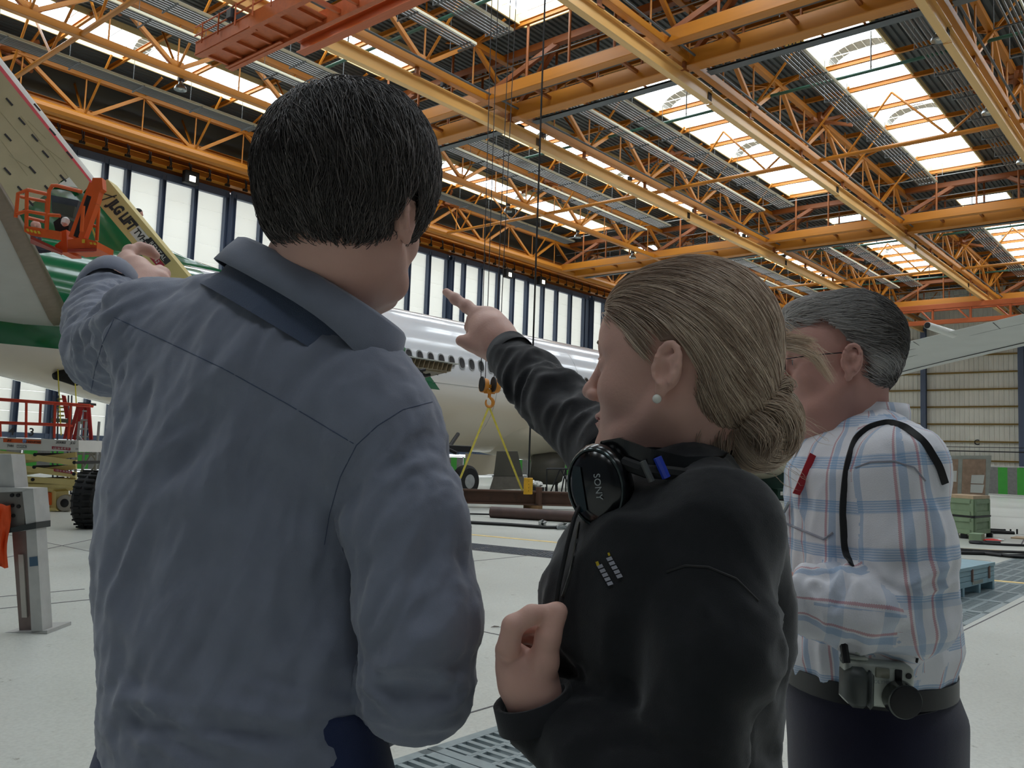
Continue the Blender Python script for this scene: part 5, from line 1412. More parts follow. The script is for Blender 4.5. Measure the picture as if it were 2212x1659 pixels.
def relax(V, Q, it=1, lam=.5):
    E_ = np.concatenate([Q[:, [0, 1]], Q[:, [1, 2]], Q[:, [2, 3]], Q[:, [3, 0]]])
    for _ in range(it):
        s = np.zeros_like(V); c = np.zeros(len(V))
        for a, b in ((0, 1), (1, 0)): np.add.at(s, E_[:, a], V[E_[:, b]]); np.add.at(c, E_[:, a], 1)
        V = V+lam*(s/np.maximum(c, 1)[:, None]-V)
    return V
# gradient noise
_rs = np.random.RandomState(3); _perm = _rs.permutation(512); _perm = np.concatenate([_perm, _perm, _perm])
_grd = _rs.normal(size=(512, 3)); _grd /= np.linalg.norm(_grd, axis=1, keepdims=True)
def gnoise(P):
    i = np.floor(P).astype(int); f = P-i; u = f*f*f*(f*(f*6-15)+10); r = 0
    for dx in (0, 1):
        for dy in (0, 1):
            for dz in (0, 1):
                h = _perm[(_perm[(_perm[(i[:, 0]+dx) % 512]+i[:, 1]+dy) % 512]+i[:, 2]+dz) % 512]
                g = _grd[h]; d = ((f-np.array([dx, dy, dz]))*g).sum(1)
                w_ = (u[:, 0] if dx else 1-u[:, 0])*(u[:, 1] if dy else 1-u[:, 1])*(u[:, 2] if dz else 1-u[:, 2])
                r = r+w_*d
    return r*1.6
def folds(P, along, wl, stretch=5., seed=0., warp=.4):
    """ridged noise stretched along a direction: cloth folds in -1..1"""
    a = V3(along); a /= np.linalg.norm(a)
    w_ = np.stack([gnoise(P*6+seed+q) for q in (0, 7.3, 13.1)], 1)*warp*wl
    P = P+w_
    t = P@a; Pp = P-t[:, None]*a*(1-1/stretch)
    n = gnoise(Pp/wl+seed); return 1-2*np.abs(n)*1.3
def np_mesh(name, parts, mt, parent, base, uv=None, smooth=True, mi=None, mats=None, corner=None):
    """parts: list of (V,Q) joined into one mesh object; world coords"""
    Vs = []; Qs = []; o = 0
    for V, Q in parts: Vs.append(V); Qs.append(Q+o); o += len(V)
    V = np.concatenate(Vs); Q = np.concatenate(Qs); base = Vector(base)
    me = bpy.data.meshes.new(name); me.vertices.add(len(V)); me.vertices.foreach_set('co', (V-V3(base)).astype(np.float32).ravel())
    k = Q.shape[1]
    me.loops.add(len(Q)*k); me.loops.foreach_set('vertex_index', Q.astype(np.int32).ravel())
    me.polygons.add(len(Q)); me.polygons.foreach_set('loop_start', np.arange(0, len(Q)*k, k, dtype=np.int32))
    me.polygons.foreach_set('use_smooth', np.full(len(Q), smooth))
    for m_ in (mats or [mt]): me.materials.append(m_)
    if mi is not None: me.polygons.foreach_set('material_index', mi.astype(np.int32))
    me.update(calc_edges=True); me.validate()
    if uv is not None:
        for nm, arr in uv.items():
            a_ = me.attributes.new(nm, 'FLOAT_VECTOR' if arr.ndim == 2 else 'FLOAT', 'POINT')
            a_.data.foreach_set('vector' if arr.ndim == 2 else 'value', arr.astype(np.float32).ravel())
    if corner is not None:
        a_ = me.attributes.new('cloth', 'FLOAT_VECTOR', 'CORNER'); a_.data.foreach_set('vector', corner.astype(np.float32).ravel())
    ob = bpy.data.objects.new(name, me); COL.objects.link(ob); WL[ob.name] = base.copy()
    if parent is not None: ob.parent = parent; ob.location = base-wloc(parent)
    else: ob.location = base
    return ob
def tube_np(P, r, n=3, seed=0, flat=1.):
    """P: (S,m,3) strands -> verts, quads ; r: (m,) or (S,m) radii"""
    S__, m_, _ = P.shape; T = np.gradient(P, axis=1); T /= np.maximum(np.linalg.norm(T, axis=2, keepdims=True), 1e-9)
    ref = np.array([.31, .52, .79]); A = np.cross(T, ref); A /= np.maximum(np.linalg.norm(A, axis=2, keepdims=True), 1e-9); B = np.cross(T, A)
    r = np.broadcast_to(np.asarray(r, float), (S__, m_))
    V = np.stack([P+(A*cos(2*pi*k/n)+B*sin(2*pi*k/n)*flat)*r[..., None] for k in range(n)], 2)
    V = V.reshape(-1, 3); base = (np.arange(S__)*m_*n)[:, None, None]; i = np.arange(m_-1)[None, :, None]*n; k = np.arange(n)[None, None, :]
    k2 = (k+1) % n
    Q = np.stack([base+i+k, base+i+k2, base+i+n+k2, base+i+n+k], -1).reshape(-1, 4)
    return V, Q
def grow_hair(sd, roots, flow, m_=8, step=.012, lift=.004, jit=.25, seed=1, liftf=None):
    """strands from roots creeping over the field's surface along flow(P)->dir"""
    rs = np.random.RandomState(seed); P = roots.copy(); out = [P.copy()]; J = rs.normal(size=P.shape)*jit
    for i in range(1, m_):
        N_ = sd.grad(P); D = flow(P)+J; D -= N_*(D*N_).sum(1, keepdims=True); D /= np.maximum(np.linalg.norm(D, axis=1, keepdims=True), 1e-9)
        st_ = step if np.isscalar(step) else step[:, None]
        P = P+D*st_
        N_ = sd.grad(P); d = sd.val(P); l_ = (lift if np.isscalar(lift) else lift)*(np.sin(pi*i/(m_-1))*.6+.5)
        P = P+N_*(l_-d)[:, None]
        J = J*.85+rs.normal(size=P.shape)*jit*.35
        out.append(P.copy())
    return np.stack(out, 1)
def clear_ear(S_, H, r=1.08):
    l = loc(S_.reshape(-1, 3), H).reshape(S_.shape); q = np.hypot((l[..., 0]+.0095)/.0175, (l[..., 2]+.001)/.031); return ~((q < r) & (np.abs(l[..., 1]) > .05)).any(1)
def surf_pts(V, n, mask, seed=0):
    rs = np.random.RandomState(seed); idx = np.flatnonzero(mask); return V[rs.choice(idx, n)]+rs.normal(size=(n, 3))*.002
def frame_of(fwd, up=(0, 0, 1)):
    f = V3(fwd); f /= np.linalg.norm(f); u = V3(up); l = np.cross(u, f); l /= np.linalg.norm(l); u = np.cross(f, l); return np.stack([f, l, u])   # rows: forward, left, up
class Head:
    def __init__(s, c, R, sc=1.): s.c = V3(c); s.R = R; s.sc = sc
    def w(s, x, y, z): return s.c+s.sc*(x*s.R[0]+y*s.R[1]+z*s.R[2])
    def ell(s, sd, c, rad, k=.015, neg=False, rot=None):
        R = s.R if rot is None else rot@s.R
        sd.ell(s.w(*c), np.array(rad)*s.sc, R, k*s.sc, neg)
    def cap(s, sd, a, b, r0, r1=None, k=.01, neg=False): sd.cap(s.w(*a), s.w(*b), r0*s.sc, (r0 if r1 is None else r1)*s.sc, k*s.sc, neg)
def build_head(h, female=False, jowl=0.):
    sd = SDF()
    h.ell(sd, (-.012, 0, .04), (.100, .078, .090), .001)
    h.ell(sd, (.040, 0, .0), (.052, .064, .085), .03)
    h.ell(sd, (.052, 0, .045), (.043, .058, .045), .02)
    jw = .052 if female else .058
    for s_ in (-1, 1):
        h.cap(sd, (.0, s_*jw, -.045), (.045, s_*.036, -.082), .020, .018, .025)
        h.cap(sd, (.045, s_*.036, -.082), (.072, s_*.010, -.096), .018, .016, .02)
        h.ell(sd, (.055, s_*.036, -.028), (.030, .024, .026), .02)
        h.cap(sd, (.084, s_*.012, .026), (.070, s_*.044, .024), .010 if not female else .007, .008, .014)
    h.ell(sd, (.062, 0, -.062), (.028, .034, .030), .02)
    h.ell(sd, (.077, 0, -.096), (.016, .020, .015), .014)
    if jowl:
        h.ell(sd, (.035, 0, -.095), (.045, .046, .026), .03)
    # nose
    h.cap(sd, (.090, 0, .018), (.106, 0, -.020), .006, .008, .010)
    h.ell(sd, (.109, 0, -.028), (.0105, .0105, .0095), .008)
    for s_ in (-1, 1):
        h.ell(sd, (.100, s_*.0115, -.033), (.010, .0065, .0075), .005)
        h.ell(sd, (.1045, s_*.006, -.040), (.005, .0035, .003), .002, True)
        h.ell(sd, (.093, s_*.033, .004), (.013, .018, .012), .012, True)     # socket
        h.ell(sd, (.0755, s_*.032, .004), (.0145, .0165, .0135), .004)       # lids
    # lips
    h.ell(sd, (.0895, 0, -.0585), (.0085, .021, .0050), .004)
    h.ell(sd, (.0875, 0, -.0690), (.0085, .019, .0062), .004)
    h.cap(sd, (.099, -.014, -.0637), (.099, .014, -.0637), .0016, .0016, .002, True)
    h.cap(sd, (.092, -.022, -.0640), (.092, .022, -.0640), .0016, .0016, .002, True)
    # ears
    ez = .92 if female else 1.0
    for s_ in (-1, 1):
        rot = np.array([[cos(.30), -s_*sin(.30), 0], [s_*sin(.30), cos(.30), 0], [0, 0, 1.]])
        h.ell(sd, (-.010, s_*.084, -.002), (.0165*ez, .0095, .0265*ez), .006, rot=rot)
        E_ = []
        for k in range(12):
            a = radians(-62+k*27); cx = cos(a)*.0150*ez; cz = sin(a)*.0260*ez
            E_.append((-.0095+cx-.002*sin(a), s_*(.0925-.28*cx), .0015+cz))
        for q, (p, r__) in enumerate(zip(E_[:-1], E_[1:])): h.cap(sd, p, r__, .0036, .0036, .0030)
        h.ell(sd, (-.003, s_*.0865, -.030*ez), (.0075, .0045, .0085), .005)          # lobe
        h.cap(sd, (.0045, s_*.086, -.010), (.0055, s_*.087, -.001), .0042, .0040, .003)  # tragus
        h.cap(sd, (-.014, s_*.0935, -.012), (-.014, s_*.0945, .012), .0026, .0026, .004)  # antihelix
        h.ell(sd, (-.0045, s_*.0965, -.006), (.0085, .0095, .0120), .004, True)
        h.ell(sd, (-.006, s_*.0965, .0135), (.0085, .0060, .0060), .003, True)
    return sd
def skin_mat(name, c0, c1, red=(.75, .38, .33)):
    M = mat(name, c0, .48, var=.05, scale=18, bump=.05, bscale=260, spec=.3)
    b = M.node_tree.nodes['Principled BSDF']; b.inputs['Subsurface Weight'].default_value = .12
    b.inputs['Subsurface Radius'].default_value = (.6, .25, .12); b.inputs['Subsurface Scale'].default_value = .008
    return M
def hair_mat(name, c, c2, rough=.45, spec=.5):
    M = bpy.data.materials.new(name); M.use_nodes = True; nt = M.node_tree; N = nt.nodes; L = nt.links; b = N['Principled BSDF']
    at_ = N.new('ShaderNodeAttribute'); at_.attribute_name = 'tone'
    r = N.new('ShaderNodeValToRGB'); L.new(at_.outputs['Fac'], r.inputs[0])
    r.color_ramp.elements[0].color = lin(c)+(1,); r.color_ramp.elements[1].color = lin(c2)+(1,)
    L.new(r.outputs[0], b.inputs['Base Color']); b.inputs['Roughness'].default_value = rough; b.inputs['Specular IOR Level'].default_value = spec
    return M
def hair_obj(name, strands, r, mt, parent, base, tone, n=3):
    V, Q = tube_np(strands, r, n); m_ = strands.shape[1]
    return np_mesh(name, [(V, Q)], mt, parent, base, uv={'tone': np.repeat(tone, m_*n)})
def hand(sd, wrist, mid, across, normal, curls, r=.0085, L_=None, thumb=None, k=.006, palm=.09, width=.078):
    """palm from wrist toward mid knuckle; across = unit toward the little finger; normal = palm side normal.
    curls: four lists of bend angles (rad) for index..little"""
    w_ = V3(wrist); m = V3(mid); d = m-w_; L0 = np.linalg.norm(d); d /= L0; a = V3(across); a -= d*(a@d); a /= np.linalg.norm(a); nrm = np.cross(d, a)
    if nrm@V3(normal) < 0: nrm = -nrm
    L_ = L_ or [(.040, .026, .020), (.044, .029, .021), (.041, .027, .020), (.032, .020, .018)]
    off = [-.5, -.17, .17, .46]; fw_ = [1.0, 1.02, .99, .93]
    for i in range(4):
        kn = w_+d*L0*fw_[i]+a*width*off[i]*.9
        sd.cap(w_+a*width*off[i]*.45, kn, .0145, .0115, .016)
        p = kn; dr = d+a*off[i]*.12; dr /= np.linalg.norm(dr); rr = r*(1.08 if i in (0, 1) else 1.0 if i == 2 else .88)
        sg = 1 if np.cross(d, a)@nrm > 0 else -1; cur = nrm
        for j, (l_, c_) in enumerate(zip(L_[i], curls[i])):
            dr = dr*cos(c_)+cur*sin(c_); dr /= np.linalg.norm(dr); q = p+dr*l_
            sd.cap(p, q, rr*(1.05-.08*j), rr*(.97-.09*j), k if j == 0 else .004); p = q
            cur = np.cross(dr, a)*sg; cur /= np.linalg.norm(cur)
    if thumb is not None:
        pts_ = [w_+d*L0*.18-a*width*.32]+[V3(p) for p in thumb]; rs = [.016, .0125, .0108, .0092][:len(pts_)]
        sd.chain(pts_, rs, .01)
    return sd
# ================================================================== people
loc = lambda P, H: (P-H.c)@H.R.T/H.sc
RX = ax_; FW = fw; UP = Vector((0, 0, 1))
def nv(v): v = V3(v); return v/np.linalg.norm(v)
rx, fwn, upn = V3(RX), V3(FW), V3(UP)
skin_m = skin_mat('light_skin', (.83, .66, .60), None)
skin_r = skin_mat('ruddy_skin', (.80, .61, .56), None)
def cloth_mat(name, col, wv=900, rough=.8, bump=.25, sheen=.2, var=.08, mott=14):
    M = mat(name, col, rough, var=var, scale=mott, bump=bump, bscale=wv, spec=.2, sheen=sheen); return M
def to_px(P):
    """photo position of world points, used only to lay seams on cloth while modelling"""
    D = P-np.array([0, 0, CAMZ]); w_ = D@V3(_f); return 1106+F_PX*(D@V3(_r))/w_, 829.5-F_PX*(D@V3(_u))/w_, w_
from mathutils.bvhtree import BVHTree
def bvh_of(V, Q): return BVHTree.FromPolygons([tuple(v) for v in V], [tuple(q) for q in Q])
def lay(bv, pts, off=.001, n=24):
    """polyline given by photo positions laid on a surface"""
    P = []
    for a, c in zip(pts[:-1], pts[1:]):
        for t in np.linspace(0, 1, n, endpoint=False):
            px, py = a[0]+(c[0]-a[0])*t, a[1]+(c[1]-a[1])*t
            d = (_f+_r*((px-1106)/F_PX)-_u*((py-829.5)/F_PX)).normalized()
            h, nn, i, ds = bv.ray_cast(Vector((0, 0, CAMZ)), d)
            if h is not None:
                if nn.dot(d) > 0: nn = -nn
                P.append(h+nn*off)
    return P
def seam(name, bv, pts, r, mt, par, off=.0, base=None):
    P = lay(bv, pts, off)
    if len(P) < 2: return None
    b = MB(); b.tube(P, r, 5); return b.build(name, mt, par, smooth=True)

def ribbon(name, P, w_, t_, mt, par, it=3):
    P = [Vector(p) for p in P]
    for _ in range(it): P = [P[0]]+[(P[i-1]+P[i]*2+P[i+1])/4 for i in range(1, len(P)-1)]+[P[-1]]
    R = []
    for i, p in enumerate(P):
        t = (P[min(i+1, len(P)-1)]-P[max(i-1, 0)]).normalized(); n = -_f-t*(-_f).dot(t); n.normalize(); s_ = t.cross(n)
        R.append([p+s_*w_/2+n*t_/2, p-s_*w_/2+n*t_/2, p-s_*w_/2-n*t_/2, p+s_*w_/2-n*t_/2])
    b = MB(); b.rings(R); return b.build(name, mt, par, smooth=True, angle=50)
# ---------------------------------------------------------------- man in blue shirt, seen from behind
M1 = at(515, 900, 1.04); M1.z = 0
def ped(label, cat='person'): return None
sh = SDF()
side = rx*.93-fwn*.30
st1 = [(at(560, 640, 1.07), .060, .060, side), (at(556, 680, 1.07), .110, .080, side), (at(548, 740, 1.07), .155, .096, side), (at(550, 810, 1.07), .178, .106, side), (at(545, 920, 1.07), .188, .116, side), (at(518, 1060, 1.06), .183, .118, side),
       (at(504, 1200, 1.05), .182, .112, side), (at(500, 1350, 1.04), .180, .112, side), (at(514, 1500, 1.03), .174, .116, side), (at(524, 1660, 1.02), .176, .120, side), (at(528, 1740, 1.02), .180, .124, side)]
sh.loft([(V3(q[0]), q[1], q[2], q[3]) for q in st1])
sh.cap(at(600, 690, 1.06), at(330, 705, 1.11), .058, .056, .05)
sh.cap(at(600, 690, 1.06), at(750, 790, 1.03), .052, .044, .05)
sh.cap(at(720, 815, 1.03), at(832, 940, .99), .050, .056, .05)
sh.cap(at(600, 810, 1.03), at(770, 900, 1.0), .080, .075, .06)
# right arm hanging
sh.chain([at(842, 955, .985), at(880, 1120, .955), at(908, 1330, .93), at(902, 1478, .93)], [.057, .061, .062, .056], .025)
sh.chain([at(902, 1478, .93), at(850, 1492, 1.05), at(790, 1452, 1.2)], [.055, .052, .044], .02)
# left arm reaching forward and left
sh.chain([at(330, 712, 1.11), at(272, 738, 1.2), at(232, 758, 1.30)], [.060, .056, .053], .03)
sh.chain([at(232, 758, 1.30), at(226, 700, 1.38), at(230, 650, 1.45)], [.053, .053, .053], .03)
sh.chain([at(236, 790, 1.24), at(228, 720, 1.32)], [.036, .042], .03)
lo = V3(M1)+np.array([-.75, -.75, .90]); hi = V3(M1)+np.array([.75, .75, 1.78])
pts_all = [V3(q[0]) for q in st1]+[V3(at(224, 620, 1.5)), V3(at(902, 1560, .93)), V3(at(790, 1452, 1.2))]
A_ = np.array(pts_all); lo = A_.min(0)-.24; hi = A_.max(0)+.24; lo[2] = V3(st1[-1][0])[2]-.03; hi[2] = A_[:, 2].max()+.08
cuffp = V3(at(240, 615, 1.49)); cuffd = nv(V3(at(240, 612, 1.50))-V3(at(212, 712, 1.36)))
nb = V3(at(676, 622, 1.06)); nd = nv(V3(at(668, 590, 1.07))-V3(at(655, 680, 1.06)))
def clip1(X, Y, Z):
    c = np.maximum((X-cuffp[0])*cuffd[0]+(Y-cuffp[1])*cuffd[1]+(Z-cuffp[2])*cuffd[2], -1)
    near = np.sqrt((X-cuffp[0])**2+(Y-cuffp[1])**2+(Z-cuffp[2])**2) < .13
    return np.where(near, c, -1)
V, Q = sdf_mesh(sh, lo, hi, .0052, clip=clip1)
V = relax(V, Q, 2)
N_ = vnorm(V, Q)
px, py, dd_ = to_px(V)
def gb(cx, cy, sx, sy, ang=0):
    c, s_ = cos(radians(ang)), sin(radians(ang)); u = (px-cx)*c+(py-cy)*s_; v = -(px-cx)*s_+(py-cy)*c
    return np.exp(-(u/sx)**2-(v/sy)**2)
def dirpx(dx, dy): return V3(_r)*dx-V3(_u)*dy
D = np.zeros(len(V))
def folds2(P, a, wl, st_, seed): return .75*folds(P, a, wl, st_, seed)+.38*folds(P, a, wl*.45, st_, seed+31)
# yoke line and gathers below it
yk = lambda x: np.interp(x, [150, 245, 480, 770, 960], [655, 685, 795, 962, 1090])
below = 1/(1+np.exp(-(py-yk(px))/6))
back = (N_@V3(_f) < .2)
gath = folds2(V, dirpx(-.35, 1), 0.0128, 7, 5)
D += back*below*.0016*np.exp(-np.abs(py-yk(px))/60)*gath
# big drape folds
D += 0.0078*gb(420, 960, 260, 130, -42)*folds2(V, dirpx(-1, .95), 0.0600, 8, 1)
D += 0.0068*gb(600, 1050, 220, 230, 0)*folds2(V, dirpx(-.25, 1), 0.0560, 8, 2)
D += 0.0065*gb(640, 1300, 200, 260, 0)*folds2(V, dirpx(-.1, 1), 0.0520, 8, 3)
D += 0.0062*gb(320, 1250, 200, 300, 0)*folds2(V, dirpx(-.55, 1), 0.0560, 8, 4)
D += 0.0097*gb(480, 1560, 330, 110, 0)*folds2(V, dirpx(1, .28), 0.0480, 8, 6)
D += 0.0052*gb(600, 760, 260, 130, 0)*folds2(V, dirpx(-.35, 1), 0.0560, 7, 7)
D += 0.0072*gb(860, 1000, 110, 120, 0)*folds2(V, dirpx(-.6, 1), 0.0360, 7, 8)
D += 0.0084*gb(900, 1250, 130, 200, 0)*folds2(V, dirpx(-.5, .9), 0.0480, 7, 9)
D += 0.0084*gb(900, 1480, 130, 110, 0)*folds2(V, dirpx(1, .1), 0.0360, 7, 10)
D += .0065*gb(215, 690, 110, 170, 0)*folds2(V, dirpx(.75, -.45), 0.0360, 7, 11)
D += .0045*gb(210, 860, 80, 160, 0)*folds2(V, dirpx(.3, 1), 0.0280, 7, 12)
D += .0022*folds2(V, dirpx(-.5, 1), 0.0280, 6, 14)*gb(500, 1100, 500, 600)
D += .0007*gnoise(V*90)+.0005*gnoise(V*180)
# pulled fold from the collar to the left shoulder, and crease lines
def crease(x0, y0, x1, y1, w_, a):
    dx, dy = x1-x0, y1-y0; L2 = dx*dx+dy*dy; t = np.clip(((px-x0)*dx+(py-y0)*dy)/L2, 0, 1)
    d = np.hypot(px-x0-t*dx, py-y0-t*dy); return back*a*np.exp(-(d/w_)**2)*np.sin(np.pi*np.clip(t*.9+.08, 0, 1))
for c in ((770, 965, 700, 1190, 16, -.006), (720, 960, 735, 1180, 22, .006), (300, 980, 430, 850, 34, .007), (280, 1080, 330, 760, 18, -.004), (620, 860, 360, 1120, 40, .006), (480, 880, 300, 1150, 30, -.006),
          (250, 1500, 700, 1560, 20, .006), (300, 1560, 780, 1610, 16, -.005), (830, 1010, 730, 1120, 22, -.007), (1000, 1200, 800, 1420, 30, -.006), (960, 1330, 800, 1490, 24, .006), (240, 1330, 330, 1560, 20, -.005),
          (215, 1180, 300, 1480, 26, .005), (150, 700, 270, 640, 12, -.008), (165, 760, 270, 665, 12, -.007), (180, 830, 235, 700, 10, -.006), (690, 1230, 560, 1480, 34, -.006), (760, 1300, 640, 1540, 26, .006), (560, 690, 470, 830, 24, .004), (640, 640, 560, 800, 18, .003)):
    D += crease(*c)
V = V+N_*D[:, None]
m_shirt = cloth_mat('blue_grey_chambray', (.48, .50, .56), 900, .75, .13, .3, .07, 30)
P1 = empty('tmp', M1); WLb = M1.copy()
# body (skin) : inner body, head, neck, hand -- one mesh
H1 = Head(at(760, 466, 1.03), frame_of(fwn*cos(radians(25))+rx*sin(radians(25))+upn*.08, upn+rx*.06-fwn*.02), .935)
hs = build_head(H1)
hs.cap(H1.w(-.035, 0, -.03), at(672, 640, 1.06), .060, .070, .03)
hs.cap(H1.w(-.01, 0, -.06), at(680, 640, 1.09), .055, .065, .03)
g0 = H1.c-.16; g1 = H1.c+.17; g0[2] -= .07
Vh, Qh = sdf_mesh(hs, g0, g1, .0034)
hd = SDF()
wr = V3(at(322, 640, 1.50)); mk = V3(at(276, 574, 1.60))
hd.cap(at(228, 690, 1.42), at(300, 640, 1.49), .030, .028, .02)
hd.chain([V3(at(302, 640, 1.49)), V3(at(318, 612, 1.53))], [.030, .027], .02)
# back of the hand seen from behind, fingers pointing away, index and thumb curling right
hd.chain([at(318, 618, 1.52), at(292, 588, 1.56), at(276, 566, 1.60)], [.030, .026, .020], .02)
hd.chain([at(300, 605, 1.54), at(272, 590, 1.60)], [.024, .018], .02)
hd.chain([at(272, 560, 1.60), at(280, 543, 1.62), at(303, 536, 1.64), at(322, 541, 1.65), at(336, 552, 1.65)], [.0125, .0115, .0105, .0098, .0085], .008)
hd.chain([at(268, 572, 1.60), at(272, 566, 1.65), at(290, 560, 1.68), at(304, 566, 1.69)], [.0115, .0105, .0095, .008], .006)
hd.chain([at(262, 584, 1.60), at(264, 578, 1.65), at(280, 572, 1.685), at(296, 578, 1.69)], [.0115, .010, .009, .008], .006)
hd.chain([at(258, 594, 1.60), at(258, 590, 1.64), at(270, 584, 1.67), at(284, 588, 1.68)], [.010, .009, .008, .007], .006)
hd.chain([at(330, 622, 1.50), at(348, 606, 1.52), at(352, 592, 1.55), at(345, 582, 1.57)], [.016, .0125, .011, .009], .01)
c_ = V3(at(290, 600, 1.56)); Vd, Qd = sdf_mesh(hd, c_-.16, c_+.16, .0026)
# right hand, resting in front of the body
hr = SDF(); hand(hr, at(790, 1452, 1.2), at(735, 1430, 1.28), upn*-1, -rx, [[.5, .7, .5]]*4, thumb=[at(770, 1420, 1.25), at(740, 1410, 1.28)])
c_ = V3(at(755, 1440, 1.24)); Vr, Qr = sdf_mesh(hr, c_-.14, c_+.14, .004)
# inner torso, arms and legs
bd = SDF(); bd.ops = list(sh.ops)
hipc = V3(at(526, 1720, 1.03)); hipc[2] = .98
Vb, Qb = sdf_mesh(bd, lo, hi, .014, grow=-.022)
foot = []
lg = SDF(); tr_ = SDF()
def legs(sd, hip, side_, yaw_f, h, g=0., w_=.095, fw_off=.0):
    for s_ in (-1, 1):
        hp_ = hip+side_*s_*w_; kn = hip+side_*s_*(w_+.01)+yaw_f*.02; kn = kn.copy(); kn[2] = h*.285; an = hip+side_*s_*(w_+.02)-yaw_f*.01; an = an.copy(); an[2] = .09
        sd.cap(hp_, kn, .082+g, .058+g, .04); sd.cap(kn, an, .056+g, .042+g, .02)
    sd.ell(hip-np.array([0,0,.04]), (.12, .10, .10), None, .05)
hip1 = V3(st1[-2][0]).copy(); hip1[2] = 1.0
f1 = nv(fwn*.93+rx*.30); s1 = nv(side)
lg_h = SDF(); legs(lg_h, hip1, s1, f1, 1.9)
l0 = hip1-.4; l1 = hip1+.4; l0[2] = .05; l1[2] = 1.06
Vl, Ql = sdf_mesh(lg_h, l0, l1, .016)
man = np_mesh('person', [(Vh, Qh), (Vd, Qd), (Vr, Qr), (Vb, Qb), (Vl, Ql)], skin_m, None, M1)
tag(man, 'dark-haired man seen from behind in blue-grey shirt, raising his left arm to point', 'person', 'people watching the airliner')
bpy.data.objects.remove(P1)
shirt = np_mesh('shirt', [(V, Q)], m_shirt, man, M1)
bv1 = bvh_of(V, Q)
m_thread = cloth_mat('dark_blue_seam', (.30, .34, .43), 600, .8, .2)
seam('yoke_seam', bv1, [(248, 686), (360, 738), (480, 795), (620, 872), (770, 962)], .0006, m_thread, shirt)
seam('sleeve_seam', bv1, [(934, 868), (870, 885), (815, 920), (770, 962), (735, 1030), (712, 1110), (700, 1180)], .0006, m_thread, shirt)
seam('sleeve_seam', bv1, [(248, 686), (222, 740), (205, 800), (196, 850)], .0006, m_thread, shirt)
# collar
U_ = V3(at(866, 712, 1.0))-V3(at(541, 530, 1.08)); Cc = (V3(at(866, 712, 1.0))+V3(at(541, 530, 1.08)))/2
ud = nv(U_); fd = nv(fwn*1.0+rx*.35-upn*.25); fd -= ud*(fd@ud); fd = nv(fd); dn = nv(np.cross(ud, fd)); dn = dn if dn[2] < 0 else -dn
R = []
for k in range(49):
    th = -pi*.93+2*pi*.93*k/48      # 0 = back (toward camera)
    rd = -fd*cos(th)+ud*sin(th); ca, sa = cos(th), sin(th)
    c_ = Cc-fd*ca*.076+ud*sa*np.linalg.norm(U_)/2
    drop = .041+.024*max(0, sin(th))**4+.020*max(0, -ca); out = .014+.010*max(0, sin(th))**3
    wob = .002*sin(th*5)
    R.append([Vector(c_-rd*.006+dn*.036), Vector(c_-rd*.003+dn*.006), Vector(c_+rd*.001), Vector(c_+rd*(.005+wob)+dn*.004), Vector(c_+rd*(out*.7+wob)+dn*drop*.5), Vector(c_+rd*(out+wob)+dn*drop), Vector(c_+rd*(out-.003+wob)+dn*drop)])
b = MB(); b.rings(R, close=False); col_ = b.build('collar', m_shirt, man, smooth=True, angle=120)
sf = col_.modifiers.new('thickness', 'SOLIDIFY'); sf.thickness = .0016
# collar stand filling down to the shirt
R = []
for k in range(33):
    th = 2*pi*k/32; rd = -fd*cos(th)+ud*sin(th); c_ = Cc-fd*cos(th)*.074+ud*sin(th)*np.linalg.norm(U_)/2*.97
    R.append([Vector(c_+dn*.01), Vector(c_+dn*.05+rd*.004), Vector(c_+dn*.075+rd*.016)])
b = MB(); b.rings(R, close=False); b.build('collar_stand', cloth_mat('shirt_inside_dark', (.30, .34, .42), 700), man, smooth=True, angle=120)
# rolled cuff
b = MB(); cd = cuffd; cu = nv(np.cross(cd, upn)); cw = np.cross(cd, cu); R = []
for k in range(29):
    a = 2*pi*k/28; rd = cu*cos(a)+cw*sin(a); rr = .050+.003*sin(3*a)
    c_ = cuffp
    R.append([Vector(c_+rd*(rr-.012)-cd*.02), Vector(c_+rd*(rr-.006)+cd*.002), Vector(c_+rd*(rr+.001)+cd*.004), Vector(c_+rd*(rr+.005)-cd*.01), Vector(c_+rd*(rr+.006)-cd*.045), Vector(c_+rd*(rr+.001)-cd*.05)])
b.rings(R, close=False); b.build('cuff', m_shirt, man, smooth=True, angle=120)
# jeans and shoes
m_jean = cloth_mat('dark_blue_denim', (.16, .20, .33), 900, .85, .3)
jn = SDF(); legs(jn, hip1, s1, f1, 1.9, .014)
jn.loft([(V3(q)+0, .181, .108, side) for q in (Vector(hip1)+Vector((0, 0, -.1)), at(528, 1640, 1.025), at(522, 1490, 1.03))], .04)
l0 = hip1-.42; l1 = hip1+.42; l0[2] = .06; l1[2] = 1.16
Vj, Qj = sdf_mesh(jn, l0, l1, .009); 
np_mesh('jeans', [(Vj, Qj)], m_jean, man, M1)
def shoes(par, hip, side_, f_, base, w_, mt):
    for s_ in (-1, 1):
        a = hip+side_*s_*(w_+.02); sd = SDF(); p0 = np.array([a[0], a[1], .045])-f_*.06; p1 = np.array([a[0], a[1], .035])+f_*.14
        sd.cap(p0, p1, .042, .034, .02); sd.cap(np.array([a[0], a[1], .09]), p0, .05, .045, .02)
        lo_ = np.minimum(p0, p1)-.09; hi_ = np.maximum(p0, p1)+.1; lo_[2] = 0; 
        v, q = sdf_mesh(sd, lo_, hi_, .012, clip=lambda X, Y, Z: .004-Z+0*X+0*Y); np_mesh('shoe', [(v, q)], mt, par, base)
m_shoe = mat('dark_leather_shoe', (.12, .09, .07), .45)
shoes(man, hip1, s1, f1, M1, .095, m_shoe)
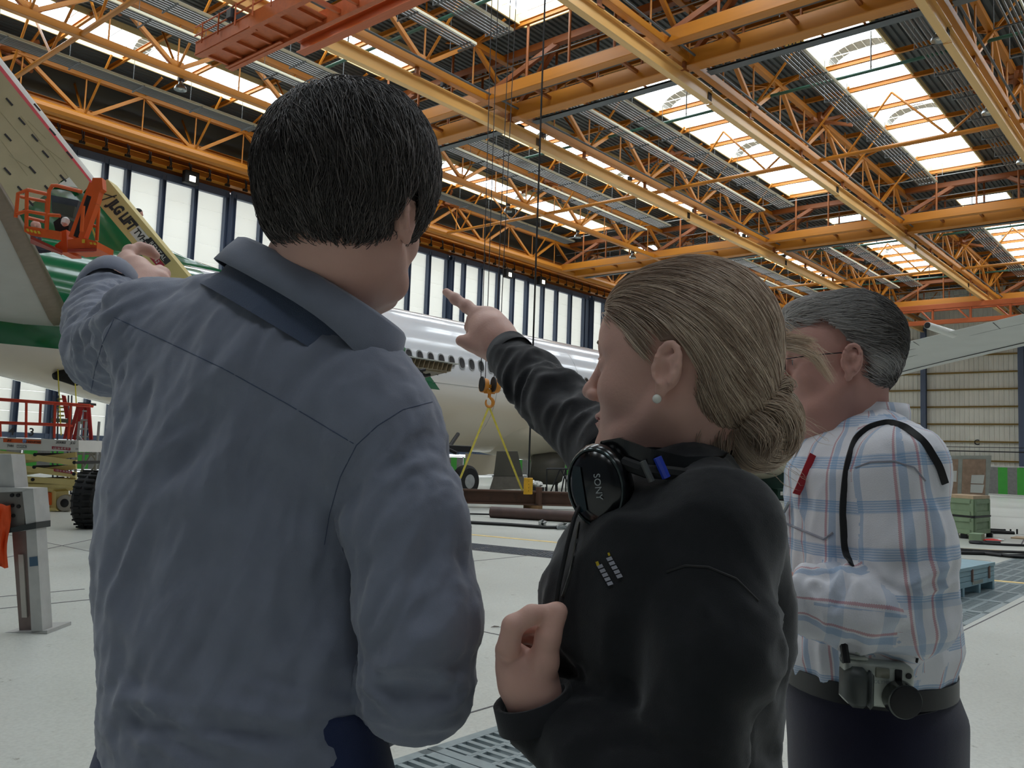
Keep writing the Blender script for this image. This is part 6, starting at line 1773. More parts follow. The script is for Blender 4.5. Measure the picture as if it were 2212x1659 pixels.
# hair
hh = SDF()
H1.ell(hh, (-.030, .0, .048), (.104, .094, .098), .001)
H1.ell(hh, (.0, -.020, .048), (.100, .078, .094), .02); H1.ell(hh, (-.01, .020, .050), (.098, .078, .096), .02)
H1.ell(hh, (-.062, 0, -.012), (.044, .066, .044), .03)
H1.ell(hh, (.045, 0, .075), (.062, .074, .052), .02)
H1.ell(hh, (.0, .040, .088), (.070, .050, .050), .02); H1.ell(hh, (-.01, -.045, .088), (.070, .048, .050), .02)
H1.ell(hh, (-.03, -.02, .115), (.06, .05, .028), .03)
H1.ell(hh, (-.02, -.086, -.012), (.026, .012, .030), .012, True)
g0 = H1.c-.17; g1 = H1.c+.19
Vq, Qq = sdf_mesh(hh, g0, g1, .0042, clip=lambda X, Y, Z: (lambda x, z: np.maximum(np.minimum(x-.055, .055-z*1.0), -.052-z))(((X-H1.c[0])*H1.R[0][0]+(Y-H1.c[1])*H1.R[0][1]+(Z-H1.c[2])*H1.R[0][2])/H1.sc, ((X-H1.c[0])*H1.R[2][0]+(Y-H1.c[1])*H1.R[2][1]+(Z-H1.c[2])*H1.R[2][2])/H1.sc))
Nq = vnorm(Vq, Qq)
lq = loc(Vq, H1)
Vq2 = Vq+Nq*(.003*folds(Vq, (0, 0, 1), .02, 3, 20)-.004)[:, None]
m_h1 = hair_mat('dark_brown_hair', (.125, .105, .095), (.58, .54, .52), .42)
hobj = np_mesh('hair', [(Vq2, Qq)], m_h1, man, M1, uv={'tone': np.full(len(Vq2), .0)})
crown = H1.w(-.055, .02, .14)
def flow1(P):
    d = P-crown; n = gnoise(P*22)*.8; m2 = gnoise(P*22+50)*.8
    l = loc(P, H1)
    return nv_rows(d)*.7+np.array([0, 0, -1.])*.9+rx*n[:, None]*.75+fwn*m2[:, None]*.4+rx*.15
def nv_rows(a): return a/np.maximum(np.linalg.norm(a, axis=1, keepdims=True), 1e-9)
mask = (lq[:, 2] > -.035) & ((lq[:, 0] < .05) | (lq[:, 2] > .07))
rs_ = np.random.RandomState(5)
n_ = 15000
roots = surf_pts(Vq, n_, mask, 4)
lr = loc(roots, H1); lift = .003+.006*rs_.rand(n_)**2
st_ = np.where(lr[:, 2] < 0, .0035, .0068)*(.7+.6*rs_.rand(n_))
S1 = grow_hair(hh, roots, flow1, 8, st_, lift, .35, 9)
kp = clear_ear(S1, H1, .75); S1 = S1[kp]; roots = roots[kp]; n_ = len(roots)
tone = np.clip(rs_.rand(n_)**4*.55+.10+.25*np.clip(gnoise(roots*45), 0, 1), 0, 1)
hair_obj('hair_strands', S1, np.array([.0004, .0005, .0005, .0005, .00045, .0004, .0003, .0001]), m_h1, hobj, M1, tone)['kind'] = 'stuff'
# ---------------------------------------------------------------- blonde woman in black, profile to the left
W0 = at(1450, 1200, .97); W0.z = 0
ya = radians(24)
ff = nv(-rx*cos(ya)+fwn*sin(ya)); ls = nv(np.cross(upn, ff))          # facing, her left (toward the camera)
H2 = Head(at(1464, 808, .985), frame_of(ff+upn*.06, upn+ff*.0), .945)
def mk(n0, n1): pass
hs2 = build_head(H2, True)
hs2.cap(H2.w(-.028, 0, -.03), at(1440, 1075, 1.0), .050, .058, .03)
hs2.cap(H2.w(.0, 0, -.07), at(1425, 1060, 1.0), .043, .055, .03)
g0 = H2.c-.15; g1 = H2.c+.15; g0[2] -= .08
Vh, Qh = sdf_mesh(hs2, g0, g1, .0026)
jk = SDF(); sd2 = nv(ls)
stw = [(at(1440, 1010, .99), .062, .060, sd2), (at(1448, 1050, .98), .110, .070, sd2), (at(1450, 1110, .97), .150, .088, sd2), (at(1446, 1180, .96), .155, .098, sd2), (at(1444, 1280, .95), .155, .112, sd2), (at(1442, 1380, .95), .155, .118, sd2),
       (at(1446, 1480, .95), .148, .118, sd2), (at(1440, 1600, .95), .150, .118, sd2), (at(1436, 1760, .95), .165, .128, sd2)]
jk.loft([(V3(q[0]), q[1], q[2], q[3]) for q in stw])
jk.ell(at(1285, 1290, .93), (.05, .05, .06), None, .06)
jk.cap(at(1480, 1060, .95), at(1550, 1140, .86), .052, .055, .05)
jk.cap(at(1592, 1170, .93), at(1598, 1330, .93), .048, .052, .05)
# near (left) arm
jk.chain([at(1552, 1150, .85), at(1540, 1400, .80), at(1470, 1700, .78)], [.056, .052, .046], .03)
jk.chain([at(1470, 1700, .78), at(1330, 1660, .80), at(1170, 1545, .86)], [.046, .046, .036], .02)
# far (right) arm pointing
jk.chain([at(1420, 1070, 1.07), at(1330, 990, 1.16)], [.058, .058], .04)
jk.chain([at(1345, 1000, 1.15), at(1200, 868, 1.30)], [.057, .046], .02)
jk.chain([at(1200, 868, 1.30), at(1145, 815, 1.37), at(1100, 768, 1.43)], [.046, .041, .036], .02)
A_ = np.array([V3(q[0]) for q in stw]+[V3(at(1090, 760, 1.43)), V3(at(1470, 1700, .78)), V3(at(1150, 1500, .84))])
lo = A_.min(0)-.2; hi = A_.max(0)+.2; lo[2] = V3(stw[-1][0])[2]+.0; hi[2] = A_[:, 2].max()+.08
cA = V3(at(1096, 760, 1.435)); dA = nv(V3(at(1060, 725, 1.47))-V3(at(1145, 815, 1.37)))
cB = V3(at(1152, 1512, .85)); dB = nv(V3(at(1140, 1440, .85))-V3(at(1180, 1570, .85)))
def clip2(X, Y, Z):
    r = -1
    for c_, d_ in ((cA, dA), (cB, dB)):
        q = (X-c_[0])*d_[0]+(Y-c_[1])*d_[1]+(Z-c_[2])*d_[2]
        near = np.sqrt((X-c_[0])**2+(Y-c_[1])**2+(Z-c_[2])**2) < (.10 if c_ is cA else .056)
        r = np.maximum(r, np.where(near, q, -1))
    return r
V, Q = sdf_mesh(jk, lo, hi, .0055, clip=clip2); V = relax(V, Q, 2); N_ = vnorm(V, Q); px, py, dd_ = to_px(V)
D = .0035*folds(V, dirpx(.5, 1), .06, 5, 41)+.0006*gnoise(V*160)
D += .007*gb(1180, 860, 120, 90)*folds(V, dirpx(.4, -1), .035, 4, 42)+.007*gb(1400, 1640, 240, 110)*folds(V, dirpx(1, .4), .04, 4, 43)+.006*gb(1540, 1250, 90, 140)*folds(V, dirpx(.2, 1), .05, 5, 44)
D += .006*gb(1650, 1420, 90, 160)*folds(V, dirpx(1, .3), .05, 5, 45)
V = V+N_*D[:, None]
m_fleece = cloth_mat('black_fleece', (.105, .11, .12), 900, .95, .12, .25, .12, 60)
hdw = SDF()
# pointing hand (far)
hdw.chain([at(1115, 785, 1.42), at(1088, 752, 1.45)], [.027, .026], .01)
hdw.chain([at(1090, 752, 1.45), at(1062, 722, 1.47), at(1040, 690, 1.50)], [.030, .031, .022], .02)
hdw.chain([at(1075, 742, 1.45), at(1045, 715, 1.49)], [.028, .022], .02)
hdw.chain([at(1064, 690, 1.50), at(1080, 725, 1.48)], [.018, .022], .02)
hdw.chain([at(1032, 680, 1.50), at(1008, 662, 1.52), at(984, 646, 1.54), at(964, 631, 1.56)], [.0125, .0105, .0092, .0072], .008)
hdw.chain([at(1042, 694, 1.50), at(1022, 690, 1.55), at(1016, 706, 1.555), at(1026, 716, 1.53)], [.0125, .0110, .0100, .0088], .006)
hdw.chain([at(1048, 704, 1.49), at(1024, 704, 1.535), at(1020, 720, 1.535), at(1032, 726, 1.515)], [.0120, .0105, .0096, .0085], .006)
hdw.chain([at(1060, 690, 1.52), at(1040, 682, 1.57), at(1034, 700, 1.58)], [.0115, .0102, .009], .006)
hdw.chain([at(1066, 752, 1.45), at(1040, 748, 1.46), at(1018, 741, 1.47), at(996, 736, 1.475)], [.017, .0135, .0118, .0095], .012)
c_ = V3(at(1045, 710, 1.49)); Vd, Qd = sdf_mesh(hdw, c_-.15, c_+.15, .0024)
# near hand pinching the cable
hp = SDF()
hp.chain([at(1165, 1555, .855), at(1150, 1500, .85)], [.0245, .025], .01)
hp.chain([at(1150, 1500, .85), at(1132, 1462, .85), at(1118, 1438, .85)], [.026, .024, .018], .012)
hp.chain([at(1158, 1490, .852), at(1168, 1455, .858)], [.020, .015], .012)
hp.chain([at(1118, 1470, .852), at(1098, 1405, .85)], [.017, .0125], .010)
hp.chain([at(1098, 1398, .838), at(1108, 1352, .832), at(1148, 1328, .835), at(1196, 1322, .845)], [.0118, .0104, .0094, .0080], .004)
hp.chain([at(1094, 1402, .856), at(1106, 1362, .872), at(1140, 1350, .878), at(1172, 1356, .872)], [.0112, .0098, .0088, .0076], .003)
hp.chain([at(1092, 1416, .872), at(1102, 1380, .892), at(1132, 1372, .897), at(1160, 1382, .89)], [.0106, .0092, .0084, .0072], .003)
hp.chain([at(1094, 1432, .884), at(1102, 1402, .904), at(1128, 1396, .908), at(1150, 1406, .90)], [.0096, .0082, .0074, .0066], .003)
hp.chain([at(1158, 1482, .845), at(1174, 1430, .84), at(1184, 1376, .838), at(1205, 1322, .84)], [.0175, .0145, .0120, .0098], .006)
c_ = V3(at(1145, 1420, .86)); Vp, Qp = sdf_mesh(hp, c_-.11, c_+.11, .0020)
bd = SDF(); bd.ops = list(jk.ops); Vb, Qb = sdf_mesh(bd, lo, hi, .014, grow=-.022, clip=clip2)
hip2 = V3(stw[-1][0]).copy(); hip2[2] = .90
lg = SDF(); legs(lg, hip2, sd2, ff, 1.66, 0, .085); l0 = hip2-.4; l1 = hip2+.4; l0[2] = .05; l1[2] = .98
Vl, Ql = sdf_mesh(lg, l0, l1, .016)
wom = np_mesh('person', [(Vh, Qh), (Vd, Qd), (Vp, Qp), (Vb, Qb), (Vl, Ql)], skin_m, None, W0)
tag(wom, 'blonde woman in a black jacket pointing left, headphones round her neck', 'person', 'people watching the airliner')
jack = np_mesh('jacket', [(V, Q)], m_fleece, wom, W0)
bv2 = bvh_of(V, Q)
seam('armhole_seam', bv2, [(1440, 1235), (1480, 1222), (1530, 1225), (1590, 1250), (1640, 1300)], .0012, m_blk, jack)
seam('front_zip', bv2, [(1252, 1130), (1243, 1190), (1232, 1240), (1215, 1290)], .002, mat('black_zip', (.03, .03, .03), .3), jack)
# zip pull
zp = at(1243, 1200, .90); b = MB(); b.chbox(-.006, .006, -.004, .004, -.012, .012, .002, M=Matrix.Translation(zp)); b.build('zip_pull', m_dkmetal, wom)
# stand collar
def collar_ring(c, u_, v_, dn_, prof, k0=0., k1=2*pi, n=49, ru=.06, rv=.06):
    R = []
    for k in range(n):
        a = k0+(k1-k0)*k/(n-1); rd = u_*cos(a)+v_*sin(a); c_ = c+u_*cos(a)*ru+v_*sin(a)*rv
        R.append([Vector(c_+rd*o_+dn_*h_) for o_, h_ in prof])
    b = MB(); b.rings(R, close=False); return b
cc_ = V3(at(1424, 1018, 1.0)); cdn = nv(-upn+ff*.25)
b = collar_ring(cc_, ff, ls, cdn, [(.0, .02), (-.004, -.026), (.004, -.032), (.011, -.020), (.018, .028)], .35, 2*pi-.35, 49, .064, .062); o = b.build('collar', m_fleece, wom, smooth=True, angle=120)
sf = o.modifiers.new('thickness', 'SOLIDIFY'); sf.thickness = .005
# cuffs
for c_, d_, r0 in ((cA, dA, .034), (cB, dB, .037)):
    u_ = nv(np.cross(d_, upn)); v_ = np.cross(d_, u_)
    b = collar_ring(c_, u_, v_, d_, [(-.006, -.03), (-.003, .004), (.003, .005), (.005, -.02)], 0, 2*pi, 29, r0, r0); b.build('cuff', m_fleece, wom, smooth=True, angle=120)
# chest lettering block (reflective print)
mk_ = mat('silver_print', (.62, .62, .66), .5); yk_ = mat('yellow_print', (.75, .65, .1), .5)
def on_surf(bv, x, y, off=.0012):
    P = lay(bv, [(x, y), (x+1, y)], off, 1); return P[0] if P else None
def patch(bv, x, y, ux, uy, vx, vy, mt, par, nm='chest_print', off=.0012):
    q = [on_surf(bv, x, y, off), on_surf(bv, x+ux, y+uy, off), on_surf(bv, x+ux+vx, y+uy+vy, off), on_surf(bv, x+vx, y+vy, off)]
    if None in q: return
    b = MB(); b.prism(q, -_f*.0006); b.build(nm, mt, par)
for col_x, n_g in ((1291, 5), (1311, 5)):
    for i in range(n_g):
        x0_, y0_ = col_x+i*5.2, (1222 if col_x < 1300 else 1206)+i*9.2
        patch(bv2, x0_, y0_, 11, -4, 3.6, 6.6, mk_, jack)
patch(bv2, 1288, 1214, 6, -2, 3, 9, yk_, jack); patch(bv2, 1314, 1195, 4, -1, 2, 6, yk_, jack)
# trousers and shoes
tj = SDF(); legs(tj, hip2, sd2, ff, 1.66, .012, .085); tj.ell(hip2+np.array([0, 0, .03]), (.15, .14, .12), None, .04)
Vj, Qj = sdf_mesh(tj, l0-.02, l1+np.array([.02, .02, .08]), .011); np_mesh('trousers', [(Vj, Qj)], cloth_mat('black_trousers', (.08, .08, .09), 700), wom, W0)
shoes(wom, hip2, sd2, ff, W0, .085, m_shoe)
# eyes
m_eye = mat('eye_white', (.85, .83, .80), .15, var=.02); m_iris = mat('iris_blue_grey', (.25, .30, .34), .1); m_lip = mat('lip', (.70, .42, .40), .4, var=.05, scale=40)
def eyes(h, par, iris):
    for s_ in (-1, 1):
        b = MB(); c = h.w(.0765, s_*.032, .004); b.lathe([(.0001, -.0125)]+[(.0125*sin(pi*k/10), -.0125*cos(pi*k/10)) for k in range(1, 10)]+[(.0001, .0125)], c, Vector(h.R[0]), 14); e_ = b.build('eye', m_eye, par, smooth=True, angle=90)
        b = MB(); b.lathe([(.0058, .0112), (.0045, .0122), (.002, .0130)], c, Vector(h.R[0]), 14); b.build('iris', iris, e_, smooth=True)
        # eyebrow
        b = MB(); b.tube([Vector(h.w(.0935, s_*.012, .0265)), Vector(h.w(.0935, s_*.028, .031)), Vector(h.w(.079, s_*.047, .027))], [.0025, .0030, .0014], 6); b.build('eyebrow', MATS.get('brow_mat') or mat('brow_mat', (.35, .28, .2), .8), par, smooth=True)
        # upper lid
        b = MB(); b.tube([Vector(h.w(.0845, s_*.018, .002)), Vector(h.w(.0900, s_*.031, .0105)), Vector(h.w(.0785, s_*.047, .004))], [.001, .0022, .001], 6); b.build('eyelid', skin_m, par, smooth=True)
def lips(h, par):
    b = MB(); R = []
    for k in range(13):
        t = -1+2*k/12; y = t*.0215; d = (1-t*t)**.5; x = .0975-.0085*t*t
        R.append([Vector(h.w(x-.002, y, -.0635)), Vector(h.w(x+.0012*d, y, -.0605)), Vector(h.w(x-.001, y, -.0635+.0075*d-.002*(abs(t) < .15))), ])
    b.rings(R, close=False); R = []
    for k in range(13):
        t = -1+2*k/12; y = t*.019; d = (1-t*t)**.5; x = .0955-.0075*t*t
        R.append([Vector(h.w(x-.002, y, -.0645)), Vector(h.w(x+.0025*d, y, -.0680)), Vector(h.w(x-.001, y, -.0650-.0085*d))])
    b.rings(R, close=False); o = b.build('lips', m_lip, par, smooth=True, angle=120); o.modifiers.new('t', 'SOLIDIFY').thickness = .0012
eyes(H2, wom, m_iris); lips(H2, wom)
b = MB(); c = H2.w(-.000, .0885, -.037); b.lathe([(.0001, -.005)]+[(.005*sin(pi*k/8), -.005*cos(pi*k/8)) for k in range(1, 8)]+[(.0001, .005)], c, (0, 0, 1), 14)
pe = b.build('pearl_earring', mat('pearl', (.90, .90, .86), .15, coat=.5), wom, smooth=True, angle=90)
# hair: cap swept back, knot and bun, loose strands
hw_ = SDF()
H2.ell(hw_, (-.016, 0, .048), (.100, .086, .092), .001)
H2.ell(hw_, (-.058, 0, .010), (.044, .062, .062), .03)
H2.ell(hw_, (.035, 0, .072), (.052, .066, .046), .02)
H2.ell(hw_, (.060, 0, .060), (.030, .050, .034), .02)
bunc = V3(at(1640, 925, .975)); knot = V3(at(1590, 868, .975))
hw_.cap(H2.w(-.066, .01, -.012), knot, .038, .016, .04)
loc2 = lambda X, Y, Z: [((X-H2.c[0])*H2.R[i][0]+(Y-H2.c[1])*H2.R[i][1]+(Z-H2.c[2])*H2.R[i][2])/H2.sc for i in range(3)]
def cliph(X, Y, Z):
    x, y, z = loc2(X, Y, Z)
    # hair line: face in front and below a slanted line, open around the ear
    a = np.minimum(x+.004-.62*np.maximum(z-.015, 0)*1.35, .058-z*1.0+.4*np.maximum(x-.05, 0))
    a = np.maximum(a, -.030-z+np.minimum(0, x+.01)*.55)
    ear = .034-np.sqrt((x+.004)**2*1.1+(z+.012)**2*.75+0*y)
    ear = np.where(np.abs(y) > .05, ear, -1)
    return np.maximum(a, ear)
g0 = H2.c-.17; g1 = H2.c+.19; g0 = np.minimum(g0, bunc-.12); g1 = np.maximum(g1, bunc+.12)
Vq, Qq = sdf_mesh(hw_, g0, g1, .0038, clip=cliph); Nq = vnorm(Vq, Qq)
m_h2 = hair_mat('blonde_hair', (.45, .33, .25), (1, .91, .81), .4, .6)
hb2 = np_mesh('hair', [(Vq-Nq*.002, Qq)], m_h2, wom, W0, uv={'tone': np.full(len(Vq), .12)})
def flow2(P):
    P = np.asarray(P)
    d = knot-P; l = loc(P, H2); n = gnoise(P*14+9); 
    back = nv_rows(d)*1.0
    up_part = np.clip((l[:, 0]-.0)/.08, 0, 1)
    return back*1.0-H2.R[0]*.55*np.clip(l[:, 2]/.1, 0, 1)[:, None]+upn*(n*.22)[:, None]+upn*.25*up_part[:, None]
rs_ = np.random.RandomState(8)
lq = loc(Vq, H2); earm = np.hypot(lq[:, 0]+.006, (lq[:, 2]+.0)*.8) > .034
roots = surf_pts(Vq, 15000, (Nq@V3(_f) < .5) & earm, 6); n_ = len(roots)
S2 = grow_hair(hw_, roots, flow2, 11, .0085*(.7+.6*rs_.rand(n_)), .001+.0035*rs_.rand(n_)**2, .05, 12)
kp = clear_ear(S2, H2); S2 = S2[kp]; roots = roots[kp]; n_ = len(roots)
dk_ = np.linalg.norm(S2-knot, axis=2); 
clump = gnoise(roots*np.array([90, 90, 90.]))*.5+.5
tone = np.clip(.05+.80*clump**1.6+.45*rs_.rand(n_)**3-.05, 0, 1)
so = hair_obj('hair_strands', S2, np.array([.0002, .00035, .0004, .0004, .0004, .0004, .0004, .0004, .00035, .0003, .0001]), m_h2, hb2, W0, tone); so['kind'] = 'stuff'
# bun
bs_ = SDF(); bs_.ell(bunc, (.040, .038, .046), None, .001); bs_.ell(V3(at(1655, 905, .96)), (.034, .034, .034), None, .02)
Vb2, Qb2 = sdf_mesh(bs_, bunc-.07, bunc+.07, .0035); Nb = vnorm(Vb2, Qb2)
bun = np_mesh('hair_bun', [(Vb2, Qb2)], m_h2, hb2, W0, uv={'tone': np.full(len(Vb2), .15)})
axb = nv(-V3(_f)*1.0+rx*.35+upn*.25)
def flow3(P):
    d = P-bunc; t = np.cross(np.broadcast_to(axb, P.shape), d); return nv_rows(t)+nv_rows(-d+0*P)*.0+np.stack([gnoise(P*40+q) for q in (1, 5, 9)], 1)*.25
rb2 = surf_pts(Vb2, 5000, np.ones(len(Vb2), bool), 3)
S3 = grow_hair(bs_, rb2, flow3, 10, .009, .001+.004*rs_.rand(len(rb2))**2, .08, 5)
ho = hair_obj('hair_strands', S3, np.array([.0002, .0004, .00045, .00045, .00045, .00045, .0004, .0004, .0003, .0001]), m_h2, bun, W0, np.clip(.25+.5*(gnoise(rb2*70)*.5+.5)+.3*rs_.rand(len(rb2))**2-.08, 0, 1)); ho['kind'] = 'stuff'
# locks: knot loops, hanging strands, flyaways
def lock(ctrl, n, spread, r, seed, tone0=.5, m_=14, par=hb2):
    n = int(n*1.8) if n > 20 else n; r = r*.65 if n > 20 else r*.8; rs = np.random.RandomState(seed); C_ = np.array([V3(c) for c in ctrl]); t = np.linspace(0, len(C_)-1, m_)
    i = np.minimum(t.astype(int), len(C_)-2); f_ = (t-i)[:, None]
    pm = C_[np.maximum(i-1, 0)]; p0 = C_[i]; p1 = C_[i+1]; p2 = C_[np.minimum(i+2, len(C_)-1)]
    base_ = .5*((2*p0)+(-pm+p1)*f_+(2*pm-5*p0+4*p1-p2)*f_**2+(-pm+3*p0-3*p1+p2)*f_**3)
    off = rs.normal(size=(n, 1, 3))*spread; w_ = (.35+.65*np.sin(np.linspace(.15, 2.6, m_)))[None, :, None]
    P = base_[None]+off*w_+np.cumsum(rs.normal(size=(n, m_, 3))*spread*.12, axis=1)
    rr = r*np.clip(np.minimum(1, (1-np.linspace(0, 1, m_))*3+.15), .1, 1)
    return P, rr, np.clip(tone0+.3*rs.rand(n)-.15, 0, 1)
LK = []
D9 = .965
LK += [lock([at(1575, 862, .95), at(1545, 878, .94), at(1515, 915, .935), at(1503, 955, .935), at(1512, 985, .935)], 150, .0035, .0007, 1, .42)]
LK += [lock([at(1580, 872, .95), at(1562, 900, .94), at(1545, 945, .935), at(1548, 990, .935), at(1530, 1018, .935)], 90, .003, .0006, 2, .38)]
LK += [lock([at(1590, 870, .95), at(1575, 920, .945), at(1570, 960, .94), at(1560, 1010, .94)], 60, .002, .0006, 3, .5)]
LK += [lock([at(1635, 862, .95), at(1648, 800, .955), at(1640, 755, .955), at(1655, 735, .96), at(1700, 732, .965), at(1755, 738, .97)], 130, .004, .0005, 4, .62)]
LK += [lock([at(1655, 850, .95), at(1672, 800, .955), at(1660, 760, .955), at(1690, 745, .96), at(1750, 760, .965), at(1775, 790, .97), at(1798, 822, .97)], 60, .0035, .0004, 5, .7)]
LK += [lock([at(1600, 850, .93), at(1625, 846, .925), at(1655, 838, .93), at(1690, 822, .94), at(1702, 838, .95), at(1680, 852, .95)], 120, .0035, .0007, 6, .45)]
LK += [lock([at(1560, 850, .94), at(1590, 832, .925), at(1620, 845, .925), at(1640, 862, .935)], 140, .005, .0007, 7, .35)]
LK += [lock([at(1600, 880, .935), at(1640, 868, .925), at(1690, 880, .925), at(1712, 930, .93), at(1700, 975, .94)], 160, .005, .0008, 8, .5)]
LK += [lock([at(1600, 885, .935), at(1620, 900, .92), at(1660, 940, .915), at(1650, 985, .92)], 130, .005, .0008, 9, .42)]
LK += [lock([at(1690, 700, .975), at(1740, 745, .975), at(1790, 770, .975)], 10, .006, .0003, 10, .7), lock([at(1700, 890, .95), at(1740, 920, .95), at(1790, 950, .955)], 8, .008, .0003, 11, .7), lock([at(1660, 990, .95), at(1700, 1020, .95), at(1730, 1040, .95)], 6, .006, .0003, 12, .7)]
for P, rr, tn in LK: pass
parts_ = []; tones = []
for P, rr, tn in LK:
    v, q = tube_np(P, rr, 3); parts_.append((v, q)); tones.append(np.repeat(tn, P.shape[1]*3))
lo_ = np_mesh('loose_locks', parts_, m_h2, hb2, W0, uv={'tone': np.concatenate(tones)}); lo_['kind'] = 'stuff'
b = MB(); kc = V3(at(1606, 872, .955)); ring = []
for k in range(24):
    a = 2*pi*k/24; ring.append(Vector(kc+nv(V3(at(1640, 862, .955))-V3(at(1575, 880, .955)))*.020*cos(a)+V3(_f)*.020*sin(a)))
b.tube(ring, .0022, 6, closed=True); b.build('hair_band', m_blk, hb2, smooth=True)
# headphones
HPc = at(1297, 1052, .885)
HP = empty('headphones', HPc-Vector((0, 0, .06)), 'black over-ear headphones hanging round the blonde woman\'s neck', 'headphones')
m_hp = mat('glossy_black_plastic', (.035, .04, .045), .22, coat=.3); m_hp2 = mat('teal_black_plastic', (.04, .13, .16), .25)
nrmc = Vector(nv(-V3(_f)*.86-rx*.48+upn*.06))
uz = Vector((0, 0, 1)); uz = (uz-nrmc*uz.dot(nrmc)).normalized(); uz = (uz+Vector(rx)*-.18).normalized(); us = uz.cross(nrmc).normalized()
def cup(c, nm):
    b = MB(); R = []
    for r_, h_ in ((.001, .021), (.022, .021), (.027, .018), (.036, .012), (.040, .004), (.040, -.006), (.036, -.012), (.030, -.020), (.010, -.022), (.001, -.022)):
        R.append([c+nrmc*h_+us*r_*.86*cos(2*pi*k/32)+uz*r_*1.12*sin(2*pi*k/32) for k in range(32)])
    b.rings(R); return b.build(nm, m_hp, HP, smooth=True, angle=40)
c1_ = cup(HPc, 'ear_cup')
b = MB(); b.tube([HPc+nrmc*.013+us*.0345*.86*cos(a)+uz*.0345*1.12*sin(a) for a in np.linspace(0, 2*pi, 33)[:-1]], .0018, 6, closed=True); b.build('cup_ring', mat('dark_chrome', (.25, .28, .28), .2, metal=.8), c1_, smooth=True)
b = MB(); R = []
for t in np.linspace(-1, 1, 9): R.append([HPc+nrmc*.0215+us*(-.017-.004*(1-t*t))+uz*t*.024, HPc+nrmc*.0225+us*(-.009)+uz*t*.022])
b.rings(R, close=False); b.build('cup_inlay', m_hp2, c1_)
tm_ = text_mesh('SONY', .010, mat('pale_lettering', (.6, .62, .62), .4), depth=.001); r3 = -uz; n3 = nrmc; u3 = n3.cross(r3)
inst('lettering', tm_, c1_, Matrix(((r3.x, u3.x, n3.x, 0), (r3.y, u3.y, n3.y, 0), (r3.z, u3.z, n3.z, 0), (0, 0, 0, 1))).copy() if False else Matrix.Translation(HPc+nrmc*.0225+us*.007) @ Matrix(((r3.x, u3.x, n3.x, 0), (r3.y, u3.y, n3.y, 0), (r3.z, u3.z, n3.z, 0), (0, 0, 0, 1))))
# headband round the back of the neck
bp = [at(1272, 1010, .885), at(1300, 965, .90), at(1345, 968, .885), at(1400, 990, .87), at(1480, 1010, .875), at(1560, 1008, .91), at(1590, 985, .99), at(1570, 975, 1.07), at(1480, 975, 1.13)]
b = MB(); R = []
for i, p_ in enumerate(bp):
    t = (bp[min(i+1, len(bp)-1)]-bp[max(i-1, 0)]).normalized(); s_ = t.cross(uz).normalized(); w__ = .011 if i > 1 else .006
    R.append([p_+uz*w__+s_*.003, p_+uz*w__-s_*.003, p_-uz*w__-s_*.003, p_-uz*w__+s_*.003])
b.rings(R); hbn = b.build('headband', m_hp, HP, smooth=True, angle=60)
for (x0_, y0_, mt_, w__) in ((1398, 1018, mat('grey_tag', (.34, .35, .35), .5), .0035), (1430, 1010, mat('blue_tag', (.16, .26, .72), .4), .0045)):
    p_ = at(x0_, y0_, .855); b = MB(); b.tube([p_+uz*.010-Vector(rx)*.003, p_-uz*.010+Vector(rx)*.003], w__, 8); b.build('side_marker', mt_, hbn, smooth=True)
b = MB(); b.tube([at(1345, 1000, .875), at(1395, 1018, .862), at(1450, 1022, .86), at(1510, 1030, .87)], .007, 8); b.build('padding', mat('black_padding', (.05, .055, .06), .7), hbn, smooth=True)
c2_ = at(1330, 1000, 1.02); b = MB(); b.lathe([(.01, -.018), (.036, -.016), (.040, 0), (.034, .016), (.01, .02)], c2_, -nrmc, 24); b.build('ear_cup', m_hp, HP, smooth=True)
b = MB(); b.tube([at(1252, 1092, .875), at(1240, 1120, .865), at(1225, 1180, .855), at(1208, 1260, .85), at(1199, 1318, .845), at(1186, 1350, .85)], .0022, 8)
o = b.build('headphone_cable', m_blk, None, smooth=True); tag(o, 'thin black headphone cable held between the woman\'s thumb and finger', 'cable')
# ---------------------------------------------------------------- grey-haired man in plaid shirt, profile to the left
T0 = at(1870, 1200, 1.5); T0.z = 0
ya = radians(16)
f3_ = nv(-rx*cos(ya)+fwn*sin(ya)); l3 = nv(np.cross(upn, f3_))
H3 = Head(at(1818, 790, 1.53), frame_of(f3_-upn*.02, upn), .945)
hs3 = build_head(H3, False, 1.)
hs3.cap(H3.w(-.022, 0, -.03), at(1835, 1000, 1.55), .052, .072, .03)
hs3.cap(H3.w(.0, 0, -.075), at(1815, 990, 1.54), .052, .07, .04)
g0 = H3.c-.16; g1 = H3.c+.16; g0[2] -= .08
Vh, Qh = sdf_mesh(hs3, g0, g1, .0036)
ps = SDF(); sd3 = nv(l3)
st3 = [(at(1842, 935, 1.55), .085, .080, sd3), (at(1848, 965, 1.54), .14, .100, sd3), (at(1858, 1020, 1.53), .190, .125, sd3), (at(1866, 1100, 1.52), .195, .130, sd3), (at(1872, 1200, 1.52), .195, .136, sd3), (at(1876, 1300, 1.52), .19, .139, sd3), (at(1876, 1380, 1.52), .195, .148, sd3), (at(1872, 1440, 1.52), .185, .138, sd3), (at(1872, 1475, 1.52), .180, .132, sd3)]
ps.loft([(V3(q[0]), q[1], q[2], q[3]) for q in st3])
ps.cap(at(1890, 960, 1.48), at(1948, 1010, 1.36), .062, .066, .05)
ps.chain([at(1945, 1018, 1.355), at(1962, 1180, 1.33), at(1970, 1322, 1.33)], [.064, .062, .060], .03)
ps.chain([at(1970, 1322, 1.33), at(1860, 1318, 1.33), at(1715, 1290, 1.37)], [.062, .058, .050], .025)
ps.chain([at(1840, 990, 1.66), at(1800, 1300, 1.70)], [.065, .055], .03)
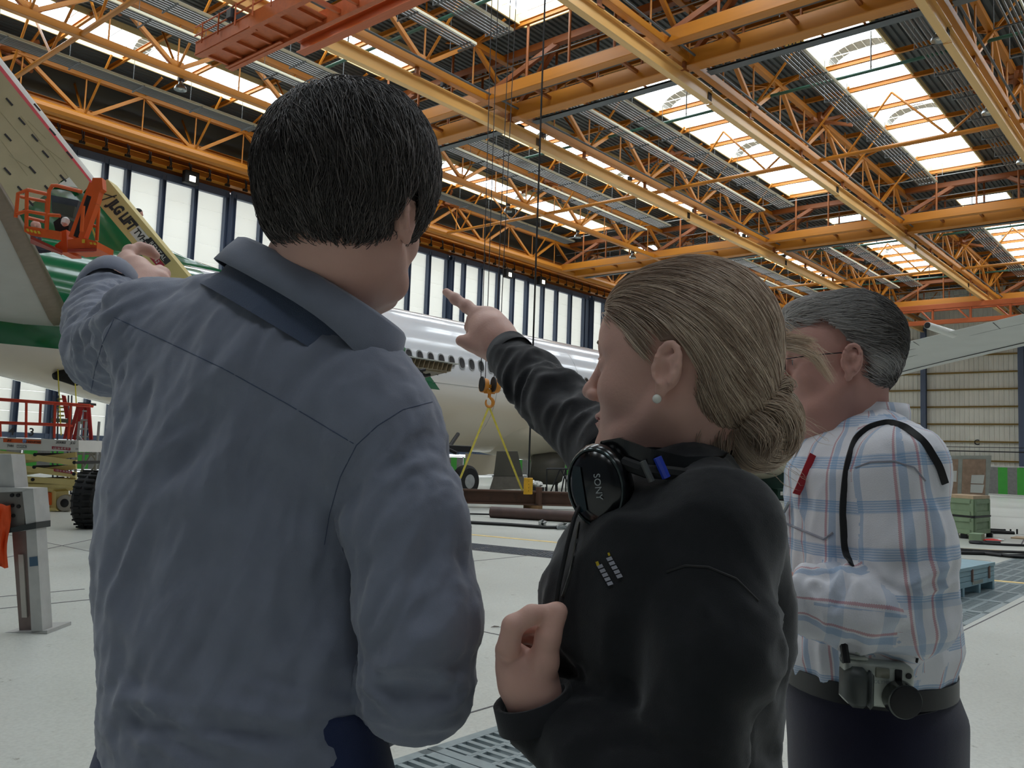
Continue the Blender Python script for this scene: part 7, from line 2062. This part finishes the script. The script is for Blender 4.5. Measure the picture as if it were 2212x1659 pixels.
ps.chain([at(1800, 1300, 1.70), at(1700, 1290, 1.60)], [.055, .045], .03)
A_ = np.array([V3(q[0]) for q in st3]+[V3(at(1990, 1325, 1.33)), V3(at(1700, 1290, 1.37)), V3(at(1700, 1290, 1.62))])
lo = A_.min(0)-.24; hi = A_.max(0)+.24; lo[2] = V3(st3[-1][0])[2]-.01; hi[2] = A_[:, 2].max()+.08
cC = V3(at(1712, 1290, 1.37)); dC = nv(cC-V3(at(1860, 1320, 1.33)))
def clip3(X, Y, Z):
    q = (X-cC[0])*dC[0]+(Y-cC[1])*dC[1]+(Z-cC[2])*dC[2]
    return np.where(np.sqrt((X-cC[0])**2+(Y-cC[1])**2+(Z-cC[2])**2) < .10, q, -1)
V, Q = sdf_mesh(ps, lo, hi, .006, clip=clip3); V = relax(V, Q, 2); N_ = vnorm(V, Q); px, py, dd_ = to_px(V)
# cloth coordinates (u across, v along) per region
tc_ = V3(st3[4][0]); rel = V-tc_
ang = np.arctan2(rel@f3_, rel@l3); u_t = ang*.17; v_t = V[:, 2]-1.0
def seg_uv(P, a, b, up_):
    a = V3(a); b = V3(b); d = b-a; L_ = np.linalg.norm(d); d /= L_; t = (P-a)@d; q = P-a-t[:, None]*d; s1_ = nv(np.cross(d, up_)); s2_ = np.cross(d, s1_)
    return np.linalg.norm(q, axis=1), t, np.arctan2(q@s2_, q@s1_)*.062
dU, tU, aU = seg_uv(V, at(1948, 990, 1.358), at(1985, 1325, 1.33), f3_)
dF, tF, aF = seg_uv(V, at(1985, 1325, 1.33), at(1715, 1290, 1.37), upn)
UVs = [np.stack([u_t, v_t, 0*u_t], 1), np.stack([aU+.31, -tU+.012, 0*aU], 1), np.stack([aF+.62, -tF-.28, 0*aF], 1)]
tor = SDF(); tor.ops = [o__ for o__ in ps.ops if o__[0] == 'loft']
dT = tor.val(V)+.004; d1 = dU-.066-.004*(tU < 0)+np.where((tU < -.03) | (tU > .33), .05, 0); d2 = dF-.058+np.where(tF < -.02, .05, 0)
reg = np.argmin(np.stack([dT, d1, d2]), 0); reg[dd_ > 1.47] = 0
D = .0025*folds(V, dirpx(.1, 1), .06, 5, 61)+.0005*gnoise(V*140)
D += .012*gb(1960, 1280, 110, 100)*folds(V, dirpx(1, -.45), .045, 5, 62)+.010*gb(1780, 1290, 110, 90)*folds(V, dirpx(.25, 1), .030, 4, 63)
D += .007*gb(1990, 1120, 70, 180)*folds(V, dirpx(.1, 1), .04, 6, 64)+.008*gb(1760, 1430, 150, 60)*folds(V, dirpx(.2, 1), .045, 4, 65)+.006*gb(1720, 1090, 60, 90)*folds(V, dirpx(.6, 1), .04, 5, 66)
back = np.ones(len(V))
for c in ((1850, 1245, 1975, 1290, 14, -.012), (1880, 1285, 1990, 1370, 14, .010), (1840, 1240, 1800, 1330, 9, -.010), (1815, 1245, 1780, 1330, 9, .009), (1995, 930, 2050, 1180, 12, -.007), (2020, 1000, 2035, 1280, 14, .006), (1905, 960, 1990, 1040, 9, -.003)): D += crease(*c)
V = V+N_*D[:, None]
def plaid_mat():
    M = bpy.data.materials.new('white_shirt_blue_red_plaid'); M.use_nodes = True; nt = M.node_tree; N = nt.nodes; L = nt.links; b = N['Principled BSDF']
    b.inputs['Roughness'].default_value = .85; b.inputs['Specular IOR Level'].default_value = .2; b.inputs['Sheen Weight'].default_value = .2
    a = N.new('ShaderNodeAttribute'); a.attribute_name = 'cloth'; sp = N.new('ShaderNodeSeparateXYZ'); L.new(a.outputs['Vector'], sp.inputs[0])
    def mth(op, x, y=None):
        n = N.new('ShaderNodeMath'); n.operation = op
        for i, v in enumerate((x, y)):
            if v is None: continue
            if isinstance(v, (int, float)): n.inputs[i].default_value = v
            else: L.new(v, n.inputs[i])
        return n.outputs[0]
    def band(c, per, x0, x1):
        f = mth('MODULO', mth('ADD', c, per*50), per); f2 = mth('MULTIPLY', mth('GREATER_THAN', f, x0), mth('LESS_THAN', f, x1)); return f2
    U, W = sp.outputs[0], sp.outputs[1]
    def mix(fac, c0, col):
        m_ = N.new('ShaderNodeMix'); m_.data_type = 'RGBA'; L.new(fac, m_.inputs[0]) if not isinstance(fac, float) else None
        if isinstance(c0, tuple): m_.inputs[6].default_value = c0
        else: L.new(c0, m_.inputs[6])
        m_.inputs[7].default_value = lin(col)+(1,); return m_.outputs[2]
    base = lin((.88, .88, .90))+(1,)
    blue_h = mth('MULTIPLY', band(W, .070, .0, .020), mth('ADD', .28, mth('MULTIPLY', band(W, .0040, 0, .0020), .38)))
    c = mix(blue_h, base, (.45, .62, .78))
    blue_v = mth('MULTIPLY', band(U, .060, .0, .010), .5)
    c = mix(blue_v, c, (.45, .62, .78))
    wv = mth('MULTIPLY', mth('SINE', mth('MULTIPLY', W, 2200.)), .0004)
    red_v = mth('MULTIPLY', band(mth('ADD', U, wv), .060, .0125, .0160), .55)
    c = mix(red_v, c, (.72, .33, .38))
    nz = N.new('ShaderNodeTexNoise'); nz.inputs['Scale'].default_value = 500; L.new(a.outputs['Vector'], nz.inputs['Vector'])
    bp = N.new('ShaderNodeBump'); bp.inputs['Strength'].default_value = .15; bp.inputs['Distance'].default_value = .003
    L.new(nz.outputs[0], bp.inputs['Height']); L.new(bp.outputs[0], b.inputs['Normal']); L.new(c, b.inputs['Base Color'])
    return M
m_plaid = plaid_mat()
bd = SDF(); bd.ops = list(ps.ops); Vb, Qb = sdf_mesh(bd, lo, hi, .014, grow=-.022)
h3h = SDF(); hand(h3h, at(1705, 1288, 1.38), at(1650, 1275, 1.41), upn*-1, rx*-.2-fwn, [[.4, .5, .4]]*4, thumb=[at(1690, 1262, 1.37), at(1660, 1258, 1.37)])
c_ = V3(at(1670, 1280, 1.39)); Vg, Qg = sdf_mesh(h3h, c_-.14, c_+.14, .004)
hip3 = V3(st3[-1][0]).copy(); hip3[2] -= .10
lg = SDF(); legs(lg, hip3, sd3, f3_, 1.78, 0, .085); l0 = hip3-.4; l1 = hip3+.4; l0[2] = .05; l1[2] = hip3[2]+.05
Vl, Ql = sdf_mesh(lg, l0, l1, .016)
old = np_mesh('person', [(Vh, Qh), (Vg, Qg), (Vb, Qb), (Vl, Ql)], skin_r, None, T0)
tag(old, 'grey-haired man in glasses and plaid shirt, standing behind the blonde woman', 'person', 'people watching the airliner')
fr3 = reg[Q[:, 0]]; CU = np.stack([UVs[r__][Q] for r__ in range(3)])[fr3, np.arange(len(Q))]      # (faces,4,3)
circ = np.array([2*pi*.17, 2*pi*.062, 2*pi*.062])[fr3]; mx_ = CU[..., 0].max(1); lowc = CU[..., 0] < (mx_-circ*.5)[:, None]; CU[..., 0] += lowc*circ[:, None]
psh = np_mesh('plaid_shirt', [(V, Q)], m_plaid, old, T0, corner=CU.reshape(-1, 3))
bv3 = bvh_of(V, Q)
m_th3 = cloth_mat('grey_stitching', (.60, .60, .64), 600)
seam('shoulder_seam', bv3, [(1848, 1010), (1880, 998), (1930, 996), (1975, 1010), (2000, 1040)], .0016, m_th3, psh)
seam('pocket_flap', bv3, [(1685, 1125), (1720, 1140), (1780, 1165), (1800, 1150)], .0022, m_th3, psh)
# collar
c3c = V3(at(1852, 905, 1.54)); dn3 = nv(-upn+f3_*.32)
b = collar_ring(c3c, f3_, l3, dn3, [(-.004, .03), (-.002, -.022), (.004, -.028), (.012, -.012), (.022, .030), (.021, .031)], .28, 2*pi-.28, 49, .072, .068)
UVc = []; o = b.build('collar', m_plaid, old, smooth=True, angle=120)
at_ = o.data.attributes.new('cloth', 'FLOAT_VECTOR', 'POINT'); n__ = len(o.data.vertices)
vv = np.array([(WL[o.name]+v.co)[:] for v in o.data.vertices]); rl = vv-c3c
at_.data.foreach_set('vector', np.stack([np.arctan2(rl@f3_, rl@l3)*.085, rl@dn3, 0*rl[:, 0]], 1).astype(np.float32).ravel())
o.modifiers.new('thickness', 'SOLIDIFY').thickness = .002
# red lanyard
P = lay(bv3, [(1762, 985), (1742, 1030), (1722, 1075)], .003, 6)
if len(P) > 3: ribbon('red_lanyard', P, .016, .002, mat('red_lanyard', (.70, .10, .16), .6), old)
P = lay(bv3, [(1712, 1085), (1700, 1105), (1694, 1118)], .006, 4)
if len(P) > 2: b = MB(); b.tube(P, .003, 6); b.build('lanyard_clip', m_steelr, old)
# trousers
m_navy = cloth_mat('navy_trousers', (.125, .125, .20), 900, .85, .2)
tj = SDF(); legs(tj, hip3, sd3, f3_, 1.78, .02, .085)
tj.loft([(V3(at(1872, 1428, 1.52)), .175, .128, sd3), (V3(at(1874, 1450, 1.52)), .180, .135, sd3), (V3(at(1886, 1530, 1.52)), .185, .150, sd3), (V3(at(1892, 1620, 1.52)), .180, .145, sd3), (V3(at(1890, 1750, 1.52)), .17, .14, sd3)], .05)
l0 = hip3-.35; l1 = hip3+.35; l0[2] = .06; l1[2] = V3(at(1872, 1425, 1.52))[2]
Vj, Qj = sdf_mesh(tj, l0, l1, .009); trj = np_mesh('trousers', [(Vj, Qj)], m_navy, old, T0)
bvt = bvh_of(Vj, Qj)
seam('pocket_seam', bvt, [(1975, 1545), (2020, 1535), (2065, 1510)], .0018, cloth_mat('navy_seam', (.07, .07, .12), 600), trj)
b = collar_ring(V3(at(1872, 1452, 1.52)), f3_, l3, -upn, [(.004, -.016), (.008, -.016), (.008, .016), (.004, .016)], 0, 2*pi, 41, .136, .182); b.build('belt', mat('black_belt', (.06, .06, .06), .4), old, smooth=True, angle=50)
shoes(old, hip3, sd3, f3_, T0, .085, m_shoe)
# face details
MATS.pop('brow_mat', None); mat('brow_mat', (.42, .36, .32), .8)
eyes(H3, old, m_iris)
b = MB()
for s_ in (-1, 1):
    b.tube([Vector(H3.w(.103, s_*.033+.021*cos(a), .002+.017*sin(a))) for a in np.linspace(0, 2*pi, 21)[:-1]], .0009, 5, closed=True)
    b.tube([Vector(H3.w(.101, s_*.054, .008)), Vector(H3.w(.06, s_*.070, .012)), Vector(H3.w(.008, s_*.084, .014)), Vector(H3.w(-.012, s_*.088, .004))], .0010, 5)
b.tube([Vector(H3.w(.104, -.012, .006)), Vector(H3.w(.109, 0, .008)), Vector(H3.w(.104, .012, .006))], .001, 5)
fr = b.build('spectacle_frame', m_dkmetal, old, smooth=True)
m_gl = bpy.data.materials.new('clear_spectacle_lens'); m_gl.use_nodes = True; q_ = m_gl.node_tree.nodes['Principled BSDF']; q_.inputs['Transmission Weight'].default_value = 1; q_.inputs['Roughness'].default_value = .02; q_.inputs['IOR'].default_value = 1.3; q_.inputs['Alpha'].default_value = .25
for s_ in (-1, 1):
    b = MB(); b.prism([Vector(H3.w(.1025, s_*.033+.0205*cos(a), .002+.0165*sin(a))) for a in np.linspace(0, 2*pi, 21)[:-1]], Vector(H3.R[0])*.0012); b.build('lens', m_gl, fr)
lips(H3, old)
# short grey hair
h3s = SDF()
H3.ell(h3s, (-.014, 0, .050), (.099, .086, .090), .001); H3.ell(h3s, (-.050, 0, -.004), (.042, .066, .048), .03)
H3.ell(h3s, (.045, 0, .100), (.048, .055, .030), .02); H3.ell(h3s, (.078, .0, .092), (.028, .045, .022), .02)
def clip4(X, Y, Z):
    x, y, z = [((X-H3.c[0])*H3.R[i][0]+(Y-H3.c[1])*H3.R[i][1]+(Z-H3.c[2])*H3.R[i][2])/H3.sc for i in range(3)]
    a = np.minimum(x+.008-.75*np.maximum(z-.03, 0), .085-z-.0*x)          # face open
    a = np.maximum(a, -.052-z+0*x)
    ear = np.where(np.abs(y) > .05, .036-np.sqrt((x+.004)**2+(z-.0+.01)**2*.8), -1)
    side_ = np.where((x > -.035), -.012-z, -1)
    return np.maximum(np.maximum(a, ear), side_)
g0 = H3.c-.16; g1 = H3.c+.18
Vq, Qq = sdf_mesh(h3s, g0, g1, .0045, clip=clip4); Nq = vnorm(Vq, Qq)
m_h3 = hair_mat('grey_hair', (.27, .25, .235), (.92, .90, .88), .45, .5)
lq = loc(Vq, H3); tq = np.clip(.12+lq[:, 0]*5.2+.1*gnoise(Vq*40)+.5*np.clip((.02-np.abs(lq[:, 2]-.01))/.02, 0, 1)*(lq[:, 0] > -.03), .04, .8)
ho3 = np_mesh('hair', [(Vq-Nq*.002, Qq)], m_h3, old, T0, uv={'tone': tq*.8+.1})
part = H3.w(.06, .02, .12)
def flow4(P):
    l = loc(P, H3); n = gnoise(P*18+3)
    d = -H3.R[0]*1.0*np.ones((len(P), 1))-upn*np.clip(.6-l[:, 2]*8, 0, 1.6)[:, None]
    return d+upn*(n*.35)[:, None]
rs_ = np.random.RandomState(2); roots = surf_pts(Vq, 10000, Nq@V3(_f) < .6, 7); n_ = len(roots); lr = loc(roots, H3); kp = (lr[:, 0] < .11) & (lr[:, 2] > -.045) & ~((lr[:, 0] > .0) & (lr[:, 2] < .058)); roots = roots[kp]; lr = lr[kp]; n_ = len(roots)
S4 = grow_hair(h3s, roots, flow4, 7, .0062*(.6+.6*rs_.rand(n_)), .0015+.004*rs_.rand(n_)**2, .12, 3)
kp = clear_ear(S4, H3); S4 = S4[kp]; lr = lr[kp]; n_ = len(lr)
tn = np.clip(.38+lr[:, 0]*5.2+.25*(rs_.rand(n_)-.4)+.4*np.clip((.025-np.abs(lr[:, 2]-.005))/.02, 0, 1), .02, 1)
o = hair_obj('hair_strands', S4, np.array([.0004, .0005, .0005, .0005, .0005, .0004, .0002]), m_h3, ho3, T0, tn); o['kind'] = 'stuff'
# camera strap and camera
m_strap = mat('black_strap', (.045, .045, .05), .6)
P = lay(bv3, [(1838, 1222), (1826, 1180), (1822, 1100), (1832, 1010), (1850, 950), (1880, 925), (1920, 915), (1955, 925), (1985, 948), (2006, 972), (2026, 1005), (2040, 1050)], .003, 8)
P = [p for i_, p in enumerate(P) if i_ == 0 or (p-P[i_-1]).length < .06]
cmb = at(1900, 1535, 1.30)
SP = empty('camera_strap', P[len(P)//2] if P else cmb, 'black camera strap over the plaid shirt shoulder', 'strap')
ribbon('strap', P, .0105, .003, m_strap, SP, 6)
for a_, c_, r__ in ((at(1822, 1390, 1.30), at(1828, 1432, 1.29), .006), (at(1988, 1385, 1.33), at(1980, 1430, 1.29), .002)):
    b = MB(); b.tube([a_, c_], r__, 6); b.build('strap_end', m_strap, SP)
CM = empty('camera', cmb, 'silver compact digital camera with round black lens hanging at the man\'s hip', 'camera')
m_sil = mat('silver_camera_plastic', (.74, .76, .72), .35, metal=.15); m_grip = mat('grey_rubber_grip', (.23, .25, .24), .5)
X_ = nv(V3(at(1978, 1440, 1.29))-V3(at(1828, 1424, 1.29))); Zc = nv(V3(at(1828, 1424, 1.29))-V3(at(1826, 1522, 1.29))); Yc = nv(np.cross(Zc, X_))
O_ = V3(at(1826, 1522, 1.29)); wC = np.linalg.norm(V3(at(1978, 1440, 1.29))-V3(at(1828, 1424, 1.29))); hC = np.linalg.norm(V3(at(1828, 1424, 1.29))-O_)
MC = Matrix(((X_[0], Yc[0], Zc[0], O_[0]), (X_[1], Yc[1], Zc[1], O_[1]), (X_[2], Yc[2], Zc[2], O_[2]), (0, 0, 0, 1)))
def cm(nm, x0, x1, y0, y1, z0, z1, mt, par=None, bv=.003):
    b = MB(); b.chbox(x0*wC, x1*wC, y0, y1, z0*hC, z1*hC, bv, M=MC); return b.build(nm, mt, par or CM, smooth=True, angle=50)
body = cm('body', 0, 1, 0, .032, .0, .97, m_sil, bv=.006)
cm('grip', -.01, .33, -.016, .034, -.02, .86, m_grip, bv=.010)
cm('finger_ridge', .26, .36, -.018, .0, .0, .84, mat('grey_grip_light', (.30, .32, .31), .45), bv=.006)
cm('flash', .42, .62, -.003, .0, .68, .90, mat('flash_window', (.50, .50, .44), .2), body, .001)
cm('viewfinder', .70, .80, -.003, .0, .66, .90, m_blk, body, .001)
def disc(nm, cx, cz, r, y0, y1, mt, par, n=28, ins=0):
    b = MB(); c = MC @ Vector((cx*wC, y0, cz*hC)); b.lathe([(r*.92, 0), (r, .001), (r, abs(y1-y0)-.001), (r*.92, abs(y1-y0))], c, Vector(-Yc), n); return b.build(nm, mt, par, smooth=True, angle=50)
disc('self_timer', .90, .78, .0045, 0, -.002, m_blk, body)
ln = disc('lens', .76, .30, .0255, 0, -.024, mat('dark_chrome_lens', (.35, .36, .35), .2, metal=.8), CM)
disc('lens_cap', .76, .30, .0235, -.024, -.0275, m_blk, ln)
cm('top_dial', .05, .35, .004, .026, .97, 1.06, m_sil, bv=.003)
c = MC @ Vector((.22*wC, .012, 1.10*hC)); b = MB(); b.lathe([(.004, 0), (.006, .001), (.006, .006), (.004, .007)], c, Vector(Zc), 16); b.build('shutter_button', m_sil, CM, smooth=True)
tmm = text_mesh('OLYMPUS', .0075, mat('pale_lettering', (.6, .62, .62), .4), depth=.0006)
inst('lettering', tmm, body, MC @ Matrix.Translation((.56*wC, -.0006, .58*hC)) @ Matrix.Rotation(radians(90), 4, 'X'))
c = MC @ Vector((.02*wC, .01, .98*hC)); b = MB(); b.tube([c+Vector(X_)*.008*cos(a)+Vector(Zc)*.008*sin(a) for a in np.linspace(0, 2*pi, 13)[:-1]], .0012, 5, closed=True); b.build('strap_ring', m_steelr, CM)

# ---------------------------------------------------------------- two mechanics far off at the tail
def far_person(head_px, depth, lab, shirt_col, hair=None, kneel=.95, sc=1., shift=0.):
    c = at(head_px[0], head_px[1], depth); sd = SDF(); fr_ = frame_of(rx*.8+fwn*.3); H = Head(c, fr_, sc); s_ = nv(fr_[1])
    for o_, r_ in (((-.012, 0, .04), (.100, .078, .090)), ((.04, 0, 0), (.055, .062, .085)), ((.104, 0, -.02), (.012, .010, .016)), ((-.01, .08, 0), (.018, .01, .03)), ((-.01, -.08, 0), (.018, .01, .03))): H.ell(sd, o_, r_)
    H.cap(sd, (-.02, 0, -.05), (-.03, 0, -.16), .055)
    base = V3(c)-upn*kneel+np.array([shift, 0, 0])
    np_b = V3(c)-upn*.2
    t = SDF(); t.cap(np_b-s_*.15-upn*.04, np_b+s_*.15-upn*.04, .07, .07, .05); t.cap(np_b-upn*.05, base+upn*.22, .13, .14, .05)
    for q in (-1, 1): t.chain([np_b+s_*q*.19-upn*.05, np_b+s_*q*.22-upn*.28+fr_[0]*.08, np_b+s_*q*.12-upn*.26+fr_[0]*.30], [.055, .045, .038], .02)
    lgp = SDF()
    for q in (-1, 1): lgp.chain([base+s_*q*.09+upn*.2, base+s_*q*.10+upn*.07+fr_[0]*.10, base+s_*q*.10+upn*.06-fr_[0]*.15], [.085, .062, .05], .03)
    ar = SDF(); 
    for q in (-1, 1): ar.ell(np_b+s_*q*.12-upn*.26+fr_[0]*.34, (.045, .045, .04), None, .01)
    sd.ops += ar.ops
    lo_, hi_ = base-.55, V3(c)+.35
    v1 = sdf_mesh(sd, lo_, hi_, .013); v4 = sdf_mesh(t, lo_, hi_, .03, grow=-.02)
    p_ = np_mesh('person', [v1, v4], skin_r, None, Vector(base)); tag(p_, lab, 'person')
    np_mesh('overalls_top', [sdf_mesh(t, lo_, hi_, .02)], cloth_mat('dark_work_top', shirt_col, 300), p_, Vector(base))
    np_mesh('work_trousers', [sdf_mesh(lgp, lo_, hi_, .02)], cloth_mat('dark_work_trousers', (.1, .1, .13), 300), p_, Vector(base))
    if hair:
        hs_ = SDF(); H.ell(hs_, (-.02, 0, .055), (.102, .086, .085)); 
        np_mesh('hair', [sdf_mesh(hs_, lo_, hi_, .012, clip=lambda X, Y, Z: (c.z+.01)-Z+0*X+0*Y)], mat('short_dark_hair', hair, .8), p_, Vector(base))
far_person((78, 490), 18.55, 'bald mechanic whose head shows above the toe board of the orange basket', (.25, .25, .3), None, 1.05, shift=-.55)
far_person((300, 462), 21.8, 'dark-haired mechanic kneeling on the fuselage, head showing above the cream lift boom', (.2, .22, .3), (.1, .08, .07), .95)
